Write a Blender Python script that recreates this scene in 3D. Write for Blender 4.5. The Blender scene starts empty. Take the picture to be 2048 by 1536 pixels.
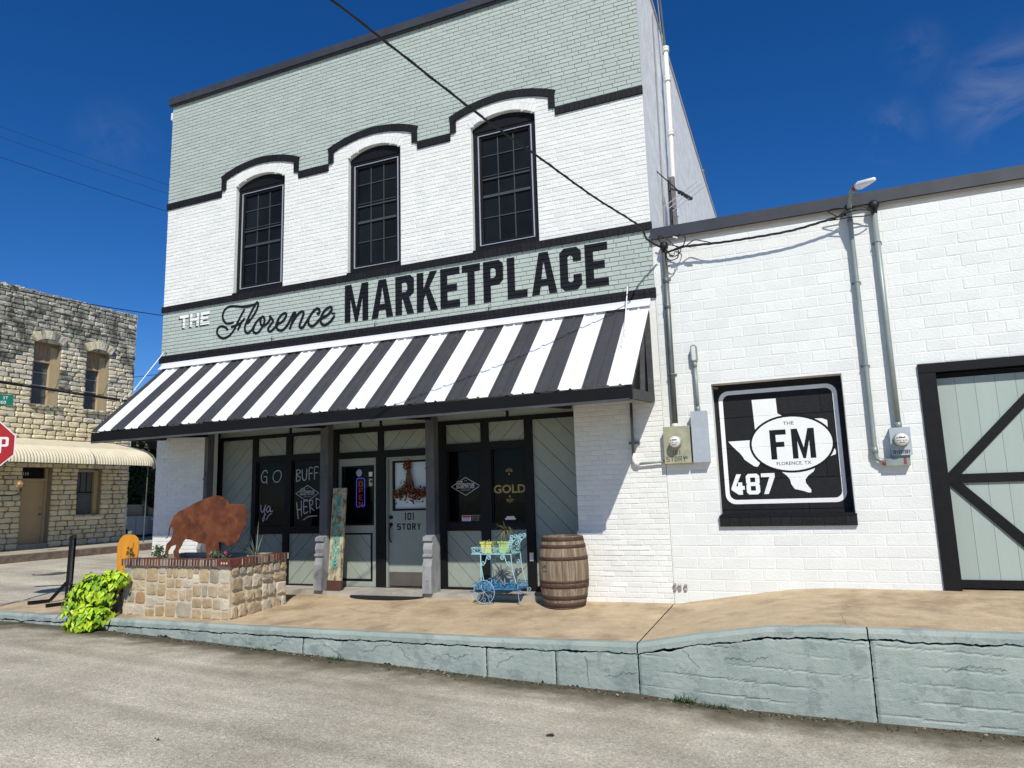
import bpy, math, random
from math import sin, cos, pi, radians, sqrt, atan2, hypot
from mathutils import Vector, Matrix, noise
from mathutils.geometry import tessellate_polygon
random.seed(11)
SC = bpy.context.scene
COL = SC.collection

# ------------------------------------------------------------------ camera
cam_d = bpy.data.cameras.new('camera'); cam = bpy.data.objects.new('camera', cam_d); COL.objects.link(cam)
cam_d.sensor_width = 36.0; cam_d.lens = 36.0 * 1405 / 2048; cam_d.clip_start = .05; cam_d.clip_end = 1500
Fv = Vector((-.3792, .9121, .1557)).normalized()
Rv = Vector((.9210, .3882, -.0300)); Rv = (Rv - Rv.dot(Fv) * Fv).normalized()
Uv = Rv.cross(Fv)
cam.matrix_world = Matrix(((Rv.x, Uv.x, -Fv.x, 0), (Rv.y, Uv.y, -Fv.y, -9.4), (Rv.z, Uv.z, -Fv.z, 1.6), (0, 0, 0, 1)))
SC.camera = cam
CAMP = Vector((0, -9.4, 1.6))
# ------------------------------------------------------------------ world, sun, exposure
SUN = Vector((.84, -1.5, 1.66)).normalized()
W = bpy.data.worlds.new('World'); SC.world = W; W.use_nodes = True
nt = W.node_tree; nt.nodes.clear()
sky = nt.nodes.new('ShaderNodeTexSky'); sky.sky_type = 'NISHITA'; sky.sun_disc = False
sky.sun_elevation = math.asin(SUN.z); sky.sun_rotation = atan2(SUN.x, SUN.y)
sky.air_density = 1.0; sky.dust_density = 0.; sky.ozone_density = 6.0; sky.altitude = 1500
# the deep polarised blue of the photograph's sky: the whole sky is a little more saturated
hs = nt.nodes.new('ShaderNodeHueSaturation'); hs.inputs['Saturation'].default_value = 1.26; hs.inputs['Value'].default_value = 1.07; hs.inputs['Hue'].default_value = .509
nt.links.new(sky.outputs[0], hs.inputs['Color'])
# thin wisps of cloud, fixed in the sky's own directions
tc = nt.nodes.new('ShaderNodeTexCoord')
mp = nt.nodes.new('ShaderNodeMapping'); mp.inputs['Scale'].default_value = (5, 5, 7)
n1 = nt.nodes.new('ShaderNodeTexNoise'); n1.inputs['Scale'].default_value = 2.6; n1.inputs['Detail'].default_value = 9; n1.inputs['Roughness'].default_value = .62
n1.inputs['Distortion'].default_value = .6
r1 = nt.nodes.new('ShaderNodeValToRGB'); r1.color_ramp.elements[0].position = .40; r1.color_ramp.elements[1].position = .80
mm = nt.nodes.new('ShaderNodeMath'); mm.operation = 'MULTIPLY'; m3 = nt.nodes.new('ShaderNodeMath'); m3.operation = 'MULTIPLY'; m3.inputs[1].default_value = .22
mx = nt.nodes.new('ShaderNodeMixRGB'); mx.inputs['Color2'].default_value = (7.6, 7.6, 7.4, 1)
L = nt.links.new
L(tc.outputs['Generated'], mp.inputs[0]); L(mp.outputs[0], n1.inputs[0]); 
L(n1.outputs[0], r1.inputs[0]); L(r1.outputs[0], mm.inputs[0])
acc = None   # a few separate small clouds, each round its own direction in the sky
for cx, cy, cz, rad, amp in ((.235, .875, .425, .085, 1.), (.125, .90, .415, .05, .55), (.30, .86, .40, .07, .7), (-.72, .54, .43, .06, .35), (.155, .86, .485, .045, .4), (.6, .7, .35, .16, .8), (-.2, -.8, .5, .25, .8), (.7, -.3, .45, .2, .7)):
    vd = nt.nodes.new('ShaderNodeVectorMath'); vd.operation = 'DISTANCE'; nv = nt.nodes.new('ShaderNodeVectorMath'); nv.operation = 'NORMALIZE'; L(tc.outputs['Generated'], nv.inputs[0]); L(nv.outputs[0], vd.inputs[0])
    q_ = sqrt(cx * cx + cy * cy + cz * cz); vd.inputs[1].default_value = (cx / q_, cy / q_, cz / q_); mr_ = nt.nodes.new('ShaderNodeMapRange'); mr_.interpolation_type = 'SMOOTHSTEP'
    mr_.inputs['From Min'].default_value = rad; mr_.inputs['From Max'].default_value = 0; mr_.inputs['To Max'].default_value = amp; L(vd.outputs['Value'], mr_.inputs[0])
    if acc is None: acc = mr_.outputs[0]
    else: a_ = nt.nodes.new('ShaderNodeMath'); a_.operation = 'MAXIMUM'; L(acc, a_.inputs[0]); L(mr_.outputs[0], a_.inputs[1]); acc = a_.outputs[0]
L(acc, mm.inputs[1])
L(mm.outputs[0], m3.inputs[0]); L(m3.outputs[0], mx.inputs['Fac']); L(hs.outputs[0], mx.inputs['Color1'])
bg = nt.nodes.new('ShaderNodeBackground'); bg.inputs['Strength'].default_value = .10
wo = nt.nodes.new('ShaderNodeOutputWorld'); L(mx.outputs[0], bg.inputs[0]); L(bg.outputs[0], wo.inputs[0])
sd = bpy.data.lights.new('sun', 'SUN'); sd.energy = 4.35; sd.angle = radians(.53); sd.color = (1, .95, .86)
so = bpy.data.objects.new('sun', sd); COL.objects.link(so); so.rotation_euler = (-SUN).to_track_quat('-Z', 'Y').to_euler()
so.location = (8, -20, 20)
SC.view_settings.view_transform = 'Standard'; SC.view_settings.look = 'None'
SC.view_settings.exposure = 0.0; SC.view_settings.gamma = 1.0; SC.view_settings.use_curve_mapping = False

# ------------------------------------------------------------------ materials
MATS = {}
def mat(name, col, rough=.75, col2=None, fac=(.42, .62), scale=6., var=.10, bump=0., bscale=60., metal=0., spec=.4, stretch=None, fine=0., dirt=None, emis=None, coord='pos'):
    if name in MATS: return MATS[name]
    m = bpy.data.materials.new(name); m.use_nodes = True; t = m.node_tree; N = t.nodes; K = t.links.new
    b = N['Principled BSDF']; b.inputs['Roughness'].default_value = rough; b.inputs['Metallic'].default_value = metal
    b.inputs['Specular IOR Level'].default_value = spec
    g = N.new('ShaderNodeNewGeometry'); oi = N.new('ShaderNodeObjectInfo')
    src = g.outputs['Position']
    if coord == 'obj':
        q = N.new('ShaderNodeTexCoord'); src = q.outputs['Object']
    if stretch:
        mp = N.new('ShaderNodeMapping'); mp.inputs['Scale'].default_value = stretch; K(src, mp.inputs[0]); src = mp.outputs[0]
    no = N.new('ShaderNodeTexNoise'); no.inputs['Scale'].default_value = scale; no.inputs['Detail'].default_value = 6; no.inputs['Roughness'].default_value = .62
    K(src, no.inputs['Vector'])
    rp = N.new('ShaderNodeValToRGB'); rp.color_ramp.elements[0].position = fac[0]; rp.color_ramp.elements[1].position = fac[1]
    c2 = col2 if col2 else tuple(c * (1 - var) for c in col)
    rp.color_ramp.elements[0].color = (*c2, 1); rp.color_ramp.elements[1].color = (*col, 1)
    K(no.outputs[0], rp.inputs[0]); out = rp.outputs[0]
    # each piece a little different from the next
    ad = N.new('ShaderNodeMath'); ad.operation = 'ADD'; K(oi.outputs['Random'], ad.inputs[0]); K(g.outputs['Random Per Island'], ad.inputs[1])
    fr = N.new('ShaderNodeMath'); fr.operation = 'FRACT'; K(ad.outputs[0], fr.inputs[0])
    mr = N.new('ShaderNodeMapRange'); mr.inputs['To Min'].default_value = 1 - var; mr.inputs['To Max'].default_value = 1 + var * .6; K(fr.outputs[0], mr.inputs[0])
    vm = N.new('ShaderNodeVectorMath'); vm.operation = 'SCALE'; K(out, vm.inputs[0]); K(mr.outputs[0], vm.inputs['Scale']); out = vm.outputs[0]
    if fine:
        nf = N.new('ShaderNodeTexNoise'); nf.inputs['Scale'].default_value = 170; nf.inputs['Detail'].default_value = 3; K(src, nf.inputs['Vector'])
        mf = N.new('ShaderNodeMapRange'); mf.inputs['From Min'].default_value = .3; mf.inputs['From Max'].default_value = .7
        mf.inputs['To Min'].default_value = 1 - fine; mf.inputs['To Max'].default_value = 1 + fine; K(nf.outputs[0], mf.inputs[0])
        v2 = N.new('ShaderNodeVectorMath'); v2.operation = 'SCALE'; K(out, v2.inputs[0]); K(mf.outputs[0], v2.inputs['Scale']); out = v2.outputs[0]
    if dirt:   # (colour, scale, lo, hi, amount)
        nd = N.new('ShaderNodeTexNoise'); nd.inputs['Scale'].default_value = dirt[1]; nd.inputs['Detail'].default_value = 8; nd.inputs['Roughness'].default_value = .7
        K(src, nd.inputs['Vector']); rd = N.new('ShaderNodeMapRange'); rd.inputs['From Min'].default_value = dirt[2]; rd.inputs['From Max'].default_value = dirt[3]
        rd.inputs['To Max'].default_value = dirt[4]; K(nd.outputs[0], rd.inputs[0])
        md = N.new('ShaderNodeMixRGB'); md.inputs['Color2'].default_value = (*dirt[0], 1); K(rd.outputs[0], md.inputs['Fac']); K(out, md.inputs['Color1']); out = md.outputs[0]
    K(out, b.inputs['Base Color'])
    if bump:
        nb = N.new('ShaderNodeTexNoise'); nb.inputs['Scale'].default_value = bscale; nb.inputs['Detail'].default_value = 5; K(src, nb.inputs['Vector'])
        bu = N.new('ShaderNodeBump'); bu.inputs['Strength'].default_value = bump; bu.inputs['Distance'].default_value = .01; K(nb.outputs[0], bu.inputs['Height']); K(bu.outputs[0], b.inputs['Normal'])
    if emis:
        b.inputs['Emission Color'].default_value = (*emis[0], 1); b.inputs['Emission Strength'].default_value = emis[1]
    MATS[name] = m; m['b'] = 1
    return m

def glass_mat(name, tint=(.9, .93, .92), refl=.07):
    m = bpy.data.materials.new(name); m.use_nodes = True; t = m.node_tree; t.nodes.clear()
    o = t.nodes.new('ShaderNodeOutputMaterial'); mi = t.nodes.new('ShaderNodeMixShader'); tr = t.nodes.new('ShaderNodeBsdfTransparent'); gl = t.nodes.new('ShaderNodeBsdfGlossy')
    tr.inputs[0].default_value = (*tint, 1); gl.inputs['Roughness'].default_value = .02
    fr = t.nodes.new('ShaderNodeFresnel'); fr.inputs['IOR'].default_value = 1.24
    no = t.nodes.new('ShaderNodeTexNoise'); no.inputs['Scale'].default_value = 1.6; bu = t.nodes.new('ShaderNodeBump'); bu.inputs['Strength'].default_value = .12; bu.inputs['Distance'].default_value = .02
    g = t.nodes.new('ShaderNodeNewGeometry'); t.links.new(g.outputs['Position'], no.inputs[0]); t.links.new(no.outputs[0], bu.inputs['Height']); t.links.new(bu.outputs[0], gl.inputs['Normal'])
    t.links.new(fr.outputs[0], mi.inputs[0]); t.links.new(tr.outputs[0], mi.inputs[1]); t.links.new(gl.outputs[0], mi.inputs[2]); t.links.new(mi.outputs[0], o.inputs[0])
    return m

SAGE = (.44, .505, .458); WHITE = (.80, .81, .77); BLACK = (.013, .013, .015)
M_white = mat('white_brick_paint', WHITE, .62, var=.05, scale=3, bump=.35, bscale=70, dirt=((.52, .52, .47), 2.2, .58, .85, .35))
M_sage = mat('sage_brick_paint', SAGE, .62, var=.05, scale=2.4, bump=.35, bscale=70, dirt=((.47, .54, .48), 5, .56, .8, .5))
M_black = mat('black_brick_paint', BLACK, .6, spec=.25, var=.25, scale=20, bump=.4, bscale=60)
M_letter = mat('black_letter_paint', (.010, .0115, .016), .6, spec=.2, var=.2, scale=15, bump=.3, bscale=60)
M_blacktrim = mat('black_trim_paint', (.0085, .0085, .009), .55, spec=.22, var=.25, scale=12, bump=.12, bscale=30)
M_cmu = mat('white_block_paint', (.78, .80, .765), .6, var=.045, scale=3, bump=.5, bscale=38, dirt=((.60, .61, .57), 1.6, .6, .85, .3))
M_joint = mat('white_mortar_paint', (.81, .82, .78), .7, var=.04, scale=20, bump=.5, bscale=60)
M_panel = mat('sage_panel_paint', (.315, .355, .305), .6, var=.06, scale=5, bump=.1, bscale=40)
M_door_sage = mat('sage_barn_door_paint', (.375, .445, .402), .6, var=.05, scale=4, stretch=(1, 1, .15), bump=.12, bscale=60)
M_stucco = mat('side_wall_stucco', (.84, .85, .82), .8, col2=(.70, .715, .695), scale=4.5, fac=(.40, .60), var=.0, bump=.5, bscale=14)
M_roofmetal = mat('dark_roof_metal', (.055, .058, .068), .45, var=.2, scale=3, metal=.2)
M_roofflat = mat('roof_membrane', (.32, .31, .29), .9, var=.2, scale=2)
M_pvc = mat('white_plastic_pipe', (.80, .79, .72), .4, var=.06, scale=5)
M_galv = mat('galvanised_steel', (.33, .375, .35), .45, col2=(.22, .26, .245), scale=9, fac=(.3, .7), var=.08, metal=.25, stretch=(1, 1, .25))
M_galvold = mat('weathered_conduit', (.20, .22, .21), .5, col2=(.10, .115, .11), scale=8, fac=(.35, .65), var=.1, metal=.5, stretch=(1, 1, .3))
M_meterolive = mat('olive_meter_box_paint', (.40, .39, .26), .55, col2=(.28, .30, .22), scale=9, fac=(.35, .6), var=.05)
M_boxgrey = mat('grey_enclosure_paint', (.40, .45, .49), .5, var=.08, scale=6, dirt=((.55, .58, .62), 9, .58, .7, .5))
M_dial = mat('meter_dial_face', (.72, .72, .66), .3, var=.04)
M_rub = mat('black_cable_rubber', (.012, .012, .013), .5, var=.2)
M_whitemetal = mat('white_awning_metal', (.82, .83, .84), .38, var=.03, scale=3, dirt=((.55, .53, .48), 26, .66, .78, .5))
M_blackmetal = mat('charcoal_awning_metal', (.060, .060, .066), .42, var=.12, scale=3, dirt=((.12, .12, .12), 7, .55, .8, .5))
M_fascia = mat('dark_fascia_wood', (.0085, .0085, .0095), .65, spec=.2, var=.2, scale=5, stretch=(.3, 1, 1), bump=.2)
M_greywood = mat('dark_grey_beam_wood', (.075, .078, .080), .75, col2=(.045, .047, .05), scale=8, fac=(.35, .65), stretch=(.4, 1, 1), bump=.3)
M_shaft = mat('shaded_shaft_paint', (.135, .14, .145), .7, col2=(.075, .078, .08), scale=5, fac=(.3, .6), var=.05, stretch=(1, 1, .35), bump=.25, bscale=30)  # post paint darkened: the shade under the awning is put into its colour
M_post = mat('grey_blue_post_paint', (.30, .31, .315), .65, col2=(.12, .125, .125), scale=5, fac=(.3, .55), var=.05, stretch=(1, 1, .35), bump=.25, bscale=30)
M_conc = mat('pale_concrete', (.46, .43, .37), .85, col2=(.30, .28, .24), scale=4, fac=(.35, .7), var=.08, bump=.4, fine=.12)
M_rust = mat('rusted_steel', (.175, .060, .026), .8, col2=(.095, .032, .018), scale=4.5, fac=(.38, .62), var=.05, bump=.3, bscale=90, fine=.16, dirt=((.25, .085, .03), 9, .53, .72, .7), spec=.2)
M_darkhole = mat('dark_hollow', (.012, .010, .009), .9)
M_ply = mat('warm_interior_wood', (.16, .06, .03), .7, var=.3, scale=6)
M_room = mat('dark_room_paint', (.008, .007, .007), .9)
M_glass = glass_mat('window_glass', (.62, .64, .62))
M_upglass = mat('dark_window_pane', (.0125, .0145, .016), .3, var=.25, scale=2, spec=.12)
M_roomdark = mat('unlit_room_dark', (.016, .018, .020), .7, var=.2, scale=3)
M_alu = mat('aluminium_strip', (.62, .62, .64), .35, var=.05, metal=.5)
M_muntin = mat('grey_muntin', (.055, .062, .062), .5, var=.1)
M_whitepaint = mat('white_sign_paint', (.82, .84, .82), .6, var=.03, scale=10, bump=.15)
M_chalk = mat('white_chalk_marker', (.62, .62, .60), .8, var=.2, scale=60)
M_gold = mat('gold_leaf_lettering', (.42, .29, .09), .45, var=.2, scale=20)
M_soil = mat('dark_potting_soil', (.035, .024, .016), .95, var=.4, scale=30, bump=.8)
M_stop = mat('red_sign_sheeting', (.42, .018, .016), .4, var=.08)
M_signgreen = mat('green_sign_sheeting', (.0, .15, .09), .4, var=.08)
M_signwhite = mat('white_sign_sheeting', (.78, .76, .76), .4, var=.03)

# ------------------------------------------------------------------ mesh builder
class MB:
    def __init__(s): s.v = []; s.f = []; s.m = []
    def add(s, vs, fs, mi=0):
        o = len(s.v); s.v += [tuple(v) for v in vs]; s.f += [tuple(i + o for i in f) for f in fs]; s.m += [mi] * len(fs)
    def box(s, x0, x1, y0, y1, z0, z1, mi=0, skip=''):
        vs = [(x0, y0, z0), (x1, y0, z0), (x1, y1, z0), (x0, y1, z0), (x0, y0, z1), (x1, y0, z1), (x1, y1, z1), (x0, y1, z1)]
        fs = {'b': (0, 3, 2, 1), 't': (4, 5, 6, 7), 'f': (0, 1, 5, 4), 'k': (2, 3, 7, 6), 'l': (3, 0, 4, 7), 'r': (1, 2, 6, 5)}
        s.add(vs, [f for k, f in fs.items() if k not in skip], mi)
    def obox(s, c, ax, ay, az, mi=0):   # oriented box, half-axis vectors
        c = Vector(c); ax = Vector(ax); ay = Vector(ay); az = Vector(az)
        vs = [c + a * ax + b * ay + d * az for d in (-1, 1) for a, b in ((-1, -1), (1, -1), (1, 1), (-1, 1))]
        s.add(vs, [(0, 3, 2, 1), (4, 5, 6, 7), (0, 1, 5, 4), (1, 2, 6, 5), (2, 3, 7, 6), (3, 0, 4, 7)], mi)
    def bar(s, a, b, w, h, up=(0, 0, 1), mi=0):
        a = Vector(a); b = Vector(b); d = (b - a); l = d.length; d.normalize(); u = Vector(up); x = d.cross(u)
        if x.length < 1e-4: x = d.cross(Vector((1, 0, 0)))
        x.normalize(); u = x.cross(d)
        s.obox((a + b) / 2, d * l / 2, x * w / 2, u * h / 2, mi)
    def tube(s, pts, r, n=8, mi=0, cap=True, rf=None):
        pts = [Vector(p) for p in pts]; k = len(pts); o = len(s.v); prev = None
        for i, p in enumerate(pts):
            d = (pts[min(i + 1, k - 1)] - pts[max(i - 1, 0)])
            d.normalize()
            x = d.cross(Vector((0, 0, 1))) if prev is None else prev - prev.dot(d) * d
            if x.length < 1e-4: x = d.cross(Vector((0, 1, 0)))
            x.normalize(); prev = x; y = d.cross(x); rr = rf(i / (k - 1)) * r if rf else r
            s.v += [tuple(p + rr * (cos(2 * pi * j / n) * x + sin(2 * pi * j / n) * y)) for j in range(n)]
        for i in range(k - 1):
            for j in range(n):
                a = o + i * n + j; b = o + i * n + (j + 1) % n
                s.f.append((a, a + n, b + n, b)); s.m.append(mi)
        if cap:
            s.f.append(tuple(o + j for j in range(n))); s.m.append(mi)
            s.f.append(tuple(o + (k - 1) * n + j for j in reversed(range(n)))); s.m.append(mi)
    def lathe(s, prof, c, n=24, mi=0, ax='z'):
        o = len(s.v); c = Vector(c)
        for r, z in prof:
            for j in range(n):
                a = 2 * pi * j / n
                p = (r * cos(a), r * sin(a), z) if ax == 'z' else (r * cos(a), z, r * sin(a)) if ax == 'y' else (z, r * cos(a), r * sin(a))
                s.v.append(tuple(c + Vector(p)))
        for i in range(len(prof) - 1):
            for j in range(n):
                a = o + i * n + j; b = o + i * n + (j + 1) % n
                s.f.append((a, b, b + n, a + n)); s.m.append(mi)
        s.f.append(tuple(o + j for j in reversed(range(n)))); s.m.append(mi)
        s.f.append(tuple(o + (len(prof) - 1) * n + j for j in range(n))); s.m.append(mi)
    def prism(s, polys, y0, y1, mi=0, M=None):   # polys: [outer, hole...] of (x,z); front at y0, back at y1
        tri = tessellate_polygon([[Vector((p[0], p[1], 0)) for p in P] for P in polys]); flat = [p for P in polys for p in P]; n = len(flat)
        vs = [(p[0], y0, p[1]) for p in flat] + [(p[0], y1, p[1]) for p in flat]; fs = []
        for t in tri:
            a, b, c = [flat[i] for i in t]
            if (b[0] - a[0]) * (c[1] - a[1]) - (b[1] - a[1]) * (c[0] - a[0]) < 0: t = (t[0], t[2], t[1])
            fs.append(tuple(t)); fs.append(tuple(n + i for i in reversed(t)))
        o = 0
        for P in polys:
            ar = sum(P[i][0] * P[(i + 1) % len(P)][1] - P[(i + 1) % len(P)][0] * P[i][1] for i in range(len(P)))
            outer = (P is polys[0]); ccw = ar > 0
            for i in range(len(P)):
                a = o + i; b = o + (i + 1) % len(P)
                if ccw == outer: fs.append((b, a, a + n, b + n))
                else: fs.append((a, b, b + n, a + n))
            o += len(P)
        if M is not None: vs = [tuple(M @ Vector(v)) for v in vs]
        s.add(vs, fs, mi)
    def flat(s, polys, y, mi=0):
        tri = tessellate_polygon([[Vector((p[0], p[1], 0)) for p in P] for P in polys]); fl = [p for P in polys for p in P]; fs = []
        for t in tri:
            a, b, c = [fl[i] for i in t]
            if (b[0] - a[0]) * (c[1] - a[1]) - (b[1] - a[1]) * (c[0] - a[0]) < 0: t = (t[0], t[2], t[1])
            fs.append(tuple(t))
        s.add([(p[0], y, p[1]) for p in fl], fs, mi)
    def ribbon(s, pts, w, y, mi=0, drift=.0006, smooth=True):
        if smooth and len(pts) > 2: pts = catmull(pts, 5)
        n = len(pts); vs = []
        for i, p in enumerate(pts):
            a = pts[max(i - 1, 0)]; b = pts[min(i + 1, n - 1)]; dx, dz = b[0] - a[0], b[1] - a[1]; l = hypot(dx, dz) or 1
            nx, nz = -dz / l * w / 2, dx / l * w / 2; yy = y - drift * i / n
            vs += [(p[0] + nx, yy, p[1] + nz), (p[0] - nx, yy, p[1] - nz)]
        fs = [(2 * i, 2 * i + 1, 2 * i + 3, 2 * i + 2) for i in range(n - 1)]
        s.add(vs, fs, mi)
        for e, q in ((0, 1), (n - 1, n - 2)):   # round ends
            p = pts[e]; d = atan2(p[1] - pts[q][1], p[0] - pts[q][0]); yy = y - drift * e / n
            ring = [(p[0] + w / 2 * cos(d + t), yy, p[1] + w / 2 * sin(d + t)) for t in (-pi / 2, -pi / 4, 0, pi / 4, pi / 2)]
            s.add(ring, [(0, 1, 2, 3, 4)], mi)
    def mesh(s, name, mats, smooth=False):
        me = bpy.data.meshes.new(name); me.from_pydata(s.v, [], s.f)
        for m in (mats if isinstance(mats, (list, tuple)) else [mats]): me.materials.append(m)
        if len(me.materials) > 1: me.polygons.foreach_set('material_index', s.m)
        if smooth: me.polygons.foreach_set('use_smooth', [True] * len(me.polygons))
        me.update(); return me
    def build(s, name, mats, parent=None, smooth=False, **kw):
        return obj(name, s.mesh(name, mats, smooth), parent, **kw)

def catmull(P, k):
    out = []
    for i in range(len(P) - 1):
        p0 = P[max(i - 1, 0)]; p1 = P[i]; p2 = P[i + 1]; p3 = P[min(i + 2, len(P) - 1)]
        for j in range(k):
            t = j / k
            out.append(tuple(.5 * ((2 * p1[c]) + (-p0[c] + p2[c]) * t + (2 * p0[c] - 5 * p1[c] + 4 * p2[c] - p3[c]) * t * t + (-p0[c] + 3 * p1[c] - 3 * p2[c] + p3[c]) * t ** 3) for c in range(len(p1))))
    out.append(tuple(P[-1])); return out

ABS = {}   # world location of every object, so that meshes can be written in world coordinates under a placed root
def tag(o, label=None, cat=None, group=None, kind=None):
    if label: o['label'] = label
    if cat: o['category'] = cat
    if group: o['group'] = group
    if kind: o['kind'] = kind
    return o
def obj(name, me, parent=None, local=False, label=None, cat=None, group=None, kind=None):
    o = bpy.data.objects.new(name, me); COL.objects.link(o)
    if parent is not None:
        o.parent = parent
        if not local: o.location = -ABS.get(parent.name, Vector((0, 0, 0)))
    ABS[o.name] = Vector((0, 0, 0))   # its mesh is in world coordinates
    return tag(o, label, cat, group, kind)
def thing(name, loc, label, cat, group=None, kind=None):
    o = bpy.data.objects.new(name, None); COL.objects.link(o); o.location = loc; o.empty_display_size = .2
    ABS[o.name] = Vector(loc); return tag(o, label, cat, group, kind)
def inst(name, me, parent, loc, scale=(1, 1, 1), rot=None):
    o = bpy.data.objects.new(name, me); COL.objects.link(o); o.parent = parent
    o.location = Vector(loc) - ABS.get(parent.name, Vector((0, 0, 0))); o.scale = scale
    if rot is not None: o.rotation_euler = rot
    return o

# ------------------------------------------------------------------ lettering
def block(ch, w, h, s):
    q = s * .92; m = h * .5; c = s * .55; ci = s * .25
    R = lambda *p: [list(p)]
    if ch == 'E': return [[[(0, 0), (w, 0), (w, q), (s, q), (s, m - q / 2), (w * .86, m - q / 2), (w * .86, m + q / 2), (s, m + q / 2), (s, h - q), (w, h - q), (w, h), (0, h)]]]
    if ch == 'F': return [[[(0, 0), (s, 0), (s, m - q / 2), (w * .86, m - q / 2), (w * .86, m + q / 2), (s, m + q / 2), (s, h - q), (w, h - q), (w, h), (0, h)]]]
    if ch == 'L': return [[[(0, 0), (w, 0), (w, q), (s, q), (s, h), (0, h)]]]
    if ch == 'T': return [[[(w / 2 - s / 2, 0), (w / 2 + s / 2, 0), (w / 2 + s / 2, h - q), (w, h - q), (w, h), (0, h), (0, h - q), (w / 2 - s / 2, h - q)]]]
    if ch == 'H': return [[[(0, 0), (s, 0), (s, m - q / 2), (w - s, m - q / 2), (w - s, 0), (w, 0), (w, h), (w - s, h), (w - s, m + q / 2), (s, m + q / 2), (s, h), (0, h)]]]
    if ch == 'M': return [[[(0, 0), (s * .92, 0), (s * .92, h * .60), (w / 2 - s * .22, 0), (w / 2 + s * .22, 0), (w - s * .92, h * .60), (w - s * .92, 0), (w, 0), (w, h), (w - s * 1.05, h), (w / 2, h * .36), (s * 1.05, h), (0, h)]]]
    if ch == 'N': return [[[(0, 0), (s, 0), (s, h * .62), (w - s, 0), (w, 0), (w, h), (w - s, h), (w - s, h * .38), (s, h), (0, h)]]]
    if ch == 'W': return [[[(w * .18, 0), (w * .18 + s * .9, 0), (w / 2, h * .5), (w * .82 - s * .9, 0), (w * .82, 0), (w, h), (w - s, h), (w * .78, h * .38), (w / 2 + s * .3, h * .85), (w / 2 - s * .3, h * .85), (w * .22, h * .38), (s, h), (0, h)]]]
    if ch == 'A':
        t = lambda z: s + (w / 2 - s) * z / (h * .82)
        return [[[(0, 0), (s, 0), (t(h * .20), h * .20), (w - t(h * .20), h * .20), (w - s, 0), (w, 0), (w / 2 + s * .58, h), (w / 2 - s * .58, h)], [(t(h * .36), h * .36), (w / 2, h * .80), (w - t(h * .36), h * .36)]]]
    if ch == 'K': return [[[(0, 0), (s, 0), (s, h * .30), (s + w * .10, h * .44), (w - s * 1.08, 0), (w, 0), (w * .60, h * .60), (w * .97, h), (w * .97 - s * 1.08, h), (s, h * .58), (s, h), (0, h)]]]
    if ch in 'RPBD':
        if ch == 'D': return [[[(0, 0), (w - c, 0), (w, c), (w, h - c), (w - c, h), (0, h)], [(s, q), (s, h - q), (w - s - ci, h - q), (w - s, h - q - ci), (w - s, q + ci), (w - s - ci, q)]]]
        b = h * .40; hole = [(s, b + q), (s, h - q), (w - s - ci, h - q), (w - s, h - q - ci), (w - s, b + q + ci), (w - s - ci, b + q)]
        if ch == 'P': return [[[(0, 0), (s, 0), (s, b), (w - c, b), (w, b + c), (w, h - c), (w - c, h), (0, h)], hole]]
        if ch == 'R': return [[[(0, 0), (s, 0), (s, b), (w * .40, b), (w - s * 1.05, 0), (w, 0), (w * .74, b + .03 * h), (w, b + c + .03 * h), (w, h - c), (w - c, h), (0, h)], hole]]
        return [[[(0, 0), (w - c, 0), (w, c), (w, b - c * .3), (w * .93, b + q / 2), (w, b + q + c * .3), (w, h - c), (w - c, h), (0, h)], [(s, b + q), (s, h - q), (w - s, h - q), (w - s, b + q)], [(s, q), (s, b), (w - s, b), (w - s, q)]]]
    if ch in 'CGO0':
        outer = [(c, 0), (w - c, 0), (w, c), (w, h - c), (w - c, h), (c, h), (0, h - c), (0, c)]; inn = [(s, q + ci), (s, h - q - ci), (s + ci, h - q), (w - s - ci, h - q), (w - s, h - q - ci), (w - s, q + ci), (w - s - ci, q), (s + ci, q)]
        if ch in 'O0': return [[outer, inn]]
        e = .36 if ch == 'C' else .5
        P = [(c, 0), (w - c, 0), (w, c), (w, h * e)] + ([(w * .5, h * e), (w * .5, h * e - q * .8), (w - s, h * e - q * .8)] if ch == 'G' else [(w - s, h * e)]) + [(w - s, q + ci), (w - s - ci, q), (s + ci, q), (s, q + ci), (s, h - q - ci), (s + ci, h - q), (w - s - ci, h - q), (w - s, h - q - ci), (w - s, h * .66), (w, h * .66), (w, h - c), (w - c, h), (c, h), (0, h - c), (0, c)]
        return [[P]]
    if ch == 'S': return [[[(0, 0), (w, 0), (w, m + q / 2), (s, m + q / 2), (s, h - q), (w, h - q), (w, h), (0, h), (0, m - q / 2), (w - s, m - q / 2), (w - s, q), (0, q)]]]
    if ch == 'U': return [[[(c, 0), (w - c, 0), (w, c), (w, h), (w - s, h), (w - s, q + ci), (w - s - ci, q), (s + ci, q), (s, q + ci), (s, h), (0, h), (0, c)]]]
    if ch == 'Y': return [[[(w / 2 - s / 2, 0), (w / 2 + s / 2, 0), (w / 2 + s / 2, h * .42), (w, h), (w - s, h), (w / 2, h * .58), (s, h), (0, h), (w / 2 - s / 2, h * .42)]]]
    if ch == '1': return [[[(w / 2 - s / 2, 0), (w / 2 + s / 2, 0), (w / 2 + s / 2, h), (w / 2 - s / 2, h), (w / 2 - s, h - q), (w / 2 - s / 2, h - q)]]]
    if ch == '4': return [[[(w * .52, 0), (w * .52 + s, 0), (w * .52 + s, h * .24), (w, h * .24), (w, h * .24 + q), (w * .52 + s, h * .24 + q), (w * .52 + s, h * .60), (w * .52, h * .60), (w * .52, h * .24 + q), (s * 1.15, h * .24 + q), (w * .80, h), (w * .80 - s * 1.15, h), (0, h * .24 + q * .5), (0, h * .24)]]]
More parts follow.
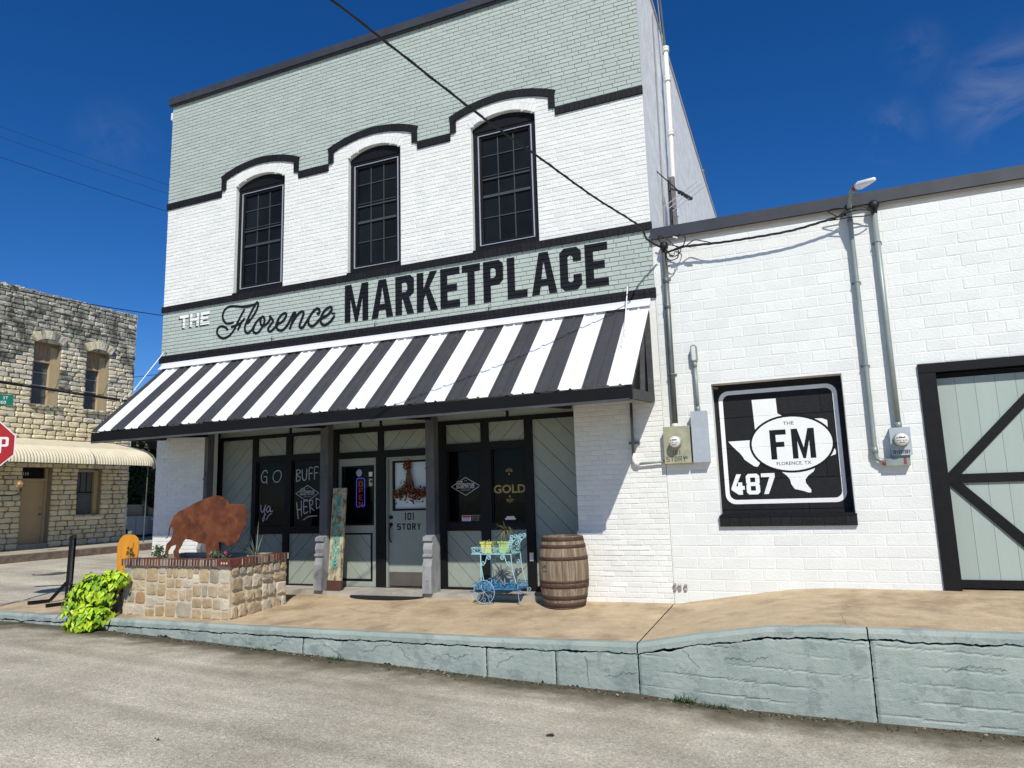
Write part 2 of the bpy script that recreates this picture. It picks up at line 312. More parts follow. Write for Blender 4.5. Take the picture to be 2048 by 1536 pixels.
    if ch == '7': return [[[(w * .12, 0), (w * .12 + s * 1.1, 0), (w, h - q), (w, h), (0, h), (0, h - q), (w - s * 1.25, h - q)]]]
    if ch == '8': return [[[(c, 0), (w - c, 0), (w, c), (w, m - c * .4), (w * .93, m), (w, m + c * .4), (w, h - c), (w - c, h), (c, h), (0, h - c), (0, m + c * .4), (w * .07, m), (0, m - c * .4), (0, c)], [(s, q), (s, m - q / 2), (w - s, m - q / 2), (w - s, q)], [(s, m + q / 2), (s, h - q), (w - s, h - q), (w - s, m + q / 2)]]]
    if ch == 'X': return [[[(0, 0), (s, 0), (w / 2, m - s * .6), (w - s, 0), (w, 0), (w / 2 + s * .55, m), (w, h), (w - s, h), (w / 2, m + s * .6), (s, h), (0, h), (w / 2 - s * .55, m)]]]
    return []
def letters(mb, txt, x, z, w, h, s, gap, y0, y1=None, mi=0, slope=0., widths=None):
    for i, ch in enumerate(txt):
        ww = widths[i] if widths else w
        if ch != ' ':
            for P in block(ch, ww, h, s):
                P = [[(x + a, z + b + slope * (x + a)) for a, b in Q] for Q in P]
                if y1 is None: mb.flat(P, y0, mi)
                else: mb.prism(P, y0, y1, mi)
        x += ww + gap
    return x
def font(txt, size, bold=0., sx=1., spacing=1.):
    cu = bpy.data.curves.new('lettering', 'FONT'); cu.body = txt; cu.size = size; cu.offset = bold; cu.space_character = spacing; cu.resolution_u = 3
    o = bpy.data.objects.new('lettering', cu); COL.objects.link(o); bpy.context.view_layer.update()
    me = bpy.data.meshes.new_from_object(o.evaluated_get(bpy.context.evaluated_depsgraph_get()))
    bpy.data.objects.remove(o); bpy.data.curves.remove(cu)
    vs = [(v.co.x * sx, v.co.y) for v in me.vertices]; fs = [tuple(p.vertices) for p in me.polygons]; bpy.data.meshes.remove(me)
    return vs, fs
def puttext(mb, txt, x, z, size, y, bold=0., sx=1., mi=0, slope=0., width=None, M=None, center=False):
    vs, fs = font(txt, size, bold, sx)
    if not vs: return
    a = min(v[0] for v in vs); b = max(v[0] for v in vs); k = (width / (b - a)) if width else 1.; ox = -(a + b) / 2 * k if center else -a * k
    P = [(x + ox + v[0] * k, y, z + v[1] + slope * v[0] * k) for v in vs]
    if M is not None: P = [tuple(M @ Vector(p)) for p in P]
    mb.add(P, fs, mi)
import bmesh
def groove(mb, lines, hw, depth):
    """Paint follows the wall: at every joint height the painted sheet dips into the joint."""
    bm = bmesh.new(); vs = [bm.verts.new(v) for v in mb.v]
    for f in mb.f:
        try: bm.faces.new([vs[i] for i in f])
        except ValueError: pass
    for z in lines:
        for dz in (-hw, 0, hw):
            g = bm.verts[:] + bm.edges[:] + bm.faces[:]
            bmesh.ops.bisect_plane(bm, geom=g, dist=1e-6, plane_co=(0, 0, z + dz), plane_no=(0, 0, 1))
    for v in bm.verts:
        for z in lines:
            if abs(v.co.z - z) < 1e-4: v.co.y += depth
    me = bpy.data.meshes.new('paint'); bm.to_mesh(me); bm.free()
    out = MB(); out.v = [tuple(v.co) for v in me.vertices]; out.f = [tuple(p.vertices) for p in me.polygons]; out.m = [0] * len(out.f)
    bpy.data.meshes.remove(me); return out

# ------------------------------------------------------------------ masonry layout
def layout(u0, u1, z0, z1, ch, bl, holes=(), jit=.0, bond=.5, rng=random, vary=0., cuts=(), lv=0.):
    """Courses of pieces between u0..u1, z0..z1 with openings left free: list of (ua, ub, za, zb)."""
    out = []; z = z0; k = 0
    while z < z1 - 1e-4:
        h = ch * (1 + (rng.uniform(-vary, vary) if vary else 0)); zt = min(z + h, z1)
        if zt - z > .25 * ch:
            zm = (z + zt) / 2; free = [(u0, u1)]
            for a, b, c, d in holes:
                if c < zm < d:
                    nf = []
                    for p, q in free:
                        if b <= p or a >= q: nf.append((p, q)); continue
                        if a > p: nf.append((p, a))
                        if b < q: nf.append((b, q))
                    free = nf
            for cu in (cuts if 7.15 < zm < 7.9 else ()):
                nf = []
                for p, q in free:
                    if p < cu < q: nf += [(p, cu), (cu, q)]
                    else: nf.append((p, q))
                free = nf
            off = (k % 2) * bond * bl + (rng.uniform(-.1, .1) * bl if vary else 0)
            for p, q in free:
                u = u0 - off
                edges = [p]
                while u < q:
                    if u > p + bl * .2 and u < q - bl * .2: edges.append(u)
                    u += bl * (1 + (rng.uniform(-lv, lv) if lv else 0))
                edges.append(q)
                for a, b in zip(edges, edges[1:]):
                    out.append((a, b, z, zt))
        z = zt; k += 1
    return out
def px_area(P, area, n):
    d = P - CAMP; z = d.dot(Fv); c = abs(d.normalized().dot(n))
    x = d.dot(Rv) / z; y = d.dot(Uv) / z
    if z < .3 or abs(x) > .74 or abs(y) > .56: return 0.
    return area * c / (z * z)
# ================================================================== THE GROUND
def lerp_tab(T, x):
    if x <= T[0][0]: return T[0][1]
    for (a, p), (b, q) in zip(T, T[1:]):
        if x <= b: return p + (q - p) * (x - a) / (b - a)
    return T[-1][1]
ZC = [(-80, .55), (-30, .40), (-21, .33), (-18.8, .27), (-12.8, .045), (-11.6, -.075), (-10, -.09), (-7.5, -.175), (-5.9, -.24), (-3.26, -.345), (-1.77, -.39), (-.8, -.455), (.35, -.475), (8, -.50), (80, -.6)]
def zroad(x, y):
    z = lerp_tab(ZC, x); t = max(0., min(1., (-2.15 - y) / 7.)); k = max(0., min(1., (x + 19) / 7))
    return z + .30 * t * k * (1 - .35 * t)
def axis(a, b, spans):
    out = []; x = a
    while x < b:
        out.append(x); st = 12.
        for p, q, s in spans:
            if p <= x < q: st = s
        nx = x + st
        for p, q, s in spans:
            if x < p < nx: nx = p
        x = nx
    out.append(b); return out
XS = axis(-200, 200, [(-60, -22, 4), (-22, -13, .5), (-13, 6, .12), (6, 30, 3)])
YS = axis(-160, 220, [(-30, -9, 2), (-9, -1.9, .08), (-1.9, 12, 1.2), (12, 40, 4)])
mb = MB(); n = len(YS)
for x in XS:
    for y in YS:
        z = zroad(x, y)
        if -9 < y < -1.9 and -13 < x < 6: z += .004 * noise.noise(Vector((x * 2.2, y * 2.2, 0))) + .0025 * noise.noise(Vector((x * 9, y * 9, 3)))
        if x > -12.55 and y > -2.0: z = -.62
        mb.v.append((x, y, z))
for i in range(len(XS) - 1):
    for j in range(n - 1):
        mb.f.append((i * n + j, (i + 1) * n + j, (i + 1) * n + j + 1, i * n + j + 1)); mb.m.append(0)
# worn chip-seal road: pale stone chips, darker wheel bands, brown silt towards the gutter
m = mat('worn_asphalt', (.62, .575, .455), .92, col2=(.44, .405, .315), scale=1.1, fac=(.32, .68), var=0, bump=1.0, bscale=95, fine=.0)
t = m.node_tree; N = t.nodes; K = t.links.new; b = N['Principled BSDF']; src = b.inputs['Base Color'].links[0].from_socket
g = N.new('ShaderNodeNewGeometry')
def nz(scale, detail, lo, hi, a, b_, vec=None, rough=.6):
    q = N.new('ShaderNodeTexNoise'); q.inputs['Scale'].default_value = scale; q.inputs['Detail'].default_value = detail; q.inputs['Roughness'].default_value = rough
    K(vec if vec else g.outputs['Position'], q.inputs['Vector']); r = N.new('ShaderNodeMapRange')
    r.inputs['From Min'].default_value = lo; r.inputs['From Max'].default_value = hi; r.inputs['To Min'].default_value = a; r.inputs['To Max'].default_value = b_; K(q.outputs[0], r.inputs[0]); return r.outputs[0]
def mul(a, sc):
    v = N.new('ShaderNodeVectorMath'); v.operation = 'SCALE'; K(a, v.inputs[0]); K(sc, v.inputs['Scale']); return v.outputs[0]
out = mul(src, nz(150, 3, .3, .72, .68, 1.32, rough=.8)); out = mul(out, nz(34, 4, .3, .7, .90, 1.10, rough=.8))
for sc_, lo_, hi_ in ((105, .72, 1.28), (48, .90, 1.10)):
    vo = N.new('ShaderNodeTexVoronoi'); vo.inputs['Scale'].default_value = sc_; K(g.outputs['Position'], vo.inputs['Vector']); sp_ = N.new('ShaderNodeSeparateColor'); K(vo.outputs['Color'], sp_.inputs[0])
    mr2 = N.new('ShaderNodeMapRange'); mr2.inputs['To Min'].default_value = lo_; mr2.inputs['To Max'].default_value = hi_; K(sp_.outputs[0], mr2.inputs[0]); out = mul(out, mr2.outputs[0])
pm = N.new('ShaderNodeMixRGB'); pm.inputs['Color2'].default_value = (.30, .255, .175, 1); K(nz(.75, 9, .50, .70, 0, .38, rough=.72), pm.inputs['Fac']); K(out, pm.inputs['Color1']); out = pm.outputs[0]
mp = N.new('ShaderNodeMapping'); mp.inputs['Rotation'].default_value = (0, 0, radians(2)); mp.inputs['Scale'].default_value = (.05, 1.15, .05); K(g.outputs['Position'], mp.inputs[0])
out = mul(out, nz(1., 3, .35, .65, .76, 1.14, mp.outputs[0]))
sx = N.new('ShaderNodeSeparateXYZ'); K(g.outputs['Position'], sx.inputs[0])
wob = nz(.5, 4, .3, .7, -.16, .16)
for yc, wd, am in ((-4.75, .26, .20), (-6.35, .30, .16), (-3.55, .22, .10)):   # old wheel tracks along the road
    aa = N.new('ShaderNodeMath'); aa.operation = 'ADD'; K(sx.outputs['Y'], aa.inputs[0]); K(wob, aa.inputs[1]); a5 = N.new('ShaderNodeMath'); a5.operation = 'ADD'; K(aa.outputs[0], a5.inputs[0])
    xs_ = N.new('ShaderNodeMath'); xs_.operation = 'MULTIPLY'; K(sx.outputs['X'], xs_.inputs[0]); xs_.inputs[1].default_value = .05; K(xs_.outputs[0], a5.inputs[1])
    cmp_ = N.new('ShaderNodeMath'); cmp_.operation = 'SUBTRACT'; K(a5.outputs[0], cmp_.inputs[0]); cmp_.inputs[1].default_value = yc - .2; ab_ = N.new('ShaderNodeMath'); ab_.operation = 'ABSOLUTE'; K(cmp_.outputs[0], ab_.inputs[0])
    wr = N.new('ShaderNodeMapRange'); wr.interpolation_type = 'SMOOTHSTEP'; wr.inputs['From Max'].default_value = wd; wr.inputs['To Min'].default_value = 1 - am; wr.inputs['To Max'].default_value = 1; K(ab_.outputs[0], wr.inputs[0]); out = mul(out, wr.outputs[0])
ad = N.new('ShaderNodeMath'); ad.operation = 'ADD'; K(sx.outputs['Y'], ad.inputs[0]); K(nz(1.4, 6, .2, .8, -.75, .75), ad.inputs[1])
gt = N.new('ShaderNodeMapRange'); gt.inputs['From Min'].default_value = -3.15; gt.inputs['From Max'].default_value = -2.2; gt.inputs['To Max'].default_value = .82; K(ad.outputs[0], gt.inputs[0])
lx = N.new('ShaderNodeMapRange'); lx.inputs['From Min'].default_value = -12.9; lx.inputs['From Max'].default_value = -11.2; K(sx.outputs['X'], lx.inputs[0])
ml = N.new('ShaderNodeMath'); ml.operation = 'MULTIPLY'; K(gt.outputs[0], ml.inputs[0]); K(lx.outputs[0], ml.inputs[1])
sil = N.new('ShaderNodeMixRGB'); sil.inputs['Color2'].default_value = (.16, .135, .085, 1); K(ml.outputs[0], sil.inputs['Fac']); K(out, sil.inputs['Color1'])
a3 = N.new('ShaderNodeMath'); a3.operation = 'ADD'; K(sx.outputs['Y'], a3.inputs[0]); K(nz(3.2, 6, .25, .75, -.24, .24), a3.inputs[1])
g3 = N.new('ShaderNodeMapRange'); g3.inputs['From Min'].default_value = -2.62; g3.inputs['From Max'].default_value = -2.30; g3.inputs['To Max'].default_value = .85; K(a3.outputs[0], g3.inputs[0])
m4 = N.new('ShaderNodeMath'); m4.operation = 'MULTIPLY'; K(g3.outputs[0], m4.inputs[0]); K(lx.outputs[0], m4.inputs[1])
s4 = N.new('ShaderNodeMixRGB'); s4.inputs['Color2'].default_value = (.072, .064, .036, 1); K(m4.outputs[0], s4.inputs['Fac']); K(sil.outputs[0], s4.inputs['Color1'])
out = mul(s4.outputs[0], nz(30, 4, .3, .7, .86, 1.14))
K(out, b.inputs['Base Color'])
g0 = mb.build('road', m, kind='structure')

# pavement slab with its ramp up to the annex
ZT = [(-12.65, .035), (-12.0, .045), (-11.5, .05), (-6.2, .045), (-3.2, .062), (-1.745, .085), (-1.12, .20), (-.5, .292), (0, .315), (8, .335)]     # at the kerb
ZW = [(-12.65, .065), (-9.8, .135), (-3, .155), (-1.70, .162), (-.95, .275), (-.29, .374), (.1, .390), (8, .40)]     # at the wall
def zslab(x, y):
    t = max(0., min(1., (y + 2.15) / 2.15)); return lerp_tab(ZT, x) * (1 - t) + lerp_tab(ZW, x) * t
M_slab = mat('tan_pavement_concrete', (.595, .468, .298), .88, col2=(.475, .365, .225), scale=3.4, fac=(.36, .64), var=.0, bump=.6, bscale=90, fine=.34, dirt=((.28, .20, .125), 1.25, .49, .64, .72))
M_kerbpaint = mat('green_kerb_paint', (.36, .413, .37), .78, col2=(.285, .345, .31), scale=2.6, fac=(.36, .62), var=.03, bump=.55, bscale=80, fine=.06, dirt=((.205, .250, .232), 3.4, .53, .57, .60))
M_kerbdark = mat('cracked_kerb_core', (.045, .035, .028), .95, col2=(.02, .016, .013), scale=20)
YK = -2.15
def slab(name, xa, xb):
    mb = MB(); xs = [xa + (xb - xa) * i / max(2, int((xb - xa) / .06)) for i in range(max(2, int((xb - xa) / .06)) + 1)]
    ys = [YK + .10, YK + .16] + [YK + .16 + (-(YK + .16) + .6) * i / 26 for i in range(1, 27)]
    n = len(ys)
    for x in xs:
        for y in ys:
            yy = y
            if x < -12.1 and y < -1.2: yy = max(y, -2.05 + (-12.1 - x) * .75)
            mb.v.append((x, yy + (.012 * noise.noise(Vector((x * 6, 1, 1))) if y < YK + .12 else 0), zslab(x, yy) + .004 * noise.noise(Vector((x * 1.5, y * 1.5, 0)))))
    for i in range(len(xs) - 1):
        for j in range(n - 1):
            mb.f.append((i * n + j, (i + 1) * n + j, (i + 1) * n + j + 1, i * n + j + 1)); mb.m.append(0)
    return mb.build(name, M_slab, kind='structure')
slab('pavement', -12.6, -1.752); slab('pavement', -1.738, 7.5)
# side pavement along the cross street
mb = MB(); mb.box(-12.6, -11.05, .6, 30, -.3, .085); mb.build('pavement', M_slab, kind='structure')

# kerb: painted slab edge above a long ragged crack, then the retaining face with patches, board marks and joints
def jag(x, s, a): return a * (noise.noise(Vector((x * 3.1, s, 0))) + .6 * noise.noise(Vector((x * 11, s, 4))) + .45 * noise.noise(Vector((x * 37, s, 9))))
def kerb(name, xa, xb):
    st = .022; nx = int((xb - xa) / st); root = None
    mb = MB()
    for i in range(nx + 1):
        x = xa + (xb - xa) * i / nx; zt = zslab(x, YK); zb = zt - .085 + jag(x, 2, .022); o = -.004 * noise.noise(Vector((x * 9, 0, 0)))
        yk = YK if x > -12.1 else YK + (-12.1 - x) * .75
        top = .010 * noise.noise(Vector((x * 14, 5, 5))) + .006 * noise.noise(Vector((x * 47, 5, 5)))
        mb.v += [(x, yk + .125 + top * 1.2, zt + .0045), (x, yk + .03, zt + .003), (x, yk + .008 + o, zt - .012 + top * .3), (x, yk + o, zt - .035), (x, yk + .002 + o + top * .4, (zt - .035 + zb) / 2), (x, yk + .003 + o, zb), (x, yk + .10, zb)]
    for i in range(nx):
        for j in range(6): a = i * 7 + j; mb.f.append((a, a + 7, a + 8, a + 1)); mb.m.append(0)
    return mb, nx
KJ = [-12.6, -10.15, -5.9, -2.62, -1.745, .36, 3.1, 7.5]
kroot = thing('kerb_wall', (-1.75, YK, -.2), None, None); kroot['kind'] = 'structure'
mb, _ = kerb('coping', -12.6, -1.752); mb.build('coping', M_kerbpaint, kroot)
mb, _ = kerb('coping', -1.738, .345); mb.build('coping', M_kerbpaint, kroot)
mb, _ = kerb('coping', .357, 7.5); mb.build('coping', M_kerbpaint, kroot)
def face(xa, xb, si):
    nx = max(3, int((xb - xa) / .024)); mb = MB(); R = 46
    for i in range(nx + 1):
        x = xa + (xb - xa) * i / nx; zt = zslab(x, YK); top = zt - .101 + jag(x, 7, .020) + jag(x, 2, .014); bot = zroad(x, YK) - .06
        if x < -1.75: bot = zroad(x, YK) + .012 + max(0, jag(x, 21, .085)) - .035
        yk = YK if x > -12.1 else YK + (-12.1 - x) * .75
        for j in range(R + 1):
            t = j / R; z = top + (bot - top) * t; xx = x
            y = yk + .012 + .003 * noise.noise(Vector((x * 4, z * 6, si))) + .003 * noise.noise(Vector((x * 21, z * 26, si)))
            if xa > -1.8:   # board marks
                zr = z + .045 * x + .004 * noise.noise(Vector((x * 7, 0, 2))); k = int((zr + 3) / .145); fr = (zr + 3) / .145 - k
                y += .002 * sin(k * 12.9 + si) + (.007 * max(0, min(1, 2.2 * (.28 + noise.noise(Vector((x * 1.3, k * 3.3, 1)))))) if fr < .10 else 0)
            else:         # flaked plaster skin
                sk = noise.noise(Vector((x * 1.7, z * 5, 3))) + .5 * noise.noise(Vector((x * 8, z * 12, 8))) + 1.5 * (.16 - (zt - z)) / .16 - .55
                y += .013 if sk > .06 else 0.
            if j == 0: y += .012
            if i in (0, nx): y += .010; xx += .006 * noise.noise(Vector((0, z * 30, si)))
            mb.v.append((xx, y, z))
    for i in range(nx):
        for j in range(R): a = i * (R + 1) + j; mb.f.append((a, a + 1, a + R + 2, a + R + 1)); mb.m.append(0)
    return mb
KJ.insert(4, -3.42)
KJ.sort()
for i in range(len(KJ) - 1):
    f = face(KJ[i] + .006, KJ[i + 1] - .006, i); f.f = [q[::-1] for q in f.f]
    f.build('kerb_face', M_kerbpaint, kroot)
mb = MB()
for i in range(60):
    xa = -12.6 + i * 20.1 / 60; xb = xa + 20.1 / 60; ya = YK + .09 if xa > -12.1 else YK + .09 + (-12.1 - xa) * .75; yb = YK + .09 if xb > -12.1 else YK + .09 + (-12.1 - xb) * .75
    mb.add([(xa, ya, -.7), (xb, yb, -.7), (xb, yb, zslab(xb, YK) - .012), (xa, ya, zslab(xa, YK) - .012)], [(0, 1, 2, 3)])
mb.build('kerb_core', M_kerbdark, kroot)

rc = random.Random(91); cr_ = MB()
def crack(P, w, f):
    n = len(P)
    for i in range(n - 1):
        a, b = Vector(P[i]), Vector(P[i + 1]); d = (b - a).normalized(); s = Vector((-d.y, d.x)); wa = w * (.4 + .9 * rc.random()); wb = w * (.4 + .9 * rc.random()) if i < n - 2 else .0004
        cr_.add([f(*(a + s * wa)), f(*(a - s * wa)), f(*(b - s * wb)), f(*(b + s * wb))], [(0, 1, 2, 3)])
def walk(x, z, a, L_, st=.022, wob=1.0):
    P = [(x, z)]
    for i in range(int(L_ / st)): a2 = a + rc.uniform(-wob, wob); x += cos(a2) * st; z += sin(a2) * st; P.append((x, z))
    return P
for x, dz, a, L_ in ((-9.1, .10, -.3, .3), (-7.9, .12, .15, .5), (-6.9, .11, -.6, .35), (-6.4, .20, .3, .4), (-5.6, .13, -.7, .4), (-5.0, .22, .2, .5), (-4.55, .12, -.9, .3), (-4.1, .25, .1, .6), (-3.3, .30, .5, .3), (-2.3, .14, -1.2, .35), (-2.1, .32, .2, .4), (-.9, .25, .1, .5), (.9, .3, -.1, .6), (-7.2, .18, 1.2, .12), (-4.8, .3, -1.4, .2), (-1.3, .12, -1.3, .25)):
    P = walk(x, zslab(x, YK) - dz, a, L_); P = [p for p in P if zroad(p[0], YK) + .02 < p[1] < zslab(p[0], YK) - .10]
    if len(P) > 2: crack(P, .0016, lambda u, v: (u, YK + .0035, v))
for x, y_, a, L_ in ((-6.2, -.9, -.4, 1.2), (-4.3, -2.0, 1.2, .7), (-2.9, -1.2, .1, 1.0), (.2, -2.0, 1.35, 1.5), (-9.9, -1.95, .9, .4)):
    crack(walk(x, y_, a, L_, .04), .0018, lambda u, v: (u, v, zslab(u, v) + .0055))
cr_.build('hairline_cracks', M_kerbdark, kroot, kind='stuff')
# far pavement across the cross street
M_farwalk = mat('pale_far_pavement', (.50, .46, .36), .9, col2=(.40, .36, .28), scale=2, var=.05, fine=.1)
M_farkerb = mat('brown_kerb_concrete', (.20, .155, .115), .9, col2=(.12, .09, .07), scale=5, var=.1)
mb = MB(); mb.box(-21.2, -18.95, -12, 40, 0, .47, 0, 'b'); mb.box(-18.95, -18.82, -12, 40, 0, .462, 1, 'b')
mb.build('pavement', [M_farwalk, M_farkerb], kind='structure')
mb = MB(); mb.box(-60, -21.2, 7.6, 40, -.1, .12, 0, 'b'); mb.build('side_lot_paving', mat('dark_lot_asphalt', (.11, .10, .09), .9, var=.2, scale=2), kind='structure')

# ================================================================== THE BRICK BUILDING
XL, XR = -11.02, -1.742
WIN = [(-9.315, -8.19), (-6.83, -5.79), (-4.49, -3.40)]
ARC = [(-9.65, -7.875), (-7.225, -5.46), (-4.845, -3.065)]
ZS = 7.38; CH = .0676; ZB0 = .08
bld = thing('brick_building', ((XL + XR) / 2, 0, .14), 'tall painted brick storefront with sage upper wall, white middle and three arched windows', 'building')
def arcpts(cx, hw, zs, sag, n=16, rev=False):
    R = (hw * hw + sag * sag) / (2 * sag); a = math.asin(hw / R)
    P = [(cx + R * sin(-a + 2 * a * i / n), zs + sag - R + R * cos(-a + 2 * a * i / n)) for i in range(n + 1)]
    return P[::-1] if rev else P
def arch_z(x, cx, hw, zs, sag):
    R = (hw * hw + sag * sag) / (2 * sag); return zs + sag - R + sqrt(max(0, R * R - (x - cx) ** 2))
holes_poly = []; holes = []
for a, b in WIN:
    cx = (a + b) / 2; hw = (b - a) / 2; sag = .15
    holes_poly.append([(a, 5.30), (b, 5.30)] + arcpts(cx, hw, ZS, sag, rev=True))
    holes.append((a, b, 5.25, ZS)); k = int((ZS - ZB0) / CH)
    z = ZB0 + k * CH
    while z < ZS + sag:
        zm = z + CH / 2
        if zm > ZS:
            R = (hw * hw + sag * sag) / (2 * sag); d = R * R - (zm - (ZS + sag - R)) ** 2
            if d > 0: w = sqrt(d); holes.append((cx - w, cx + w, z, z + CH + 1e-5))
        z += CH
holes.append((-9.84, -2.99, -1, 3.12)); holes.append((-11.1, -1.70, 3.15, 4.205))
mb = MB()
mb.prism([[(XL + .002, -.3), (-9.842, -.3), (-9.842, 3.12), (-2.988, 3.12), (-2.988, -.3), (XR - .002, -.3), (XR - .002, 9.42), (XL + .002, 9.42)]] + holes_poly, .0125, .30)
mb.build('wall_core', M_joint, bld)
def belt_line():   # centre line of the stepped belt, left to right
    P = [(XL, 7.30)]
    for a, b in ARC:
        P += [(a + .05, 7.30)] + [(x, z) for x, z in arcpts((a + b) / 2, (b - a) / 2 - .05, 7.60, .17)] + [(b - .05, 7.30)]
    return P + [(XR, 7.30)]
def zone(x, z):
    if 4.28 < z < 5.24: return 1
    zb = 7.30
    for a, b in ARC:
        if a + .05 < x < b - .05: zb = arch_z(x, (a + b) / 2, (b - a) / 2 - .05, 7.60, .17)
    return 1 if z > zb else 0
mb = MB(); mb.flat([belt_line() + [(XR - .003, 9.42), (XL + .003, 9.42)]], .0105); mb.flat([[(XL + .003, 4.28), (XR - .003, 4.28), (XR - .003, 5.24), (XL + .003, 5.24)]], .0105)
mb.build('mortar', mat('sage_mortar_paint', (.20, .25, .225), .8, var=.05, scale=20), bld)
q_ = MB(); q_.flat([[(XL + .003, 5.25), (XR - .003, 5.25)] + belt_line()[::-1]] + [[(p[0], p[1] + (.001 if p[1] < 5.4 else 0)) for p in P_] for P_ in holes_poly], .0068)
q_.flat([[(-2.984, -.2), (XR - .003, -.2), (XR - .003, 4.2), (-2.984, 4.2)]], .0068); q_.flat([[(XL + .003, -.2), (-9.846, -.2), (-9.846, 4.2), (XL + .003, 4.2)]], .0068); q_.build('mortar', M_joint, bld)
# bricks
def brick_unit(seed, d=.03, ix=.035, iz=.09, jj=.0):
    r = random.Random(seed); e = lambda s: r.uniform(-s, s); mb = MB()
    back = [(0, d, 0), (1, d, 0), (1, d, 1), (0, d, 1)]; mid = [(0, .003, 0), (1, .003, 0), (1, .003, 1), (0, .003, 1)]
    fr = [(ix + e(.015), e(.0012), iz + e(.05)), (1 - ix + e(.015), e(.0012), iz + e(.05)), (1 - ix + e(.015), e(.0012), 1 - iz + e(.05)), (ix + e(.015), e(.0012), 1 - iz + e(.05))]
    mb.v = back + mid + fr
    for i in range(4):
        j = (i + 1) % 4; mb.f += [(i, j, 4 + j, 4 + i), (4 + i, 4 + j, 8 + j, 8 + i)]
    mb.f.append((8, 9, 10, 11)); mb.m = [0] * 9; return mb
UN = [brick_unit(s) for s in range(7)]
def emit(mbt, u, a, b, za, zb, y=0., gap=.0045, f=None):
    w = b - a - 2 * gap; h = zb - za - 2 * gap
    vs = [(a + gap + v[0] * w, y + v[1], za + gap + v[2] * h) for v in u.v]
    mbt.add([f(v) for v in vs] if f else vs, u.f)
rng = random.Random(5)
cuts = [-11.02 + 1e-3] + [c for a, b in ARC for c in (a + .05, b - .05)]
pieces = layout(XL, XR, ZB0, 9.41, CH, .212, holes, cuts=cuts, rng=rng, lv=.03)
sc = []
for p in pieces:
    a, b, z0, z1 = p; c = Vector(((a + b) / 2, 0, (z0 + z1) / 2)); sc.append((px_area(c, (b - a) * (z1 - z0), Vector((0, -1, 0))), p))
sc.sort(key=lambda q: -q[0])
BM = [[u.mesh('brick', m_) for u in UN] for m_ in (M_white, M_sage)]
st = [MB(), MB()]
for i, (s_, (a, b, z0, z1)) in enumerate(sc):
    k = zone((a + b) / 2, (z0 + z1) / 2); yj = rng.uniform(-.0015, .0015); v = rng.randrange(7); g_ = .0042 if k else .0034
    rot = None
    if a > -2.85 and b < -1.95 and .35 < z0 < 1.15 and rng.random() < .30: rot = (rng.uniform(-.10, .10), 0, rng.uniform(-.02, .02)); yj -= .004
    if i < 300: inst('brick', BM[k][v], bld, (a + g_, yj, z0 + g_), (b - a - 2 * g_, 1, z1 - z0 - 2 * g_), rot)
    else: emit(st[k], UN[v], a, b, z0, z1, yj, g_)
st[0].build('white_brickwork', M_white, bld, kind='stuff'); st[1].build('sage_brickwork', M_sage, bld, kind='stuff')
# broken brick edges beside the opening and the chipped courses of the right pier
mb = MB()
for k in range(15):
    z = ZB0 + k * CH; w = rng.uniform(.0, .05); mb.box(-2.99 - w, -2.985, .002, .10, z + .006, z + CH - .006)
mb.build('chipped_brick', M_white, bld, kind='stuff')
# radial bricks over the windows
rw = MB()
for a, b in WIN:
    cx = (a + b) / 2; hw = (b - a) / 2 ; sag = .15; R = (hw * hw + sag * sag) / (2 * sag); zc = ZS + sag - R; al = math.asin(hw / R); n = 17
    for i in range(n):
        t0 = -al + 2 * al * i / n; t1 = -al + 2 * al * (i + 1) / n; e = .0025 / R * 1.2
        P = [(cx + r * sin(t), zc + r * cos(t)) for r, t in ((R - .002, t0 + e), (R - .002, t1 - e), (R + .108, t1 - e), (R + .108, t0 + e))]
        rw.prism([P], -.005 + rng.uniform(-.0015, .0015), .085)
        P = [(cx + r * sin(t), zc + r * cos(t)) for r, t in ((R + .112, t0 + e), (R + .112, t1 - e), (R + .20, t1 - e), (R + .20, t0 + e))]
        if abs(t0 + t1) / 2 < al * .93: rw.prism([P], -.003 + rng.uniform(-.0015, .0015), .03)
rw.build('arch_bricks', M_white, bld, kind='stuff')
# raised black belt courses of header bricks
def belt(name, P, th, y0=-.028):
    mb = MB(); mb2 = MB(); step = .078
    for (p, q) in zip(P, P[1:]):
        d = Vector((q[0] - p[0], q[1] - p[1])); l = d.length; d /= l; nn = Vector((-d.y, d.x)); k = max(1, round(l / step))
        for i in range(k):
            a = Vector(p) + d * (l * i / k + .0025); b = Vector(p) + d * (l * (i + 1) / k - .0025); yy = y0 + rng.uniform(-.0015, .0015)
            mb.prism([[tuple(a - nn * th / 2), tuple(b - nn * th / 2), tuple(b + nn * th / 2), tuple(a + nn * th / 2)]], yy, .01)
    return mb.build(name, M_black, bld, kind='stuff')
bp = [(XL - .015, 7.305)]
for a, b in ARC:
    bp += [(a, 7.305)]; belt('belt_course', bp, .118); belt('belt_course', [(a + .05, 7.366), (a + .05, 7.575)], .10)
    belt('arch_hood', arcpts((a + b) / 2, (b - a) / 2, 7.585, .185, 22), .118, -.031); belt('belt_course', [(b - .05, 7.575), (b - .05, 7.366)], .10); bp = [(b, 7.305)]
belt('belt_course', bp + [(XR + .012, 7.305)], .118)
belt('belt_course', [(XL - .02, 5.247), (XR + .02, 5.247)], .112, -.030)
belt('belt_course', [(XL - .02, 4.318), (XR + .02, 4.318)], .068, -.030); belt('belt_course', [(XL - .02, 4.247), (XR + .02, 4.247)], .068, -.028)
mb = MB(); mb.box(XL - .05, XR + .04, -.07, .34, 9.425, 9.565); mb.box(XL - .03, XR + .02, -.045, -.028, 9.395, 9.425); mb.build('parapet_cap', M_roofmetal, bld)
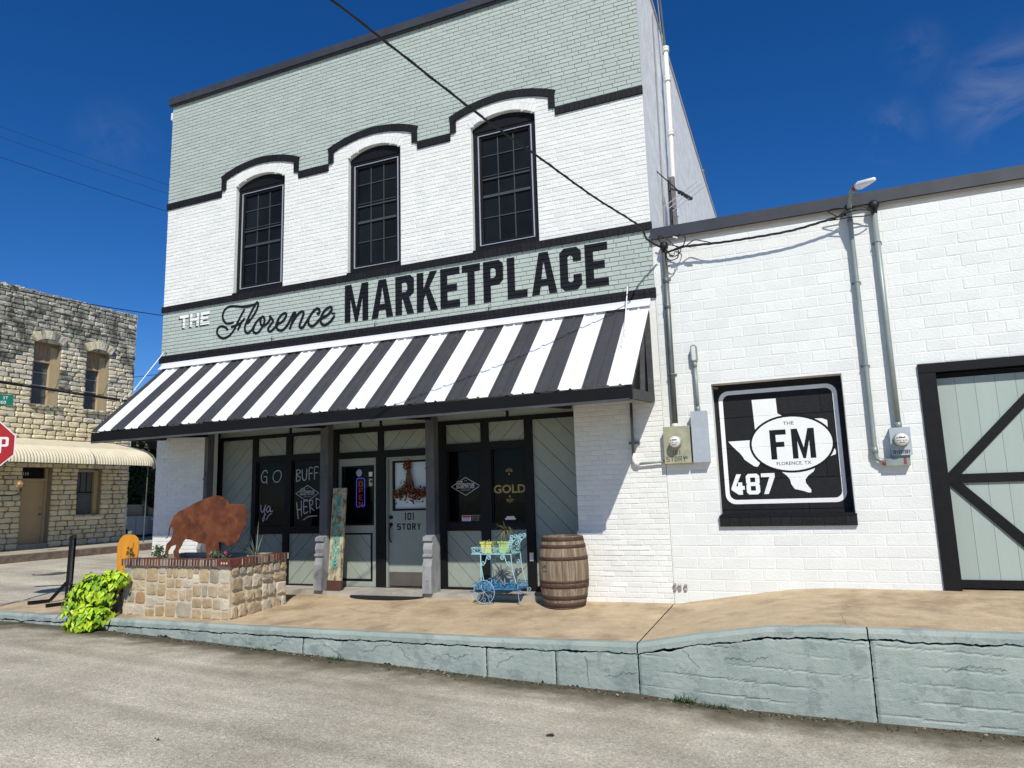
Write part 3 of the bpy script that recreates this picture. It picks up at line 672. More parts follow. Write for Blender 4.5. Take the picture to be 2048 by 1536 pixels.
# side and back walls, roof
mb = MB()
MS = Matrix(((0, 1, 0, XR), (1, 0, 0, 0), (0, 0, 1, 0), (0, 0, 0, 1)))   # (x,y,z)->(XR+y, x, z)
side = [(.003, -.3), (20, -.3), (20, 8.15), (9.8, 8.90), (5.95, 9.18), (1.33, 9.62), (.30, 9.72), (.003, 9.60)]
def sideprism(mbx, P, xa, xb, mi=0):
    n = len(P); vs = [(xb, p[0], p[1]) for p in P] + [(xa, p[0], p[1]) for p in P]
    tri = tessellate_polygon([[Vector((p[0], p[1], 0)) for p in P]]); fs = []
    for t in tri:
        a, b, c = [P[i] for i in t]
        if (b[0] - a[0]) * (c[1] - a[1]) - (b[1] - a[1]) * (c[0] - a[0]) < 0: t = (t[0], t[2], t[1])
        fs.append(tuple(t)); fs.append(tuple(n + i for i in reversed(t)))
    ar = sum(P[i][0] * P[(i + 1) % n][1] - P[(i + 1) % n][0] * P[i][1] for i in range(n))
    for i in range(n):
        j = (i + 1) % n; f = (j, i, i + n, j + n) if ar > 0 else (i, j, j + n, i + n); fs.append(f)
    mbx.add(vs, fs, mi)
sideprism(mb, [(.31, -.3)] + side[1:-2] + [(.31, 9.72)], XR - .3, XR - .003); mb.build('side_wall', M_stucco, bld)
mb = MB(); sideprism(mb, [(.31, -.3), (20, -.3), (20, 8.15), (.31, 9.40)], XL + .003, XL + .3); mb.box(XL, XR - .3, 19.7, 19.99, -.3, 8.14); mb.build('rear_wall', M_joint, bld)
mb = MB(); mb.add([(XL + .3, .3, 9.0), (XR - .3, .3, 9.0), (XR - .3, 19.7, 7.8), (XL + .3, 19.7, 7.8)], [(0, 1, 2, 3)]); mb.build('roof', M_roofflat, bld)
mb = MB()   # pale coping that falls with the side wall
for (a, b) in zip(side[2:-2], side[3:-1]):
    mb.bar((XR - .15, a[0], a[1] + .02), (XR - .15, b[0], b[1] + .02), .34, .05)
mb.build('side_coping', mat('pale_coping', (.60, .52, .50), .7, var=.08, scale=8), bld)
mb = MB(); mb.box(XL - .055, XL - .003, .01, .09, 9.15, 9.30); mb.build('corner_box', M_white, bld)
# painted lettering on the sage band follows the bricks beneath
JL = [ZB0 + k * CH for k in range(60, 80)]
JL = [z for z in JL if 4.36 < z < 5.2]
mb = MB(); 
LX = [('M', -6.872, -6.408), ('A', -6.345, -5.933), ('R', -5.893, -5.545), ('K', -5.497, -5.113), ('E', -5.072, -4.730), ('T', -4.692, -4.378), ('P', -4.330, -3.995), ('L', -3.932, -3.612), ('A', -3.545, -3.145), ('C', -3.097, -2.768), ('E', -2.712, -2.374)]
for ch, a, b in LX: letters(mb, ch, a, 4.487, b - a, .642, .125, 0, -.0045)
g1 = groove(mb, JL, .006, .010); g1.build('marketplace_lettering', M_letter, bld)
FLO = [[(-9.282,4.797),(-9.366,4.788),(-9.452,4.809),(-9.518,4.890),(-9.529,4.978),(-9.486,5.058),(-9.380,5.105),(-9.210,5.088),(-9.056,5.056),(-8.905,5.054),(-8.771,5.072)],
 [(-9.031,4.998),(-9.110,4.887),(-9.196,4.753),(-9.268,4.641),(-9.357,4.567),(-9.478,4.533),(-9.573,4.562),(-9.646,4.637),(-9.643,4.722),(-9.566,4.762),(-9.472,4.738),(-9.405,4.685)],
 [(-9.309,4.718),(-9.196,4.741),(-9.105,4.766),(-9.046,4.807),(-9.025,4.834)],[(-9.076,4.798),(-9.133,4.697),(-9.159,4.652)],
 [(-8.771,5.072),(-8.842,4.973),(-8.927,4.840),(-8.997,4.704),(-8.994,4.608),(-8.947,4.567),(-8.888,4.578),(-8.830,4.624),(-8.759,4.723),(-8.658,4.806)],
 [(-8.771,5.072),(-8.739,5.097),(-8.714,5.052),(-8.752,4.949),(-8.837,4.840),(-8.939,4.745)],
 [(-8.759,4.723),(-8.814,4.611),(-8.768,4.545),(-8.694,4.549),(-8.608,4.633),(-8.560,4.734),(-8.577,4.801),(-8.614,4.818),(-8.650,4.769),(-8.639,4.684),(-8.580,4.653),(-8.507,4.680),(-8.444,4.743),(-8.438,4.807)],
 [(-8.446,4.802),(-8.370,4.716),(-8.419,4.657),(-8.476,4.593),(-8.460,4.544),(-8.416,4.533),(-8.345,4.578),(-8.246,4.659)],
 [(-8.303,4.643),(-8.189,4.664),(-8.105,4.735),(-8.085,4.797),(-8.122,4.819),(-8.192,4.793),(-8.262,4.720),(-8.295,4.618),(-8.257,4.544),(-8.171,4.522),(-8.087,4.570),(-8.018,4.654),(-7.936,4.784),(-7.895,4.80),(-7.885,4.76)],
 [(-7.89,4.775),(-7.935,4.68),(-8.001,4.536)],
 [(-7.965,4.615),(-7.88,4.72),(-7.80,4.785),(-7.74,4.80),(-7.712,4.765),(-7.751,4.667),(-7.791,4.580),(-7.790,4.534),(-7.734,4.515),(-7.667,4.587),(-7.599,4.671),(-7.518,4.764),(-7.437,4.811),(-7.382,4.781),(-7.388,4.724),(-7.422,4.723)],
 [(-7.599,4.671),(-7.611,4.592),(-7.569,4.530),(-7.500,4.521),(-7.406,4.589),(-7.326,4.659)],
 [(-7.339,4.627),(-7.218,4.668),(-7.138,4.737),(-7.132,4.788),(-7.179,4.800),(-7.273,4.755),(-7.339,4.661),(-7.351,4.571),(-7.296,4.507),(-7.216,4.515),(-7.136,4.567),(-7.081,4.628)],[(-7.121,4.687),(-7.064,4.680)]]
mb = MB()
for i, s_ in enumerate(FLO): mb.ribbon(s_, .026 if len(s_) == 2 else .046, -.0035 - .0007 * i)
mb.build('script_lettering', M_letter, bld)
mb = MB(); letters(mb, 'THE', -10.585, 4.842, .225, .245, .062, .035, -.0050); m_ = groove(mb, JL, .006, .006); m_.build('white_lettering', M_whitepaint, bld)
mb = MB(); letters(mb, 'THE', -10.605, 4.822, .225, .245, .062, .035, -.0032); mb.build('lettering_shadow', M_letter, bld)

# arched windows of the upper floor
for i, (a, b) in enumerate(WIN):
    cx = (a + b) / 2; w = .46 * (b - a) / 1.125; y = .085
    fr = MB(); outer = [(a - .01, 5.28), (b + .01, 5.28)] + arcpts(cx, (b - a) / 2 + .01, ZS, .16, rev=True)
    zi0, zi1 = 5.435, 7.235
    fr.prism([outer, [(cx - w, zi0), (cx - w, zi1), (cx + w, zi1), (cx + w, zi0)]], y, y + .06)
    fr.prism([arcpts(cx, (b - a) / 2 - .03, ZS - .02, .14) + [(b - .03, 7.31), (a + .03, 7.31)]], y - .012, y)
    win = obj('window', fr.mesh('window', M_blacktrim), bld)
    mb = MB()
    x0, x1 = cx - w, cx + w
    for (p, q, r, s_) in ((x0 - .012, x0 + .006, zi0, zi1), (x1 - .006, x1 + .012, zi0, zi1), (x0 - .012, x1 + .012, zi0 - .012, zi0 - .001), (x0 - .012, x1 + .012, zi1 + .001, zi1 + .012)): mb.box(p, q, y - .014, y + .002, r, s_)
    obj('storm_frame', mb.mesh('storm_frame', M_alu), win, local=True)
    mb = MB(); iy = y + .012
    for p, q, r, s_ in ((x0 + .007, x0 + .045, zi0, zi1), (x1 - .045, x1 - .007, zi0, zi1), (x0 + .045, x1 - .045, zi0, zi0 + .05), (x0 + .045, x1 - .045, zi1 - .04, zi1)): mb.box(p, q, iy, iy + .04, r, s_)
    obj('sash_frame', mb.mesh('sash_frame', M_blacktrim), win, local=True)
    H = zi1 - zi0 - .09; gx0 = x0 + .046; gx1 = x1 - .046; cols = [gx0 + (gx1 - gx0) * k / 3 for k in range(4)]
    fz = [0, .235, .435, .60, .83, 1]; zz = [zi1 - .04 - H * f for f in (0, .17, .40, .565, .77, 1)]
    mb = MB(); iy = y + .028
    for k in (1, 2): mb.box(cols[k] - .008, cols[k] + .008, iy, iy + .018, zi0 + .05, zi1 - .04)
    for k, hh in ((1, .007), (4, .007)):
        for c in range(3): mb.box(cols[c] + (.008 if c else 0), cols[c + 1] - (.008 if c < 2 else 0), iy, iy + .018, zz[k] - hh, zz[k] + hh)
    mb.box(gx0, gx1, iy - .012, iy - .001, zz[2] - .013, zz[2] + .009); mb.box(gx0, gx1, iy - .010, iy - .001, zz[3] - .022, zz[3] + .018); mb.box(gx0, gx1, iy - .006, iy - .001, zz[2] + .045, zz[2] + .055)
    obj('muntin', mb.mesh('muntin', M_muntin), win, local=True)
    for c in range(3):
        for k in range(5):
            mb = MB(); mb.add([(cols[c] + .002, iy + .014, zz[k + 1] + .002), (cols[c + 1] - .002, iy + .014, zz[k + 1] + .002), (cols[c + 1] - .002, iy + .014 + rng.uniform(-.001, .001), zz[k] - .002), (cols[c] + .002, iy + .014 + rng.uniform(-.001, .001), zz[k] - .002)], [(0, 1, 2, 3)])
            obj('pane', mb.mesh('pane', M_upglass), win, local=True)
    mb = MB(); mb.box(a - .02, b + .02, .30, .32, 5.2, 7.6); obj('unlit_room_sheet', mb.mesh('unlit_room_sheet', M_roomdark), win, local=True)  # dark sheet stands in for the room; its darkness is put into the colour
    mb = MB(); mb.box(a + .002, b - .002, -.02, .085, 5.302, 5.335); obj('sill', mb.mesh('sill', M_blacktrim), win, local=True)

# ------------------------------------------------------------------ storefront
mb = MB(); mb.box(-9.84, -2.985, -.075, .62, .02, .212); mb.box(-9.84, -2.985, -.055, .62, -.05, .02)
mb.build('doorstep', M_conc, bld)
def clip(P, a, b, c):
    out = []
    for i in range(len(P)):
        p, q = P[i], P[(i + 1) % len(P)]; dp = a * p[0] + b * p[1] - c; dq = a * q[0] + b * q[1] - c
        if dp >= 0: out.append(p)
        if (dp >= 0) != (dq >= 0): t = dp / (dp - dq); out.append((p[0] + t * (q[0] - p[0]), p[1] + t * (q[1] - p[1])))
    return out
SF = thing('storefront', (-6.4, .38, .21), 'black framed shop front with sage diagonal boards and dark display windows under the striped awning', 'shop front')
RECT = [('p', -9.80, -9.09, .25, 2.715, 1), ('p', -8.98, -8.345, 2.40, 2.715, -1), ('p', -8.215, -7.59, 2.40, 2.715, 1), ('p', -7.25, -6.47, 2.375, 2.69, -1), ('p', -6.37, -5.50, 2.375, 2.69, 1),
        ('p', -5.22, -4.61, 2.41, 2.715, -1), ('p', -4.485, -3.89, 2.41, 2.715, 1), ('p', -3.765, -3.06, .28, 2.705, -1), ('p', -9.01, -8.39, .235, 1.055, -1), ('p', -8.265, -7.60, .235, 1.06, 1),
        ('p', -5.225, -4.63, .245, 1.08, -1), ('p', -4.49, -3.90, .25, 1.09, 1),
        ('g', -9.0, -8.36, 1.18, 2.31, 0), ('g', -8.225, -7.60, 1.165, 2.305, 0), ('g', -5.20, -4.635, 1.20, 2.31, 0), ('g', -4.445, -3.89, 1.19, 2.305, 0)]
fr = MB(); hol = [[(a, c), (a, d), (b, d), (b, c)] for _, a, b, c, d, _ in RECT] + [[(-7.262, .213), (-7.262, 2.272), (-6.505, 2.272), (-6.505, .213)], [(-6.335, .213), (-6.335, 2.262), (-5.40, 2.262), (-5.40, .213)]]
fr.prism([[(-9.90, .2125), (-2.97, .2125), (-2.97, 2.775), (-9.90, 2.775)]] + hol, .36, .44); fr.build('storefront_frame', M_blacktrim, SF)
def boards(root, x0, x1, z0, z1, dr, y, sp=.205, m_=None):
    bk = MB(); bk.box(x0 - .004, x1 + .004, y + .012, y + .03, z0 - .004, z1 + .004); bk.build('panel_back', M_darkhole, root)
    a, b = (1, -1) if dr > 0 else (1, 1); a *= .7071; b *= .7071
    c0 = min(a * x + b * z for x in (x0, x1) for z in (z0, z1)); c1 = max(a * x + b * z for x in (x0, x1) for z in (z0, z1)); c = c0 - random.uniform(0, sp)
    while c < c1:
        P = clip([(x0 + .002, z0 + .002), (x1 - .002, z0 + .002), (x1 - .002, z1 - .002), (x0 + .002, z1 - .002)], a, b, c + .0035); P = clip(P, -a, -b, -(c + sp - .0035)) if P else P
        if len(P) > 2 and (max(p[0] for p in P) - min(p[0] for p in P)) > .012:
            k = MB(); k.prism([P], y + random.uniform(-.001, .001), y + .012); k.build('board', m_ or M_panel, root)
        c += sp
for k, a, b, c, d, dr in RECT:
    if k == 'p': boards(SF, a, b, c, d, dr, .395)
    else:
        f_ = MB(); f_.prism([[(a, c), (b, c), (b, d), (a, d)], [(a + .022, c + .022), (a + .022, d - .022), (b - .022, d - .022), (b - .022, c + .022)]], .385, .43); w_ = obj('window', f_.mesh('window', M_blacktrim), SF); w_.location = -Vector(SF.location)
        p_ = MB(); p_.add([(a + .02, .405, c + .02), (b - .02, .405, c + .02), (b - .02, .405, d - .02), (a + .02, .405, d - .02)], [(0, 1, 2, 3)]); obj('pane', p_.mesh('pane', M_glass), w_, local=True)
# plain boards above the head rail, with black straps
up = [-9.90, -8.27, -6.82, -6.42, -4.16, -2.97]
for a, b in zip(up, up[1:]):
    k = MB(); k.box(a + .022, b - .022, .385, .41, 2.776, 4.0); k.build('fascia_board', M_panel, SF)
for a in up[1:-1]: k = MB(); k.box(a - .0215, a + .0215, .372, .41, 2.776, 4.0); k.build('strap', M_blacktrim, SF)
# fixed leaf beside the door
D1 = MB(); D1.prism([[(-7.26, .214), (-6.507, .214), (-6.507, 2.27), (-7.26, 2.27)], [(-7.20, 1.18), (-7.20, 2.15), (-6.56, 2.15), (-6.56, 1.18)], [(-7.19, .30), (-7.19, 1.06), (-6.585, 1.06), (-6.585, .30)]], .392, .435)
lf = obj('fixed_door', D1.mesh('fixed_door', M_panel), SF); lf.location = -Vector(SF.location); ABS[lf.name] = Vector((0, 0, 0))
k = MB(); k.prism([[(-7.189, .301), (-6.586, .301), (-6.586, 1.059), (-7.189, 1.059)], [(-7.165, .335), (-7.165, 1.035), (-6.62, 1.035), (-6.62, .335)]], .388, .42); obj('black_border', k.mesh('black_border', M_blacktrim), lf, local=True)
boards(SF, -7.165, -6.62, .335, 1.035, -1, .40, .23)
k = MB(); k.prism([[(-7.199, 1.181), (-6.561, 1.181), (-6.561, 2.149), (-7.199, 2.149)], [(-7.17, 1.21), (-7.17, 2.12), (-6.59, 2.12), (-6.59, 1.21)]], .388, .42); obj('glazing_bead', k.mesh('glazing_bead', M_blacktrim), lf, local=True)
k = MB(); k.add([(-7.18, .408, 1.2), (-6.58, .408, 1.2), (-6.58, .408, 2.13), (-7.18, .408, 2.13)], [(0, 1, 2, 3)]); obj('pane', k.mesh('pane', M_glass), lf, local=True)
# entrance door
k = MB(); k.box(-6.334, -6.312, .40, .475, .213, 2.26); k.box(-6.312, -5.402, .40, .475, 2.240, 2.26); k.build('door_jamb', M_panel, SF)
D2 = MB(); D2.prism([[(-6.308, .232), (-5.405, .232), (-5.405, 2.238), (-6.308, 2.238)], [(-6.245, 1.40), (-6.245, 2.20), (-5.49, 2.20), (-5.49, 1.40)]], .45, .492)
dr_ = obj('door', D2.mesh('door', M_panel), SF); dr_.location = -Vector(SF.location)
k = MB(); k.prism([[(-6.244, 1.401), (-5.491, 1.401), (-5.491, 2.199), (-6.244, 2.199)], [(-6.213, 1.432), (-6.213, 2.168), (-5.52, 2.168), (-5.52, 1.432)]], .444, .48); obj('glazing_bead', k.mesh('glazing_bead', M_blacktrim), dr_, local=True)
k = MB(); k.add([(-6.22, .46, 1.42), (-5.51, .46, 1.42), (-5.51, .46, 2.18), (-6.22, .46, 2.18)], [(0, 1, 2, 3)]); obj('pane', k.mesh('pane', glass_mat('door_glass')), dr_, local=True)
k = MB(); k.box(-6.24, -5.49, .482, .49, 1.40, 2.20); obj('white_blind', k.mesh('white_blind', mat('white_blind_paper', (.80, .83, .85), .7, var=.02)), dr_, local=True)
k = MB(); k.box(-6.306, -5.407, .445, .4495, .234, .447); obj('kick_plate', k.mesh('kick_plate', mat('dull_kick_plate', (.13, .115, .10), .5, var=.15, scale=5, metal=.3)), dr_, local=True)
k = MB(); k.lathe([(.03, 0), (.03, -.02), (.018, -.035)], (-6.268, .45, 1.30), 12, ax='y'); k.lathe([(.03, 0), (.03, -.018)], (-6.268, .45, 1.185), 12, ax='y')
k.tube([(-6.268, .43, 1.17), (-6.268, .395, 1.11), (-6.268, .39, 1.0), (-6.268, .41, .93), (-6.268, .447, .91)], .011, 8); obj('handle', k.mesh('handle', M_rub, True), dr_, local=True)
k = MB(); letters(k, '101', -6.030, 1.255, .055, .112, .020, .012, .4485, widths=[.05, .07, .05]); letters(k, 'STORY', -6.160, 1.10, .068, .100, .021, .024, .4485); obj('lettering', k.mesh('lettering', M_letter), dr_, local=True)
# posts with shaped plinths
def post(x0, x1, full=True):
    k = MB(); k.box(x0, x1, .0, .14, 1.046, 3.1)
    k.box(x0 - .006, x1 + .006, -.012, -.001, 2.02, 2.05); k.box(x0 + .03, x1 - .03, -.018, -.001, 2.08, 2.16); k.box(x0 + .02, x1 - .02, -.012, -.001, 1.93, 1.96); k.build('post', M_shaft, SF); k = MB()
    w = (x1 - x0)
    prof = [(-.130, .213), (-.124, .60), (-.098, .655), (-.082, .72), (-.112, .735), (-.112, .765), (-.078, .775), (-.098, .84), (-.092, .88), (-.060, .955), (-.100, .965), (-.100, 1.02), (0, 1.045)]
    o = len(k.v); n = len(prof)
    for xx in (x0 - .004, x1 + .004): k.v += [(xx, p[0], p[1]) for p in prof] + [(xx, .15, p[1]) for p in prof]
    N2 = 2 * n
    for i in range(n - 1):
        a = o + i; k.f += [(a + 1, a, a + N2, a + N2 + 1)[::1], (a, a + 1, a + n + 1, a + n), (a + N2 + 1, a + N2, a + N2 + n, a + N2 + n + 1)]; k.m += [0] * 3
    k.f.append((o + n - 1, o + N2 + n - 1, o + N2 + N2 - 1, o + N2 - 1)[::-1]); k.m.append(0)
    k.lathe([(.045, 0), (.045, -.006), (.03, -.008), (.03, -.003)], ((x0 + x1) / 2, -.126, .43), 14, ax='y')
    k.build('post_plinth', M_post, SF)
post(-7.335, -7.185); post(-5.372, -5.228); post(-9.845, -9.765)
k = MB(); k.lathe([(.022, 0), (.022, -.02), (.008, -.025)], (-8.32, .36, .66), 10, ax='y'); k.box(-8.345, -8.295, .352, .36, .60, .72); k.lathe([(.022, 0), (.022, -.02)], (-3.83, .36, .70), 10, ax='y'); k.box(-3.86, -3.80, .352, .36, .64, .76); k.build('cylinder_lock', M_alu, SF)
# the shop room behind the glass
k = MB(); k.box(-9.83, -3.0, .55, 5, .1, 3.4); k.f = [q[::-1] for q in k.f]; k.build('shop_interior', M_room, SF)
rr = random.Random(3); k = MB()
for i in range(16):
    x = rr.choice([rr.uniform(-8.95, -7.7), rr.uniform(-7.1, -6.6), rr.uniform(-5.2, -4.0)]); z = rr.choice([.9, 1.25, 1.6]); k.box(x, x + rr.uniform(.1, .35), 1.1, 1.25, z, z + rr.uniform(.1, .3), rr.randrange(2))
k.box(-9.0, -7.6, 1.05, 1.35, 1.18, 1.21, 0); k.box(-9.0, -7.6, 1.05, 1.35, 1.55, 1.58, 0); k.box(-5.2, -3.9, 1.5, 1.8, 1.5, 1.53, 0)
k.build('display_shelf', [M_ply, mat('dark_goods', (.10, .05, .04), .8, var=.5, scale=9)], SF)
for x, z in ((-4.66, 2.10), (-4.33, 2.26)):
    k = MB(); k.lathe([(.006, -.03), (.018, -.015), (.018, .01), (.006, .03)], (x, .9, z), 8); k.build('light_bulb', mat('lit_bulb', (1, .95, .85), .5, emis=((1, .93, .82), 7.)), SF)
# markers and transfers on the glass
C = MB(); yy = .3995
def ch(pts, w=.017): C.ribbon(pts, w, yy - .0003 * (len(C.f) % 9))
CW = []
for P in ([(-8.78,2.11),(-8.80,2.15),(-8.86,2.14),(-8.91,2.06),(-8.90,1.98),(-8.85,1.94),(-8.79,1.97),(-8.79,2.04)], [(-8.85,2.045),(-8.79,2.045)], [(-8.79,1.99),(-8.785,1.93)],
          [(-8.55,2.14),(-8.62,2.11),(-8.65,2.03),(-8.62,1.96),(-8.55,1.94),(-8.49,1.99),(-8.47,2.07),(-8.50,2.13),(-8.55,2.14)],
          [(-8.14,2.13),(-8.14,1.95)], [(-8.14,2.13),(-8.08,2.13),(-8.06,2.09),(-8.13,2.05),(-8.06,2.0),(-8.08,1.95),(-8.14,1.94)], [(-8.02,2.13),(-8.01,1.99),(-7.97,1.95),(-7.93,1.99),(-7.92,2.14)],
          [(-7.87,1.96),(-7.87,2.15),(-7.80,2.155)], [(-7.87,2.06),(-7.81,2.065)], [(-7.76,1.965),(-7.76,2.16),(-7.69,2.165)], [(-7.76,2.065),(-7.70,2.07)],
          [(-8.91,1.55),(-8.90,1.46),(-8.87,1.43),(-8.84,1.46),(-8.80,1.55)], [(-8.81,1.54),(-8.82,1.40),(-8.83,1.29),(-8.86,1.28),(-8.85,1.33),(-8.79,1.40)], [(-8.70,1.52),(-8.75,1.52),(-8.78,1.46),(-8.74,1.43),(-8.69,1.50),(-8.70,1.44),(-8.64,1.45)], [(-8.78,1.30),(-8.73,1.37),(-8.66,1.41)],
          [(-8.13,1.58),(-8.09,1.31)], [(-8.03,1.60),(-8.02,1.35)], [(-8.11,1.45),(-8.02,1.47)], [(-7.98,1.60),(-7.97,1.40),(-7.89,1.42)], [(-7.98,1.60),(-7.90,1.62)], [(-7.975,1.50),(-7.91,1.51)],
          [(-7.86,1.61),(-7.84,1.41)], [(-7.86,1.61),(-7.79,1.60),(-7.80,1.54),(-7.85,1.51),(-7.76,1.44)], [(-7.72,1.64),(-7.71,1.47)], [(-7.72,1.64),(-7.64,1.60),(-7.65,1.50),(-7.71,1.47)], [(-7.98,1.29),(-7.86,1.34),(-7.70,1.35)]): CW.append(P)
for nm_, test in (('GO', lambda p: p[0] < -8.3 and p[1] > 1.8), ('ya', lambda p: p[0] < -8.3 and p[1] < 1.8), ('BUFF', lambda p: p[0] > -8.3 and p[1] > 1.8), ('HERD', lambda p: p[0] > -8.3 and p[1] < 1.8)):
    C = MB()
    for P in CW:
        if test(P[0]): ch(P)
    C.build('chalk_lettering', M_chalk, SF, label='white hand-drawn word ' + nm_ + ' on the window', kind='stuff')
def diamond(cx, cz, hw, hh, y=.3990):
    k = MB(); o = [(cx - hw, cz), (cx, cz - hh), (cx + hw, cz), (cx, cz + hh)]; i_ = [(cx - hw * .92, cz), (cx, cz + hh * .92), (cx + hw * .92, cz), (cx, cz - hh * .92)]
    k.flat([o, i_], y); letters(k, 'MARKETPLACE', cx - hw * .62, cz - hh * .22, hw * .095, hh * .30, hw * .026, hw * .018, y)
    S = hw * .62 / 1.3
    for s_ in FLO: k.ribbon([(cx + (p[0] + 8.3) * S, cz + hh * .16 + (p[1] - 4.6) * S) for p in s_], .0065, y - .0004, smooth=False)
    puttext(k, 'THE', cx, cz + hh * .55, .022, y, center=True); k.box(cx - hw * .3, cx + hw * .3, y - .0002, y, cz - hh * .42, cz - hh * .38)
    k.build('diamond_logo', M_chalk, SF)
diamond(-7.905, 1.728, .25, .142); diamond(-4.90, 1.75, .255, .142)
k = MB(); puttext(k, 'GOLD', -4.425, 1.632, .168, .3990, bold=.004, width=.52); k.build('gold_lettering', M_gold, SF)
for cx, cz, s_ in ((-4.165, 1.955, 1), (-4.163, 1.53, -1)):
    k = MB()
    for a in (-70, -36, 0, 36, 70):
        d = Vector((sin(radians(a)), cos(radians(a)) * s_)); l = .078 - abs(a) * .0003; n_ = Vector((-d.y, d.x)) * .008; p0 = Vector((cx, cz - (.03 - abs(a) * .0002) * s_)) + d * .014; P = [p0, p0 + d * l * .6 + n_, p0 + d * l, p0 + d * l * .6 - n_]
        k.flat([[tuple(q) for q in P]], .3988 - .0003 * (a + 62) / 31)
    k.box(cx - .010, cx + .010, .3975, .3982, cz - .062 if s_ > 0 else cz + .03, cz - .03 if s_ > 0 else cz + .062); k.build('gold_ornament', M_gold, SF)
k = MB(); k.box(-4.972, -4.82, .3965, .398, 1.19, 1.31, 0); k.box(-4.965, -4.827, .3955, .396, 1.275, 1.305, 1)
for z in (1.215, 1.238, 1.258): k.box(-4.955, -4.84, .3955, .396, z, z + .006, 2)
k.build('paper_notice', [M_signwhite, M_stop, M_letter], SF)
k = MB(); k.box(-4.815, -4.64, .3970, .398, 1.19, 1.315, 0); letters(k, 'OPEN', -4.81, 1.20, .034, .10, .009, .008, .396, mi=1); k.build('open_card', [mat('tan_card', (.20, .17, .12), .8), M_letter], SF)
k = MB(); k.box(-4.25, -4.08, .3972, .398, 1.235, 1.262); k.box(-4.225, -4.10, .3972, .398, 1.263, 1.285); k.build('vinyl_sticker', M_signwhite, SF)
k = MB(); k.lathe([(.058, 0), (.058, -.001)], (-6.855, .3990, 2.03), 20, ax='y'); k.build('round_sticker', mat('pale_blue_sticker', (.42, .45, .62), .6), SF)
k = MB(); k.box(-6.665, -6.575, .3980, .399, 1.965, 2.04, 0); k.box(-6.662, -6.578, .3980, .399, 1.81, 1.93, 1); k.lathe([(.022, 0), (.022, -.0008)], (-6.62, .3976, 1.885), 12, mi=2, ax='y'); k.build('door_sticker', [M_signwhite, mat('cream_sticker', (.52, .50, .38), .6), M_letter], SF)

# ------------------------------------------------------------------ awning
aw = thing('striped_awning', (-6.43, -.7, 2.8), 'black and white striped corrugated metal awning over the shop front', 'awning')
AX0 = -11.03; PW = (-1.815 + 11.03) / 30; ZA0, ZA1 = 4.135, 2.83; YA0, YA1 = -.022, -1.405
prof = [(0, 0), (.010, .020), (.028, .020), (.040, 0), (PW / 2 - .004, 0), (PW / 2 + .006, .020), (PW / 2 + .024, .020), (PW / 2 + .036, 0), (PW, 0)]
nrm = Vector((0, -(ZA0 - ZA1), (YA0 - YA1))); nrm = Vector((0, -(ZA0 - ZA1), abs(YA0 - YA1))).normalized()
AXL = -10.85
for i in range(30):
    k = MB(); x0 = AX0 + i * PW; n = len(prof)
    for t in (0, 1):
        base = Vector((0, YA0 + (YA1 - YA0) * t, ZA0 + (ZA1 - ZA0) * t))
        for u, h in prof: p = base + nrm * h; k.v.append((max(x0 + u, AXL + u * .001), p.y, p.z))
    for t in (0, 1):
        base = Vector((0, YA0 + (YA1 - YA0) * t, ZA0 + (ZA1 - ZA0) * t))
        for u, h in prof: p = base + nrm * (h - .003); k.v.append((max(x0 + u, AXL + u * .001), p.y, p.z))
    for j in range(n - 1): k.f += [(j, n + j, n + j + 1, j + 1), (2 * n + j, 2 * n + j + 1, 3 * n + j + 1, 3 * n + j), (n + j, 3 * n + j, 3 * n + j + 1, n + j + 1)]; k.m += [0] * 3
    k.build('awning_panel', M_whitemetal if i % 2 else M_blackmetal, aw)
    k = MB()
    for t in (.04, .36, .68, .95):
        for u in (.058, .125, PW / 2 + .055, PW / 2 + .12): p = Vector((x0 + u + random.uniform(-.004, .004), YA0 + (YA1 - YA0) * t, ZA0 + (ZA1 - ZA0) * t)) + nrm * .002; (x0 + u > AXL + .02) and k.obox(p, (.0045, 0, 0), nrm * .003, nrm.cross(Vector((1, 0, 0))) * .0045)
    k.build('screws', M_boxgrey if i % 2 else M_galvold, aw, kind='stuff')
k = MB(); k.box(-10.96, -1.80, -.045, -.031, 4.135, 4.205); 
p0 = Vector((0, -.045, 4.14)) + nrm * .022; p1 = p0 + Vector((0, -.09, -.085)); k.obox(((-10.94 - 1.80) / 2, (p0.y + p1.y) / 2, (p0.z + p1.z) / 2 + .004), ((-1.80 + 10.94) / 2, 0, 0), tuple((p1 - p0) / 2), tuple(nrm * .0025)); k.build('flashing', M_whitemetal, aw)
k = MB(); k.box(AXL + .0, -1.815, -1.425, -1.390, 2.655, 2.812); k.build('fascia', M_fascia, aw)
k = MB(); k.box(AXL + .03, -1.845, -1.388, -1.30, 2.66, 2.72); k.box(AXL + .03, -1.845, -1.44, -1.426, 2.635, 2.665); k.build('eave_beam', M_greywood, aw)
for x in (-10.80, -9.80, -7.26, -5.30, -3.04, -1.865):
    k = MB(); k.bar((x, -1.30, 2.735), (x, -.02, 2.83), .07, .12, mi=0); k.build('tie_beam', M_greywood if x in (-10.80, -1.865) else M_fascia, aw)
    k = MB(); k.bar((x, YA0 - .02, ZA0 - .09), (x, YA1 + .1, ZA1 + .01), .06, .09); k.build('rafter', M_greywood, aw)
    k = MB(); k.box(x - .035, x + .035, -.075, -.012, 2.80, 4.02); k.build('wall_post', M_greywood, aw)
    k = MB(); k.bar((x, -.60, 2.79), (x, -.42, 3.66), .05, .05); k.build('strut', M_greywood, aw)
for x in (AXL + .10, -1.915):
    k = MB(); sideprism(k, [(-1.36, 2.80), (-.02, 2.80), (-.02, 4.06)], x - .006, x + .006); k.build('end_board', M_fascia, aw)
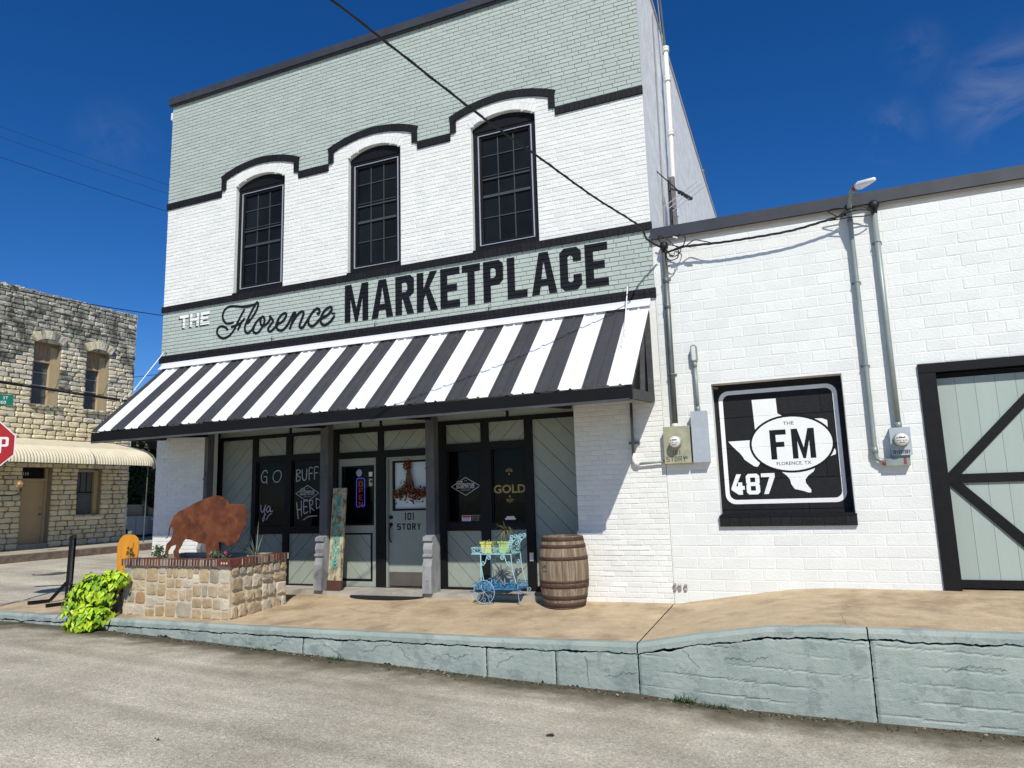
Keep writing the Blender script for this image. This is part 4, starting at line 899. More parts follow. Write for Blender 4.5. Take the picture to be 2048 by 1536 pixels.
k = MB(); k.box(AXL + .02, -1.83, -.72, -.66, 3.40, 3.46); k.box(AXL + .02, -1.83, -1.12, -1.06, 3.03, 3.08); k.build('purlin', M_fascia, aw)
# the hanging rods and chains at each end of the awning
for x, nm in ((-2.10, 'white hanging rod with a chain on the right end of the awning'), (-10.88, 'white hanging rod with a chain on the left end of the awning')):
    r_ = thing('awning_rod', (x, -.05, 4.42), nm, 'hanging rod', 'rods that hold the awning')
    k = MB(); k.lathe([(.016, 0), (.016, -.03)], (x, 0, 4.42), 8, ax='y'); k.tube([(x, -.02, 4.42), (x + .005, -.05, 4.43), (x, -.08, 4.41)], .006, 6); k.build('hook', M_alu, r_)
    e = Vector((x + (.05 if x > -5 else .0), -.62, 3.66)); k = MB(); k.tube([(x, -.07, 4.40), tuple(e)], .0085, 8); k.build('rod', M_whitemetal, r_)
    k = MB()
    for j in range(9):
        c = e + Vector((0, -.044, -.040)) * j * .75; c.x += .012 * sin(j * 2.1); k.tube([(c.x + .012 * cos(a), c.y + .004 * (j % 2), c.z + .020 * sin(a)) for a in [i * pi / 4 for i in range(9)]], .004, 5, cap=False)
    k.build('chain', M_whitemetal, r_)

# ================================================================== THE ANNEX
an = thing('block_annex', (1.5, 0, .3), 'low white painted block annex with a dark roof edge and a black framed barn door', 'building')
AXE = 5.6; SX0, SX1, SZ0, SZ1 = -1.09, .462, 1.258, 2.952; DX0 = 1.30
CB = .1398; ZB1 = .04
mb = MB(); mb.prism([[(XR + .004, -.6), (DX0, -.6), (DX0, 2.90), (AXE - 1.2, 2.90), (AXE - 1.2, -.6), (AXE, -.6), (AXE, 4.985), (XR + .004, 4.985)], [(SX0, SZ0), (SX0, SZ1), (SX1, SZ1), (SX1, SZ0)]], .0034, .30)
mb.build('wall_core', M_joint, an)
hl = [(SX0, SX1, 1.17, SZ1), (DX0 - .01, AXE - 1.2, -2, 2.91)]
pc = layout(XR + .012, AXE, ZB1, 4.985, CB, .3125, hl, rng=rng, bond=.5, lv=.02)
CU = [brick_unit(50 + s, .02, .022, .055) for s in range(7)]
CM = [u.mesh('block', M_cmu) for u in CU]
sc = sorted([(px_area(Vector(((a + b) / 2, 0, (c + d) / 2)), (b - a) * (d - c), Vector((0, -1, 0))), (a, b, c, d)) for a, b, c, d in pc], key=lambda q: -q[0])
st = MB()
for i, (s_, (a, b, z0, z1)) in enumerate(sc):
    v = rng.randrange(7); g_ = .0036; yj = rng.uniform(-.0010, .0012)
    if i < 300: inst('block', CM[v], an, (a + g_, yj, z0 + g_), (b - a - 2 * g_, 1, z1 - z0 - 2 * g_))
    else: emit(st, CU[v], a, b, z0, z1, yj, g_)
st.build('blockwork', M_cmu, an, kind='stuff')
mb = MB(); mb.box(XR + .006, AXE + .05, -.075, .34, 5.02, 5.175); mb.build('roof_edge', M_roofmetal, an)
mb = MB(); mb.box(XR + .006, AXE + .02, -.035, -.004, 4.975, 5.019); mb.build('drip_strip', mat('cream_drip_edge', (.52, .45, .36), .6, var=.1, scale=8), an)
mb = MB(); mb.box(XR + .01, AXE, .34, 16, 4.9, 5.0); mb.build('roof', M_roofflat, an)
mb = MB(); mb.box(AXE - .2, AXE, .301, 16, -.6, 4.9); mb.box(XR + .01, AXE - .2, 15.8, 16, -.6, 4.9); mb.build('rear_wall', M_joint, an)
# broken pipe stubs low on the wall
for x in (-1.72, -1.66, -1.585): mb = MB(); mb.lathe([(.016, 0), (.02, -.035), (.012, -.05)], (x, 0, .40 + (x + 1.7) * -.1), 8, ax='y'); mb.box(x - .018, x + .018, -.03, -.004, .33, .40); mb.build('pipe_stub', mat('stained_stub', (.55, .53, .48), .7, col2=(.25, .23, .2), scale=25), an)

# bricked-up window painted with the road shield
sg = thing('painted_shield', (-.31, .2, 1.1), 'black painted blocked-up window with a white Texas map, FM oval and 487', 'sign')
mb = MB(); zl = [1.24, 1.32, 1.706, 2.109, 2.509, 2.91, 2.97]; rl = [[-1.10, -.04, .48], [-1.10, -.60, -.04, .48], [-1.10, -.33, .2, .48], [-1.10, -.60, -.04, .48], [-1.10, -.33, .2, .48], [-1.10, -.59, -.055, .48], [-1.1, .48]]
for k in range(6):
    for a, b in zip(rl[k], rl[k][1:]):
        q = MB(); q.box(a + .003, b - .003, .20 + rng.uniform(-.001, .001), .24, zl[k] + .004, zl[k + 1] - .004); q.build('block', M_black, sg)
q = MB(); q.box(-1.10, .48, .208, .26, 1.24, 2.97); q.build('black_backing', M_blacktrim, sg)
JL2 = [1.706, 2.109, 2.509]
paint = MB(); y = .1965
def rrect(x0, x1, z0, z1, r, n=6, rev=False):
    P = []
    for cx, cz, a0 in ((x1 - r, z0 + r, -90), (x1 - r, z1 - r, 0), (x0 + r, z1 - r, 90), (x0 + r, z0 + r, 180)):
        P += [(cx + r * cos(radians(a0 + 90 * i / n)), cz + r * sin(radians(a0 + 90 * i / n))) for i in range(n + 1)]
    return P[::-1] if rev else P
paint.flat([rrect(-1.030, .400, 1.393, 2.865, .125), rrect(-.978, .348, 1.447, 2.812, .085, rev=True)], y)
TEX = [(-0.615,2.726),(-0.321,2.724),(-0.316,2.530),(-0.262,2.496),(-0.153,2.466),(0.092,2.434),(0.201,2.431),(0.259,2.405),(0.258,2.320),(0.282,2.216),(0.301,2.062),(0.324,2.024),(0.319,1.978),(0.251,1.953),(0.179,1.901),(0.093,1.839),(0.072,1.826),(0.047,1.776),(-0.018,1.728),(-0.056,1.678),(-0.053,1.635),(0.000,1.553),(-0.003,1.517),(-0.036,1.518),(-0.082,1.537),(-0.189,1.566),(-0.225,1.626),(-0.234,1.685),(-0.270,1.737),(-0.342,1.799),(-0.455,1.871),(-0.571,1.921),(-0.589,1.884),(-0.612,1.859),(-0.654,1.872),(-0.695,1.904),(-0.763,1.959),(-0.781,1.998),(-0.814,2.045),(-0.882,2.117),(-0.946,2.202),(-0.678,2.205),(-0.628,2.195),(-0.603,2.330)]
ell = lambda a, b, n=44: [(-.181 + a * cos(2 * pi * i / n), 2.136 + b * sin(2 * pi * i / n)) for i in range(n)]
paint.flat([TEX], y)
letters(paint, '487', -.952, 1.512, .165, .262, .052, .022, y)
p2 = groove(paint, JL2, .005, .006); p2.build('white_paint', M_whitepaint, sg)
b2 = MB(); b2.flat([ell(.505, .367)], y - .0015); b3 = groove(b2, JL2, .005, .006); b3.build('black_ring', M_letter, sg)
b2 = MB(); b2.flat([ell(.478, .340)], y - .003); b3 = groove(b2, JL2, .005, .006); b3.build('white_oval', M_whitepaint, sg)
b2 = MB(); letters(b2, 'FM', -.432, 1.944, .0, .375, .070, .062, y - .0045, widths=[.195, .27])
puttext(b2, 'THE', -.258, 2.375, .062, y - .0045, width=.125); puttext(b2, 'FLORENCE, TX', -.375, 1.868, .060, y - .0045, width=.405)
b3 = groove(b2, JL2, .004, .004); b3.build('black_lettering', M_letter, sg)
q = MB(); q.box(SX0 + .001, SX1 - .001, .001, .199, 1.236, 1.274); q.box(SX0 - .012, SX1 + .012, -.050, -.0005, 1.236, 1.262); q.build('sill_top', M_blacktrim, sg)
for i in range(13):
    a = SX0 - .012 + (SX1 - SX0 + .024) * i / 13; b = SX0 - .012 + (SX1 - SX0 + .024) * (i + 1) / 13
    q = MB(); q.box(a + .002, b - .002, -.046 + rng.uniform(-.001, .001), .0, 1.122, 1.234); q.build('sill_brick', M_black, sg)
q = MB()
for i in range(10): q.obox((-1.04 + .02 * cos(i), .06 + .02 * sin(i * 2), 2.90 + .012 * sin(i * 3)), (.014, 0, .004), (0, .01, 0), (0, .002, .008))
q.build('wasp_nest', mat('brown_nest', (.10, .05, .03), .9), sg)

# barn door
bd = thing('barn_door', (2.9, .05, .41), 'large sage barn door with black frame and diagonal braces on the annex wall', 'door')
q = MB(); q.box(1.28, 1.455, -.03, .06, .398, 2.865); q.build('frame_post', M_blacktrim, bd)
q = MB(); q.box(1.28, 4.45, -.035, .06, 2.866, 2.972); q.build('frame_head', M_blacktrim, bd)
q = MB(); q.box(4.28, 4.45, -.03, .06, .398, 2.865); q.build('frame_post', M_blacktrim, bd)
q = MB(); q.box(1.456, 4.279, .13, .17, 2.72, 2.864); q.box(1.456, 1.50, .13, .17, 2.55, 2.72); q.build('track_cover', M_blacktrim, bd)
x = 1.456
while x < 4.27:
    x2 = min(x + .198, 4.278); q = MB(); q.box(x + .0015, x2 - .0015, .100, .128, .44, 2.80); q.build('door_board', M_door_sage, bd); x = x2
q = MB(); q.box(1.458, 4.278, .075, .0995, 1.578, 1.682); q.build('middle_rail', M_blacktrim, bd)
q = MB(); q.box(1.458, 4.278, .075, .0995, .412, .502); q.build('bottom_rail', M_blacktrim, bd)
def brace(P): q = MB(); q.prism([P], .077, .0995); q.build('brace', M_blacktrim, bd)
brace([(1.459, 1.684), (1.60, 1.684), (2.46, 2.575), (2.46, 2.718)]); brace([(1.459, 1.576), (2.42, .505), (2.46, .505), (2.46, .635), (1.60, 1.576)])
q = MB(); q.box(2.465, 2.60, .075, .0995, .503, 1.577); q.box(2.465, 2.60, .075, .0995, 1.683, 2.718); q.build('meeting_stile', M_blacktrim, bd)
# ================================================================== FIXTURES ON THE WALLS
def dial(root, cx, cz, y, r=.074):
    k = MB(); k.lathe([(r * 1.12, 0), (r * 1.12, -.018), (r, -.022)], (cx, y, cz), 24, ax='y'); k.build('dial_ring', M_galv, root, True)
    k = MB(); k.lathe([(r * .97, -.001), (r * .97, -.085), (r * .86, -.10)], (cx, y - .018, cz), 24, ax='y'); k.build('dial_glass', M_dial, root, True)
    k = MB(); f = y - .1195
    k.box(cx - .028, cx + .036, f - .001, f, cz + .018, cz + .030); k.box(cx - .055, cx - .036, f - .001, f, cz + .016, cz + .024)
    for a in (-.045, -.02, .018, .042): k.box(cx + a - .008, cx + a + .006, f - .001, f, cz - .014, cz - .008)
    k.box(cx - .03, cx + .03, f - .001, f, cz - .038, cz - .034); k.build('dial_marks', M_letter, root)
m1 = thing('electric_meter', (-1.555, -.06, 1.93), 'olive electric meter box with round dial hanging left of the grey enclosure', 'electric meter')
k = MB(); k.box(-1.722, -1.390, -.12, -.002, 1.932, 2.412); k.box(-1.728, -1.384, -.128, -.1205, 1.938, 2.418); k.build('meter_box', M_meterolive, m1); dial(m1, -1.570, 2.212, -.1285)
k = MB(); letters(k, '101', -1.628, 2.05, .03, .055, .009, .012, -.1295); letters(k, 'STORY', -1.706, 1.965, .042, .062, .010, .012, -.1295, widths=[.042, .042, .036, .046, .04]); letters(k, 'AR', -1.49, 1.99, .026, .030, .007, .008, -.1295); k.build('lettering', mat('faded_pen', (.10, .10, .08), .8), m1)
k = MB(); k.tube([(-1.55, -.06, 1.93), (-1.55, -.06, 1.88)], .010, 6); k.build('drain_stub', M_dial, m1)
def weatherhead(root, x, y, z, nm='service_head'):
    k = MB(); k.lathe([(.034, -.05), (.040, .0), (.055, .03), (.060, .07), (.045, .105), (.015, .12)], (x, y, z), 14); k.lathe([(.058, 0), (.052, -.035), (.02, -.05)], (x + .004, y - .03, z + .05), 14, ax='y'); k.build(nm, M_rub, root, True)
def conduit(name, label, pts, r, m_, straps=(), couplings=(), head=None, extra=None, group=None):
    t_ = thing(name, pts[0], label, 'conduit', group); k = MB(); k.tube(pts, r, 14); k.build('pipe', m_, t_, True)
    for x, z in straps: q = MB(); q.box(x - r - .022, x + r + .022, -.012, -.002, z - .014, z + .014); q.tube([(x - r - .004, -.01, z), (x - r - .003, pts[0][1] - r * .5, z), (x, pts[0][1] - r - .004, z), (x + r + .003, pts[0][1] - r * .5, z), (x + r + .004, -.01, z)], .006, 6); q.build('strap', M_galv, t_)
    for x, y_, z in couplings: q = MB(); q.lathe([(r + .001, -.035), (r + .006, -.033), (r + .006, .033), (r + .001, .035)], (x, y_, z), 14); q.build('coupling', m_, t_, True)
    return t_
c1 = conduit('conduit', 'dark weathered conduit rising from the olive meter to the left service head', [(-1.575, -.062, 2.41), (-1.573, -.062, 3.4), (-1.568, -.062, 4.80)], .038, M_galvold, [(-1.573, 3.12), (-1.570, 4.44)], [(-1.571, -.062, 4.05), (-1.569, -.062, 4.41)])
weatherhead(c1, -1.566, -.065, 4.84); q = MB(); q.lathe([(.05, 0), (.05, .02), (.045, .04)], (-1.575, -.062, 2.42), 12); q.build('hub', M_dial, c1)
b2_ = thing('grey_enclosure', (-1.26, -.06, 1.94), 'tall pale grey metal enclosure on the wall beside the olive meter', 'metal box')
k = MB(); k.box(-1.357, -1.160, -.115, -.002, 1.945, 2.595); k.build('box_body', M_boxgrey, b2_); k = MB(); k.box(-1.362, -1.155, -.124, -.1155, 1.94, 2.600); k.build('box_cover', M_boxgrey, b2_)
c2 = conduit('conduit', 'short pale conduit with an oval fitting above the grey enclosure', [(-1.270, -.05, 2.60), (-1.270, -.05, 3.26)], .024, M_galv, [], [(-1.270, -.05, 2.63), (-1.270, -.05, 3.22)])
k = MB(); Pq = [(-1.270 + .042 * cos(a), 3.37 + (.075 if sin(a) > 0 else -.075) + .040 * sin(a)) for a in [2 * pi * i / 20 for i in range(20)]]; k.prism([Pq[::1]], -.085, -.015); k.build('oval_fitting', M_galv, c2)
Pq = [(-1.270 + .026 * cos(a), 3.37 + (.07 if sin(a) > 0 else -.07) + .026 * sin(a)) for a in [2 * pi * i / 20 for i in range(20)]]; k = MB(); k.prism([Pq], -.092, -.0855); k.build('cover_plate', M_dial, c2)
c3 = conduit('conduit', 'outer tall galvanised conduit that bends over the roof edge into a white lamp', [(.850, -.06, 1.862), (.780, -.06, 1.868), (.742, -.06, 1.90), (.733, -.06, 1.96), (.735, -.06, 3.0), (.738, -.06, 4.2), (.738, -.062, 4.86), (.740, -.085, 4.98), (.752, -.13, 5.08), (.775, -.20, 5.145), (.81, -.28, 5.17)], .030, M_galv, [(.735, 3.01), (.738, 4.05)], [(.733, -.06, 1.99), (.738, -.06, 4.82)])
lt = thing('wall_light', (.82, -.30, 5.17), 'small white lamp on the bent end of the outer conduit above the roof edge', 'lamp')
k = MB(); k.tube([(.80, -.27, 5.165), (.84, -.33, 5.165)], .036, 10); k.build('rusty_collar', mat('rusty_collar', (.25, .08, .04), .7), lt)
k = MB(); k.tube([(.835, -.325, 5.165), (.86, -.36, 5.16), (.94, -.47, 5.14), (1.0, -.56, 5.125)], .044, 12, rf=lambda t: .8 + .5 * sin(pi * min(1, t * 1.1 + .1)) - .25 * t); k.build('lamp_body', M_whitemetal, lt, True)
c4 = conduit('conduit', 'inner tall galvanised conduit rising from the grey meter to the right service head', [(1.006, -.062, 2.24), (1.008, -.062, 3.5), (1.012, -.062, 4.90)], .033, M_galv, [(1.011, 4.515)], [(1.006, -.062, 2.27)])
weatherhead(c4, 1.012, -.065, 4.93)
m2 = thing('electric_meter', (1.0, -.06, 1.92), 'light grey electric meter with round dial beside the barn door', 'electric meter')
k = MB(); k.box(.905, 1.108, -.12, -.002, 1.922, 2.235); k.build('meter_box', M_boxgrey, m2); k = MB(); k.box(.899, 1.114, -.127, -.1205, 1.917, 2.24); k.build('box_cover', M_boxgrey, m2); dial(m2, 1.008, 2.094, -.1275)
k = MB(); letters(k, '101ASTORY', .906, 1.935, .017, .042, .006, .004, -.1285); k.build('lettering', M_letter, m2)
k = MB(); k.box(.83, 1.085, -.10, -.002, 1.80, 1.885); k.box(.92, 1.09, -.08, -.002, 1.886, 1.916); k.build('bottom_trough', M_galv, m2)
k = MB(); k.box(1.02, 1.045, -.108, -.1005, 1.82, 1.885); k.tube([(.80, -.06, 1.845), (.835, -.06, 1.845)], .036, 10); k.build('tag', mat('red_tag', (.30, .06, .05), .6), m2)
# conduit that drops from the awning corner and runs to the olive meter
ec = thing('drop_conduit', (-2.16, -.05, 2.0), 'thin dark conduit dropping from the awning corner and turning to the olive meter', 'conduit')
k = MB(); k.tube([(-2.150, -.052, 2.78), (-2.155, -.05, 2.10)], .020, 10); k.build('pipe', M_galvold, ec, True)
k = MB(); k.tube([(-2.150, -.05, 2.10), (-2.152, -.05, 2.0), (-2.13, -.05, 1.962), (-2.08, -.05, 1.955)], .030, 10); k.build('elbow', M_dial, ec, True)
k = MB(); k.tube([(-2.08, -.05, 1.955), (-1.735, -.05, 1.975)], .016, 10); k.build('pipe', M_galv, ec, True)
k = MB(); k.box(-2.215, -2.065, -.03, -.002, 2.225, 2.255); k.build('strap', M_galvold, ec)
# small hooks left in the sage band
for i, (x, lb) in enumerate(((-8.39, 'below the script name'), (-6.28, 'below the first A of the big lettering'), (-4.25, 'below the P of the big lettering'))):
    k = MB(); k.tube([(x, 0, 4.385), (x + .01, -.035, 4.40), (x + .035, -.045, 4.435), (x + .055, -.03, 4.425)], .006, 5); k.tube([(x, -.01, 4.395), (x - .005, -.012, 4.36)], .008, 5)
    k.build('wall_hook', M_galvold, None, label='small bent metal hook on the sage band ' + lb, cat='hook', group='hooks on the sage band')
# white pipe and old antenna by the side wall
pp = thing('vent_pipe', (-1.60, 1.55, 5.0), 'tall white plastic pipe rising beside the upper side wall above the annex roof', 'pipe')
k = MB(); k.tube([(-1.62, 1.45, 5.0), (-1.62, 1.50, 5.9), (-1.62, 1.66, 7.4), (-1.62, 1.74, 9.0)], .038, 12); k.build('pipe', M_pvc, pp, True)
for z, y_ in ((5.30, 1.46), (5.95, 1.51), (7.42, 1.66), (8.42, 1.71), (8.98, 1.74)): k = MB(); k.lathe([(.040, -.05), (.056, -.045), (.056, -.01), (.048, .0), (.056, .01), (.056, .045), (.040, .05)], (-1.62, y_, z), 12); k.build('coupling', M_pvc, pp, True)
k = MB(); k.tube([(-1.625, 1.74, 9.02), (-1.66, 1.66, 10.2), (-1.70, 1.62, 12)], .016, 8); k.tube([(-1.66, 1.74, 8.9), (-1.70, 1.70, 10.0), (-1.73, 1.66, 12)], .012, 8); k.build('mast', M_galvold, pp)
k = MB(); k.tube([(-1.725, 1.05, 5.0), (-1.725, 1.16, 7.0), (-1.725, 1.28, 9.4)], .010, 6); k.build('side_cable', mat('grey_cable', (.30, .30, .31), .6), pp, label='thin grey cable fixed to the side wall')
an_ = thing('roof_antenna', (-1.45, .9, 5.1), 'old dark television antenna on a weathered wooden post above the annex roof', 'antenna')
k = MB(); k.box(-1.64, -1.54, 1.12, 1.19, 5.0, 6.42); k.build('wooden_post', mat('grey_old_wood', (.20, .19, .20), .85, col2=(.12, .11, .11), scale=8, stretch=(1, 1, .2), bump=.3), an_)
k = MB(); k.tube([(-1.60, .98, 5.0), (-1.60, .98, 6.30)], .022, 8); k.tube([(-1.57, .96, 6.15), (-1.38, .62, 5.93), (-1.20, .30, 5.66)], .014, 6)
for t in (.42, .58, .72, .86, .98):
    x = -1.57 + .37 * t; y_ = .96 - .66 * t; z = 6.15 - .50 * t; k.lathe([(.022, -.02), (.026, 0), (.022, .02)], (x, y_, z + .01), 8)
k.tube([(-1.76, .80, 6.42), (-1.32, 1.0, 5.93)], .009, 5); k.tube([(-1.71, .95, 5.53), (-1.36, .75, 5.20)], .009, 5); k.build('boom', M_rub, an_)
k = MB()
for t in (.5, .7, .9):
    x = -1.57 + .37 * t; y_ = .96 - .66 * t; z = 6.15 - .50 * t; d = Vector((.30, .16, .26)); k.tube([Vector((x, y_, z)) - d * .75, Vector((x, y_, z)) + d * .75], .007, 5)
k.build('antenna_rod', M_alu, an_)
k = MB(); k.tube([(-2.02, 9.7, 8.3), (-2.02, 9.7, 10.35)], .085, 12); k.build('roof_vent', M_galvold, None, label='dark vent stack poking above the sloping side wall', cat='vent pipe')

# ------------------------------------------------------------------ wires
def sag(a, b, s, n=18): a = Vector(a); b = Vector(b); return [tuple(a.lerp(b, i / n) - Vector((0, 0, s * 4 * (i / n) * (1 - i / n)))) for i in range(n + 1)]
P = [(-1.60, -.17, 4.86), (-1.72, -.45, 4.90), (-1.745, -.855, 4.956), (-2.11, -1.6, 5.12), (-2.48, -2.45, 5.32), (-2.88, -3.2, 5.56), (-3.65, -4.62, 6.13), (-4.9, -6.8, 7.05), (-9, -14, 10.4)]
P = catmull(P, 8)
k = MB(); k.tube(P, .012, 7)
Q = []
for i in range(len(P) * 3):
    t = i / 3; j = min(int(t), len(P) - 2); p = Vector(P[j]).lerp(Vector(P[j + 1]), t - j); a = i * .9; Q.append(p + Vector((.011 * cos(a), .004, .011 * sin(a))))
k.tube(Q, .0065, 5)
k.build('service_cable', M_rub, None, True, label='twisted black service cable crossing the facade to the left service head', cat='cable')
sp = thing('wall_cable', (-.4, -.1, 4.8), 'black twisted cable strung along the annex wall between the two service heads', 'cable')
k = MB()
for j in range(3):
    base = catmull([(-1.53, -.13, 4.78), (-1.40, -.15, 4.80), (-1.25, -.16, 4.815), (-.85, -.17, 4.79), (-.45, -.17, 4.785), (.05, -.16, 4.80), (.45, -.15, 4.86), (.70, -.13, 4.905)], 8)
    k.tube([(p[0], p[1] + .008 * cos(i * .8 + j * 2.1), p[2] + .010 * sin(i * .8 + j * 2.1)) for i, p in enumerate(base)], .0075, 6)
k.build('cable_strand', M_rub, sp, True)
k = MB()
for Pq in ([(-1.56, -.10, 4.90), (-1.62, -.13, 4.98), (-1.60, -.16, 5.02), (-1.50, -.16, 4.96), (-1.42, -.15, 4.86), (-1.34, -.15, 4.81)], [(-1.55, -.11, 4.88), (-1.48, -.15, 4.74), (-1.40, -.17, 4.70), (-1.33, -.17, 4.76), (-1.34, -.16, 4.82)],
           [(-1.55, -.10, 4.86), (-1.52, -.14, 4.70), (-1.46, -.17, 4.65), (-1.38, -.16, 4.68), (-1.36, -.15, 4.78)], [(-1.56, -.1, 4.90), (-1.46, -.15, 4.87), (-1.36, -.15, 4.83)], [(-1.30, -.15, 4.82), (-1.26, -.16, 4.94), (-1.34, -.16, 5.0), (-1.36, -.15, 4.95)],
           [(-1.26, -.15, 4.82), (-1.15, -.16, 4.88), (-1.02, -.17, 4.84), (-.92, -.17, 4.80)], [(.60, -.13, 4.89), (.72, -.14, 4.96), (.88, -.14, 4.97), (.98, -.13, 4.90), (1.01, -.10, 4.88)], [(.55, -.13, 4.87), (.70, -.15, 4.92), (.86, -.15, 4.93), (1.0, -.12, 4.90)],
           [(.50, -.13, 4.86), (.74, -.16, 4.85), (.90, -.15, 4.84), (.99, -.12, 4.86)], [(.60, -.12, 4.90), (.50, -.14, 4.98), (.62, -.15, 5.0), (.73, -.12, 4.97)]): k.tube(catmull(Pq, 6), .0075, 6)
k.build('cable_loop', M_rub, sp, True)
for a_, b_, r__, m_ in (((-1.40, -.16, 4.795), (-1.29, -.165, 4.82), .020, M_rub), ((-1.22, -.17, 4.800), (-1.13, -.17, 4.80), .014, M_rub), ((-1.42, -.17, 4.97), (-1.36, -.17, 4.945), .012, M_dial), ((-1.19, -.17, 4.78), (-1.12, -.17, 4.775), .010, M_dial)): k = MB(); k.tube([a_, b_], r__, 8); k.build('splice', m_, sp)
for a, b, s_, lb in (((-14, 2, 12.9), (-40, 40, 15), 0, 'upper'), ):
    pass
for i, (a, b, s_, r_, lb) in enumerate(((((-24, .5, 14.0)), (-19, 22, 14.4), .3, .005, 'highest of the three thin power lines in the left sky'), ((-24, .5, 13.65), (-19, 22, 14.05), .3, .005, 'middle of the three thin power lines in the left sky'), ((-24, .5, 13.0), (-19, 22, 13.2), .3, .008, 'lowest of the three thin power lines in the left sky'))):
    k = MB(); k.tube(sag(a, b, s_), r_, 5); k.build('power_line', M_rub, None, label=lb, cat='power line', group='power lines in the sky')
k = MB(); k.tube(sag((-20, 1.5, 7.6), (-20.0, 10.5, 8.4), .12), .014, 5); k.build('power_line', M_rub, None, label='thin wire passing just above the roofline of the stone building', cat='power line')
k = MB(); k.tube(sag((-17, -3.0, 4.6), (-17, 12, 4.25), .0), .026, 6); k.tube(sag((-17, -3.0, 4.64), (-17, 12, 4.28), .0), .010, 6); k.build('telephone_cable', M_rub, None, label='thick black cable crossing in front of the upper stone windows', cat='cable')
k = MB(); k.tube(sag((-21.0, 7.2, 5.9), (-12.0, 9.5, 7.2), .25), .010, 5); k.build('power_line', M_rub, None, label='short thin wire between the stone building and the brick building', cat='power line')

# ================================================================== ON THE PORCH
# ---- barrel
br = thing('oak_barrel', (-3.08, -.30, .14), 'weathered oak whiskey barrel with rusty hoops standing by the right pier', 'barrel')
BX, BY, BZ, BH = -3.105, -.34, zslab(-3.1, -.34) + .004, .90
def brad(t): return .262 + .068 * sin(pi * t) ** .85
M_oak = mat('weathered_oak_stave', (.34, .27, .185), .8, col2=(.13, .095, .062), scale=16, fac=(.34, .66), var=.16, stretch=(1, 1, .09), bump=.6, bscale=60, dirt=((.40, .36, .31), 8, .56, .76, .55))
M_hoop = mat('rusty_barrel_hoop', (.085, .042, .028), .75, col2=(.05, .028, .020), scale=20, var=.12, bump=.3, dirt=((.18, .07, .04), 14, .55, .75, .6))
NS = 24
for i in range(NS):
    a0 = 2 * pi * i / NS + .006; a1 = 2 * pi * (i + 1) / NS - .006; k = MB(); dr0 = random.uniform(-.0015, .0015); nz_ = 9
    for j in range(nz_):
        t = j / (nz_ - 1); r = brad(t) + dr0; z = BZ + BH * t
        for a, rr_ in ((a0, r - .001), ((a0 + a1) / 2, r + .001), (a1, r - .001), (a1, r - .026), (a0, r - .026)): k.v.append((BX + rr_ * cos(a), BY + rr_ * sin(a), z))
    for j in range(nz_ - 1):
        for q in range(5): a = j * 5 + q; b = j * 5 + (q + 1) % 5; k.f.append((a, b, b + 5, a + 5)); k.m.append(0)
    k.f.append((4, 3, 2, 1, 0)); k.f.append(tuple((nz_ - 1) * 5 + q for q in range(5))); k.m += [0, 0]
    k.build('stave', M_oak, br)
for t0, t1 in ((.012, .075), (.115, .175), (.275, .335), (.345, .385), (.665, .715), (.835, .885), (.935, .992)):
    k = MB(); n_ = 36; ra, rb = brad(t0) + .004, brad(t1) + .004; za, zb = BZ + BH * t0, BZ + BH * t1
    k.v = [(BX + r * cos(2 * pi * i / n_), BY + r * sin(2 * pi * i / n_), z) for r, z in ((ra - .003, za), (ra, za + .001), (rb, zb - .001), (rb - .003, zb)) for i in range(n_)]
    for q in range(3):
        for i in range(n_): a = q * n_ + i; b = q * n_ + (i + 1) % n_; k.f.append((a, b, b + n_, a + n_)); k.m.append(0)
    k.build('hoop', M_hoop, br, True)
k = MB(); k.lathe([(.236, 0), (.236, .012)], (BX, BY, BZ + BH - .045), 24); k.build('barrel_head', mat('pale_barrel_head', (.40, .34, .27), .8, col2=(.28, .22, .17), scale=9, stretch=(1, .1, 1), var=.1, bump=.4), br)
k = MB(); AA = radians(-128); 
for i, w in enumerate((.10, .10)):
    r = brad(.52) + .003; n_ = 8; z = BZ + BH * .515 - i * .0
    for q in range(n_):
        a = AA + .28 * q / n_; b = AA + .28 * (q + 1) / n_; k.add([(BX + r * cos(a), BY + r * sin(a), z), (BX + r * cos(b), BY + r * sin(b), z), (BX + r * cos(b), BY + r * sin(b), z + .006), (BX + r * cos(a), BY + r * sin(a), z + .006)], [(0, 1, 2, 3)])
        if i == 0 and q % 2 == 0: zz_ = z + .03 + .02 * sin(pi * q / n_); k.add([(BX + r * cos(a), BY + r * sin(a), zz_), (BX + r * cos(b), BY + r * sin(b), zz_), (BX + r * cos(b), BY + r * sin(b), zz_ + .03), (BX + r * cos(a), BY + r * sin(a), zz_ + .03)], [(0, 1, 2, 3)])
k.v = [tuple(v) for v in k.v]; k.build('faded_stamp', mat('faded_stamp_ink', (.05, .04, .035), .9), br)

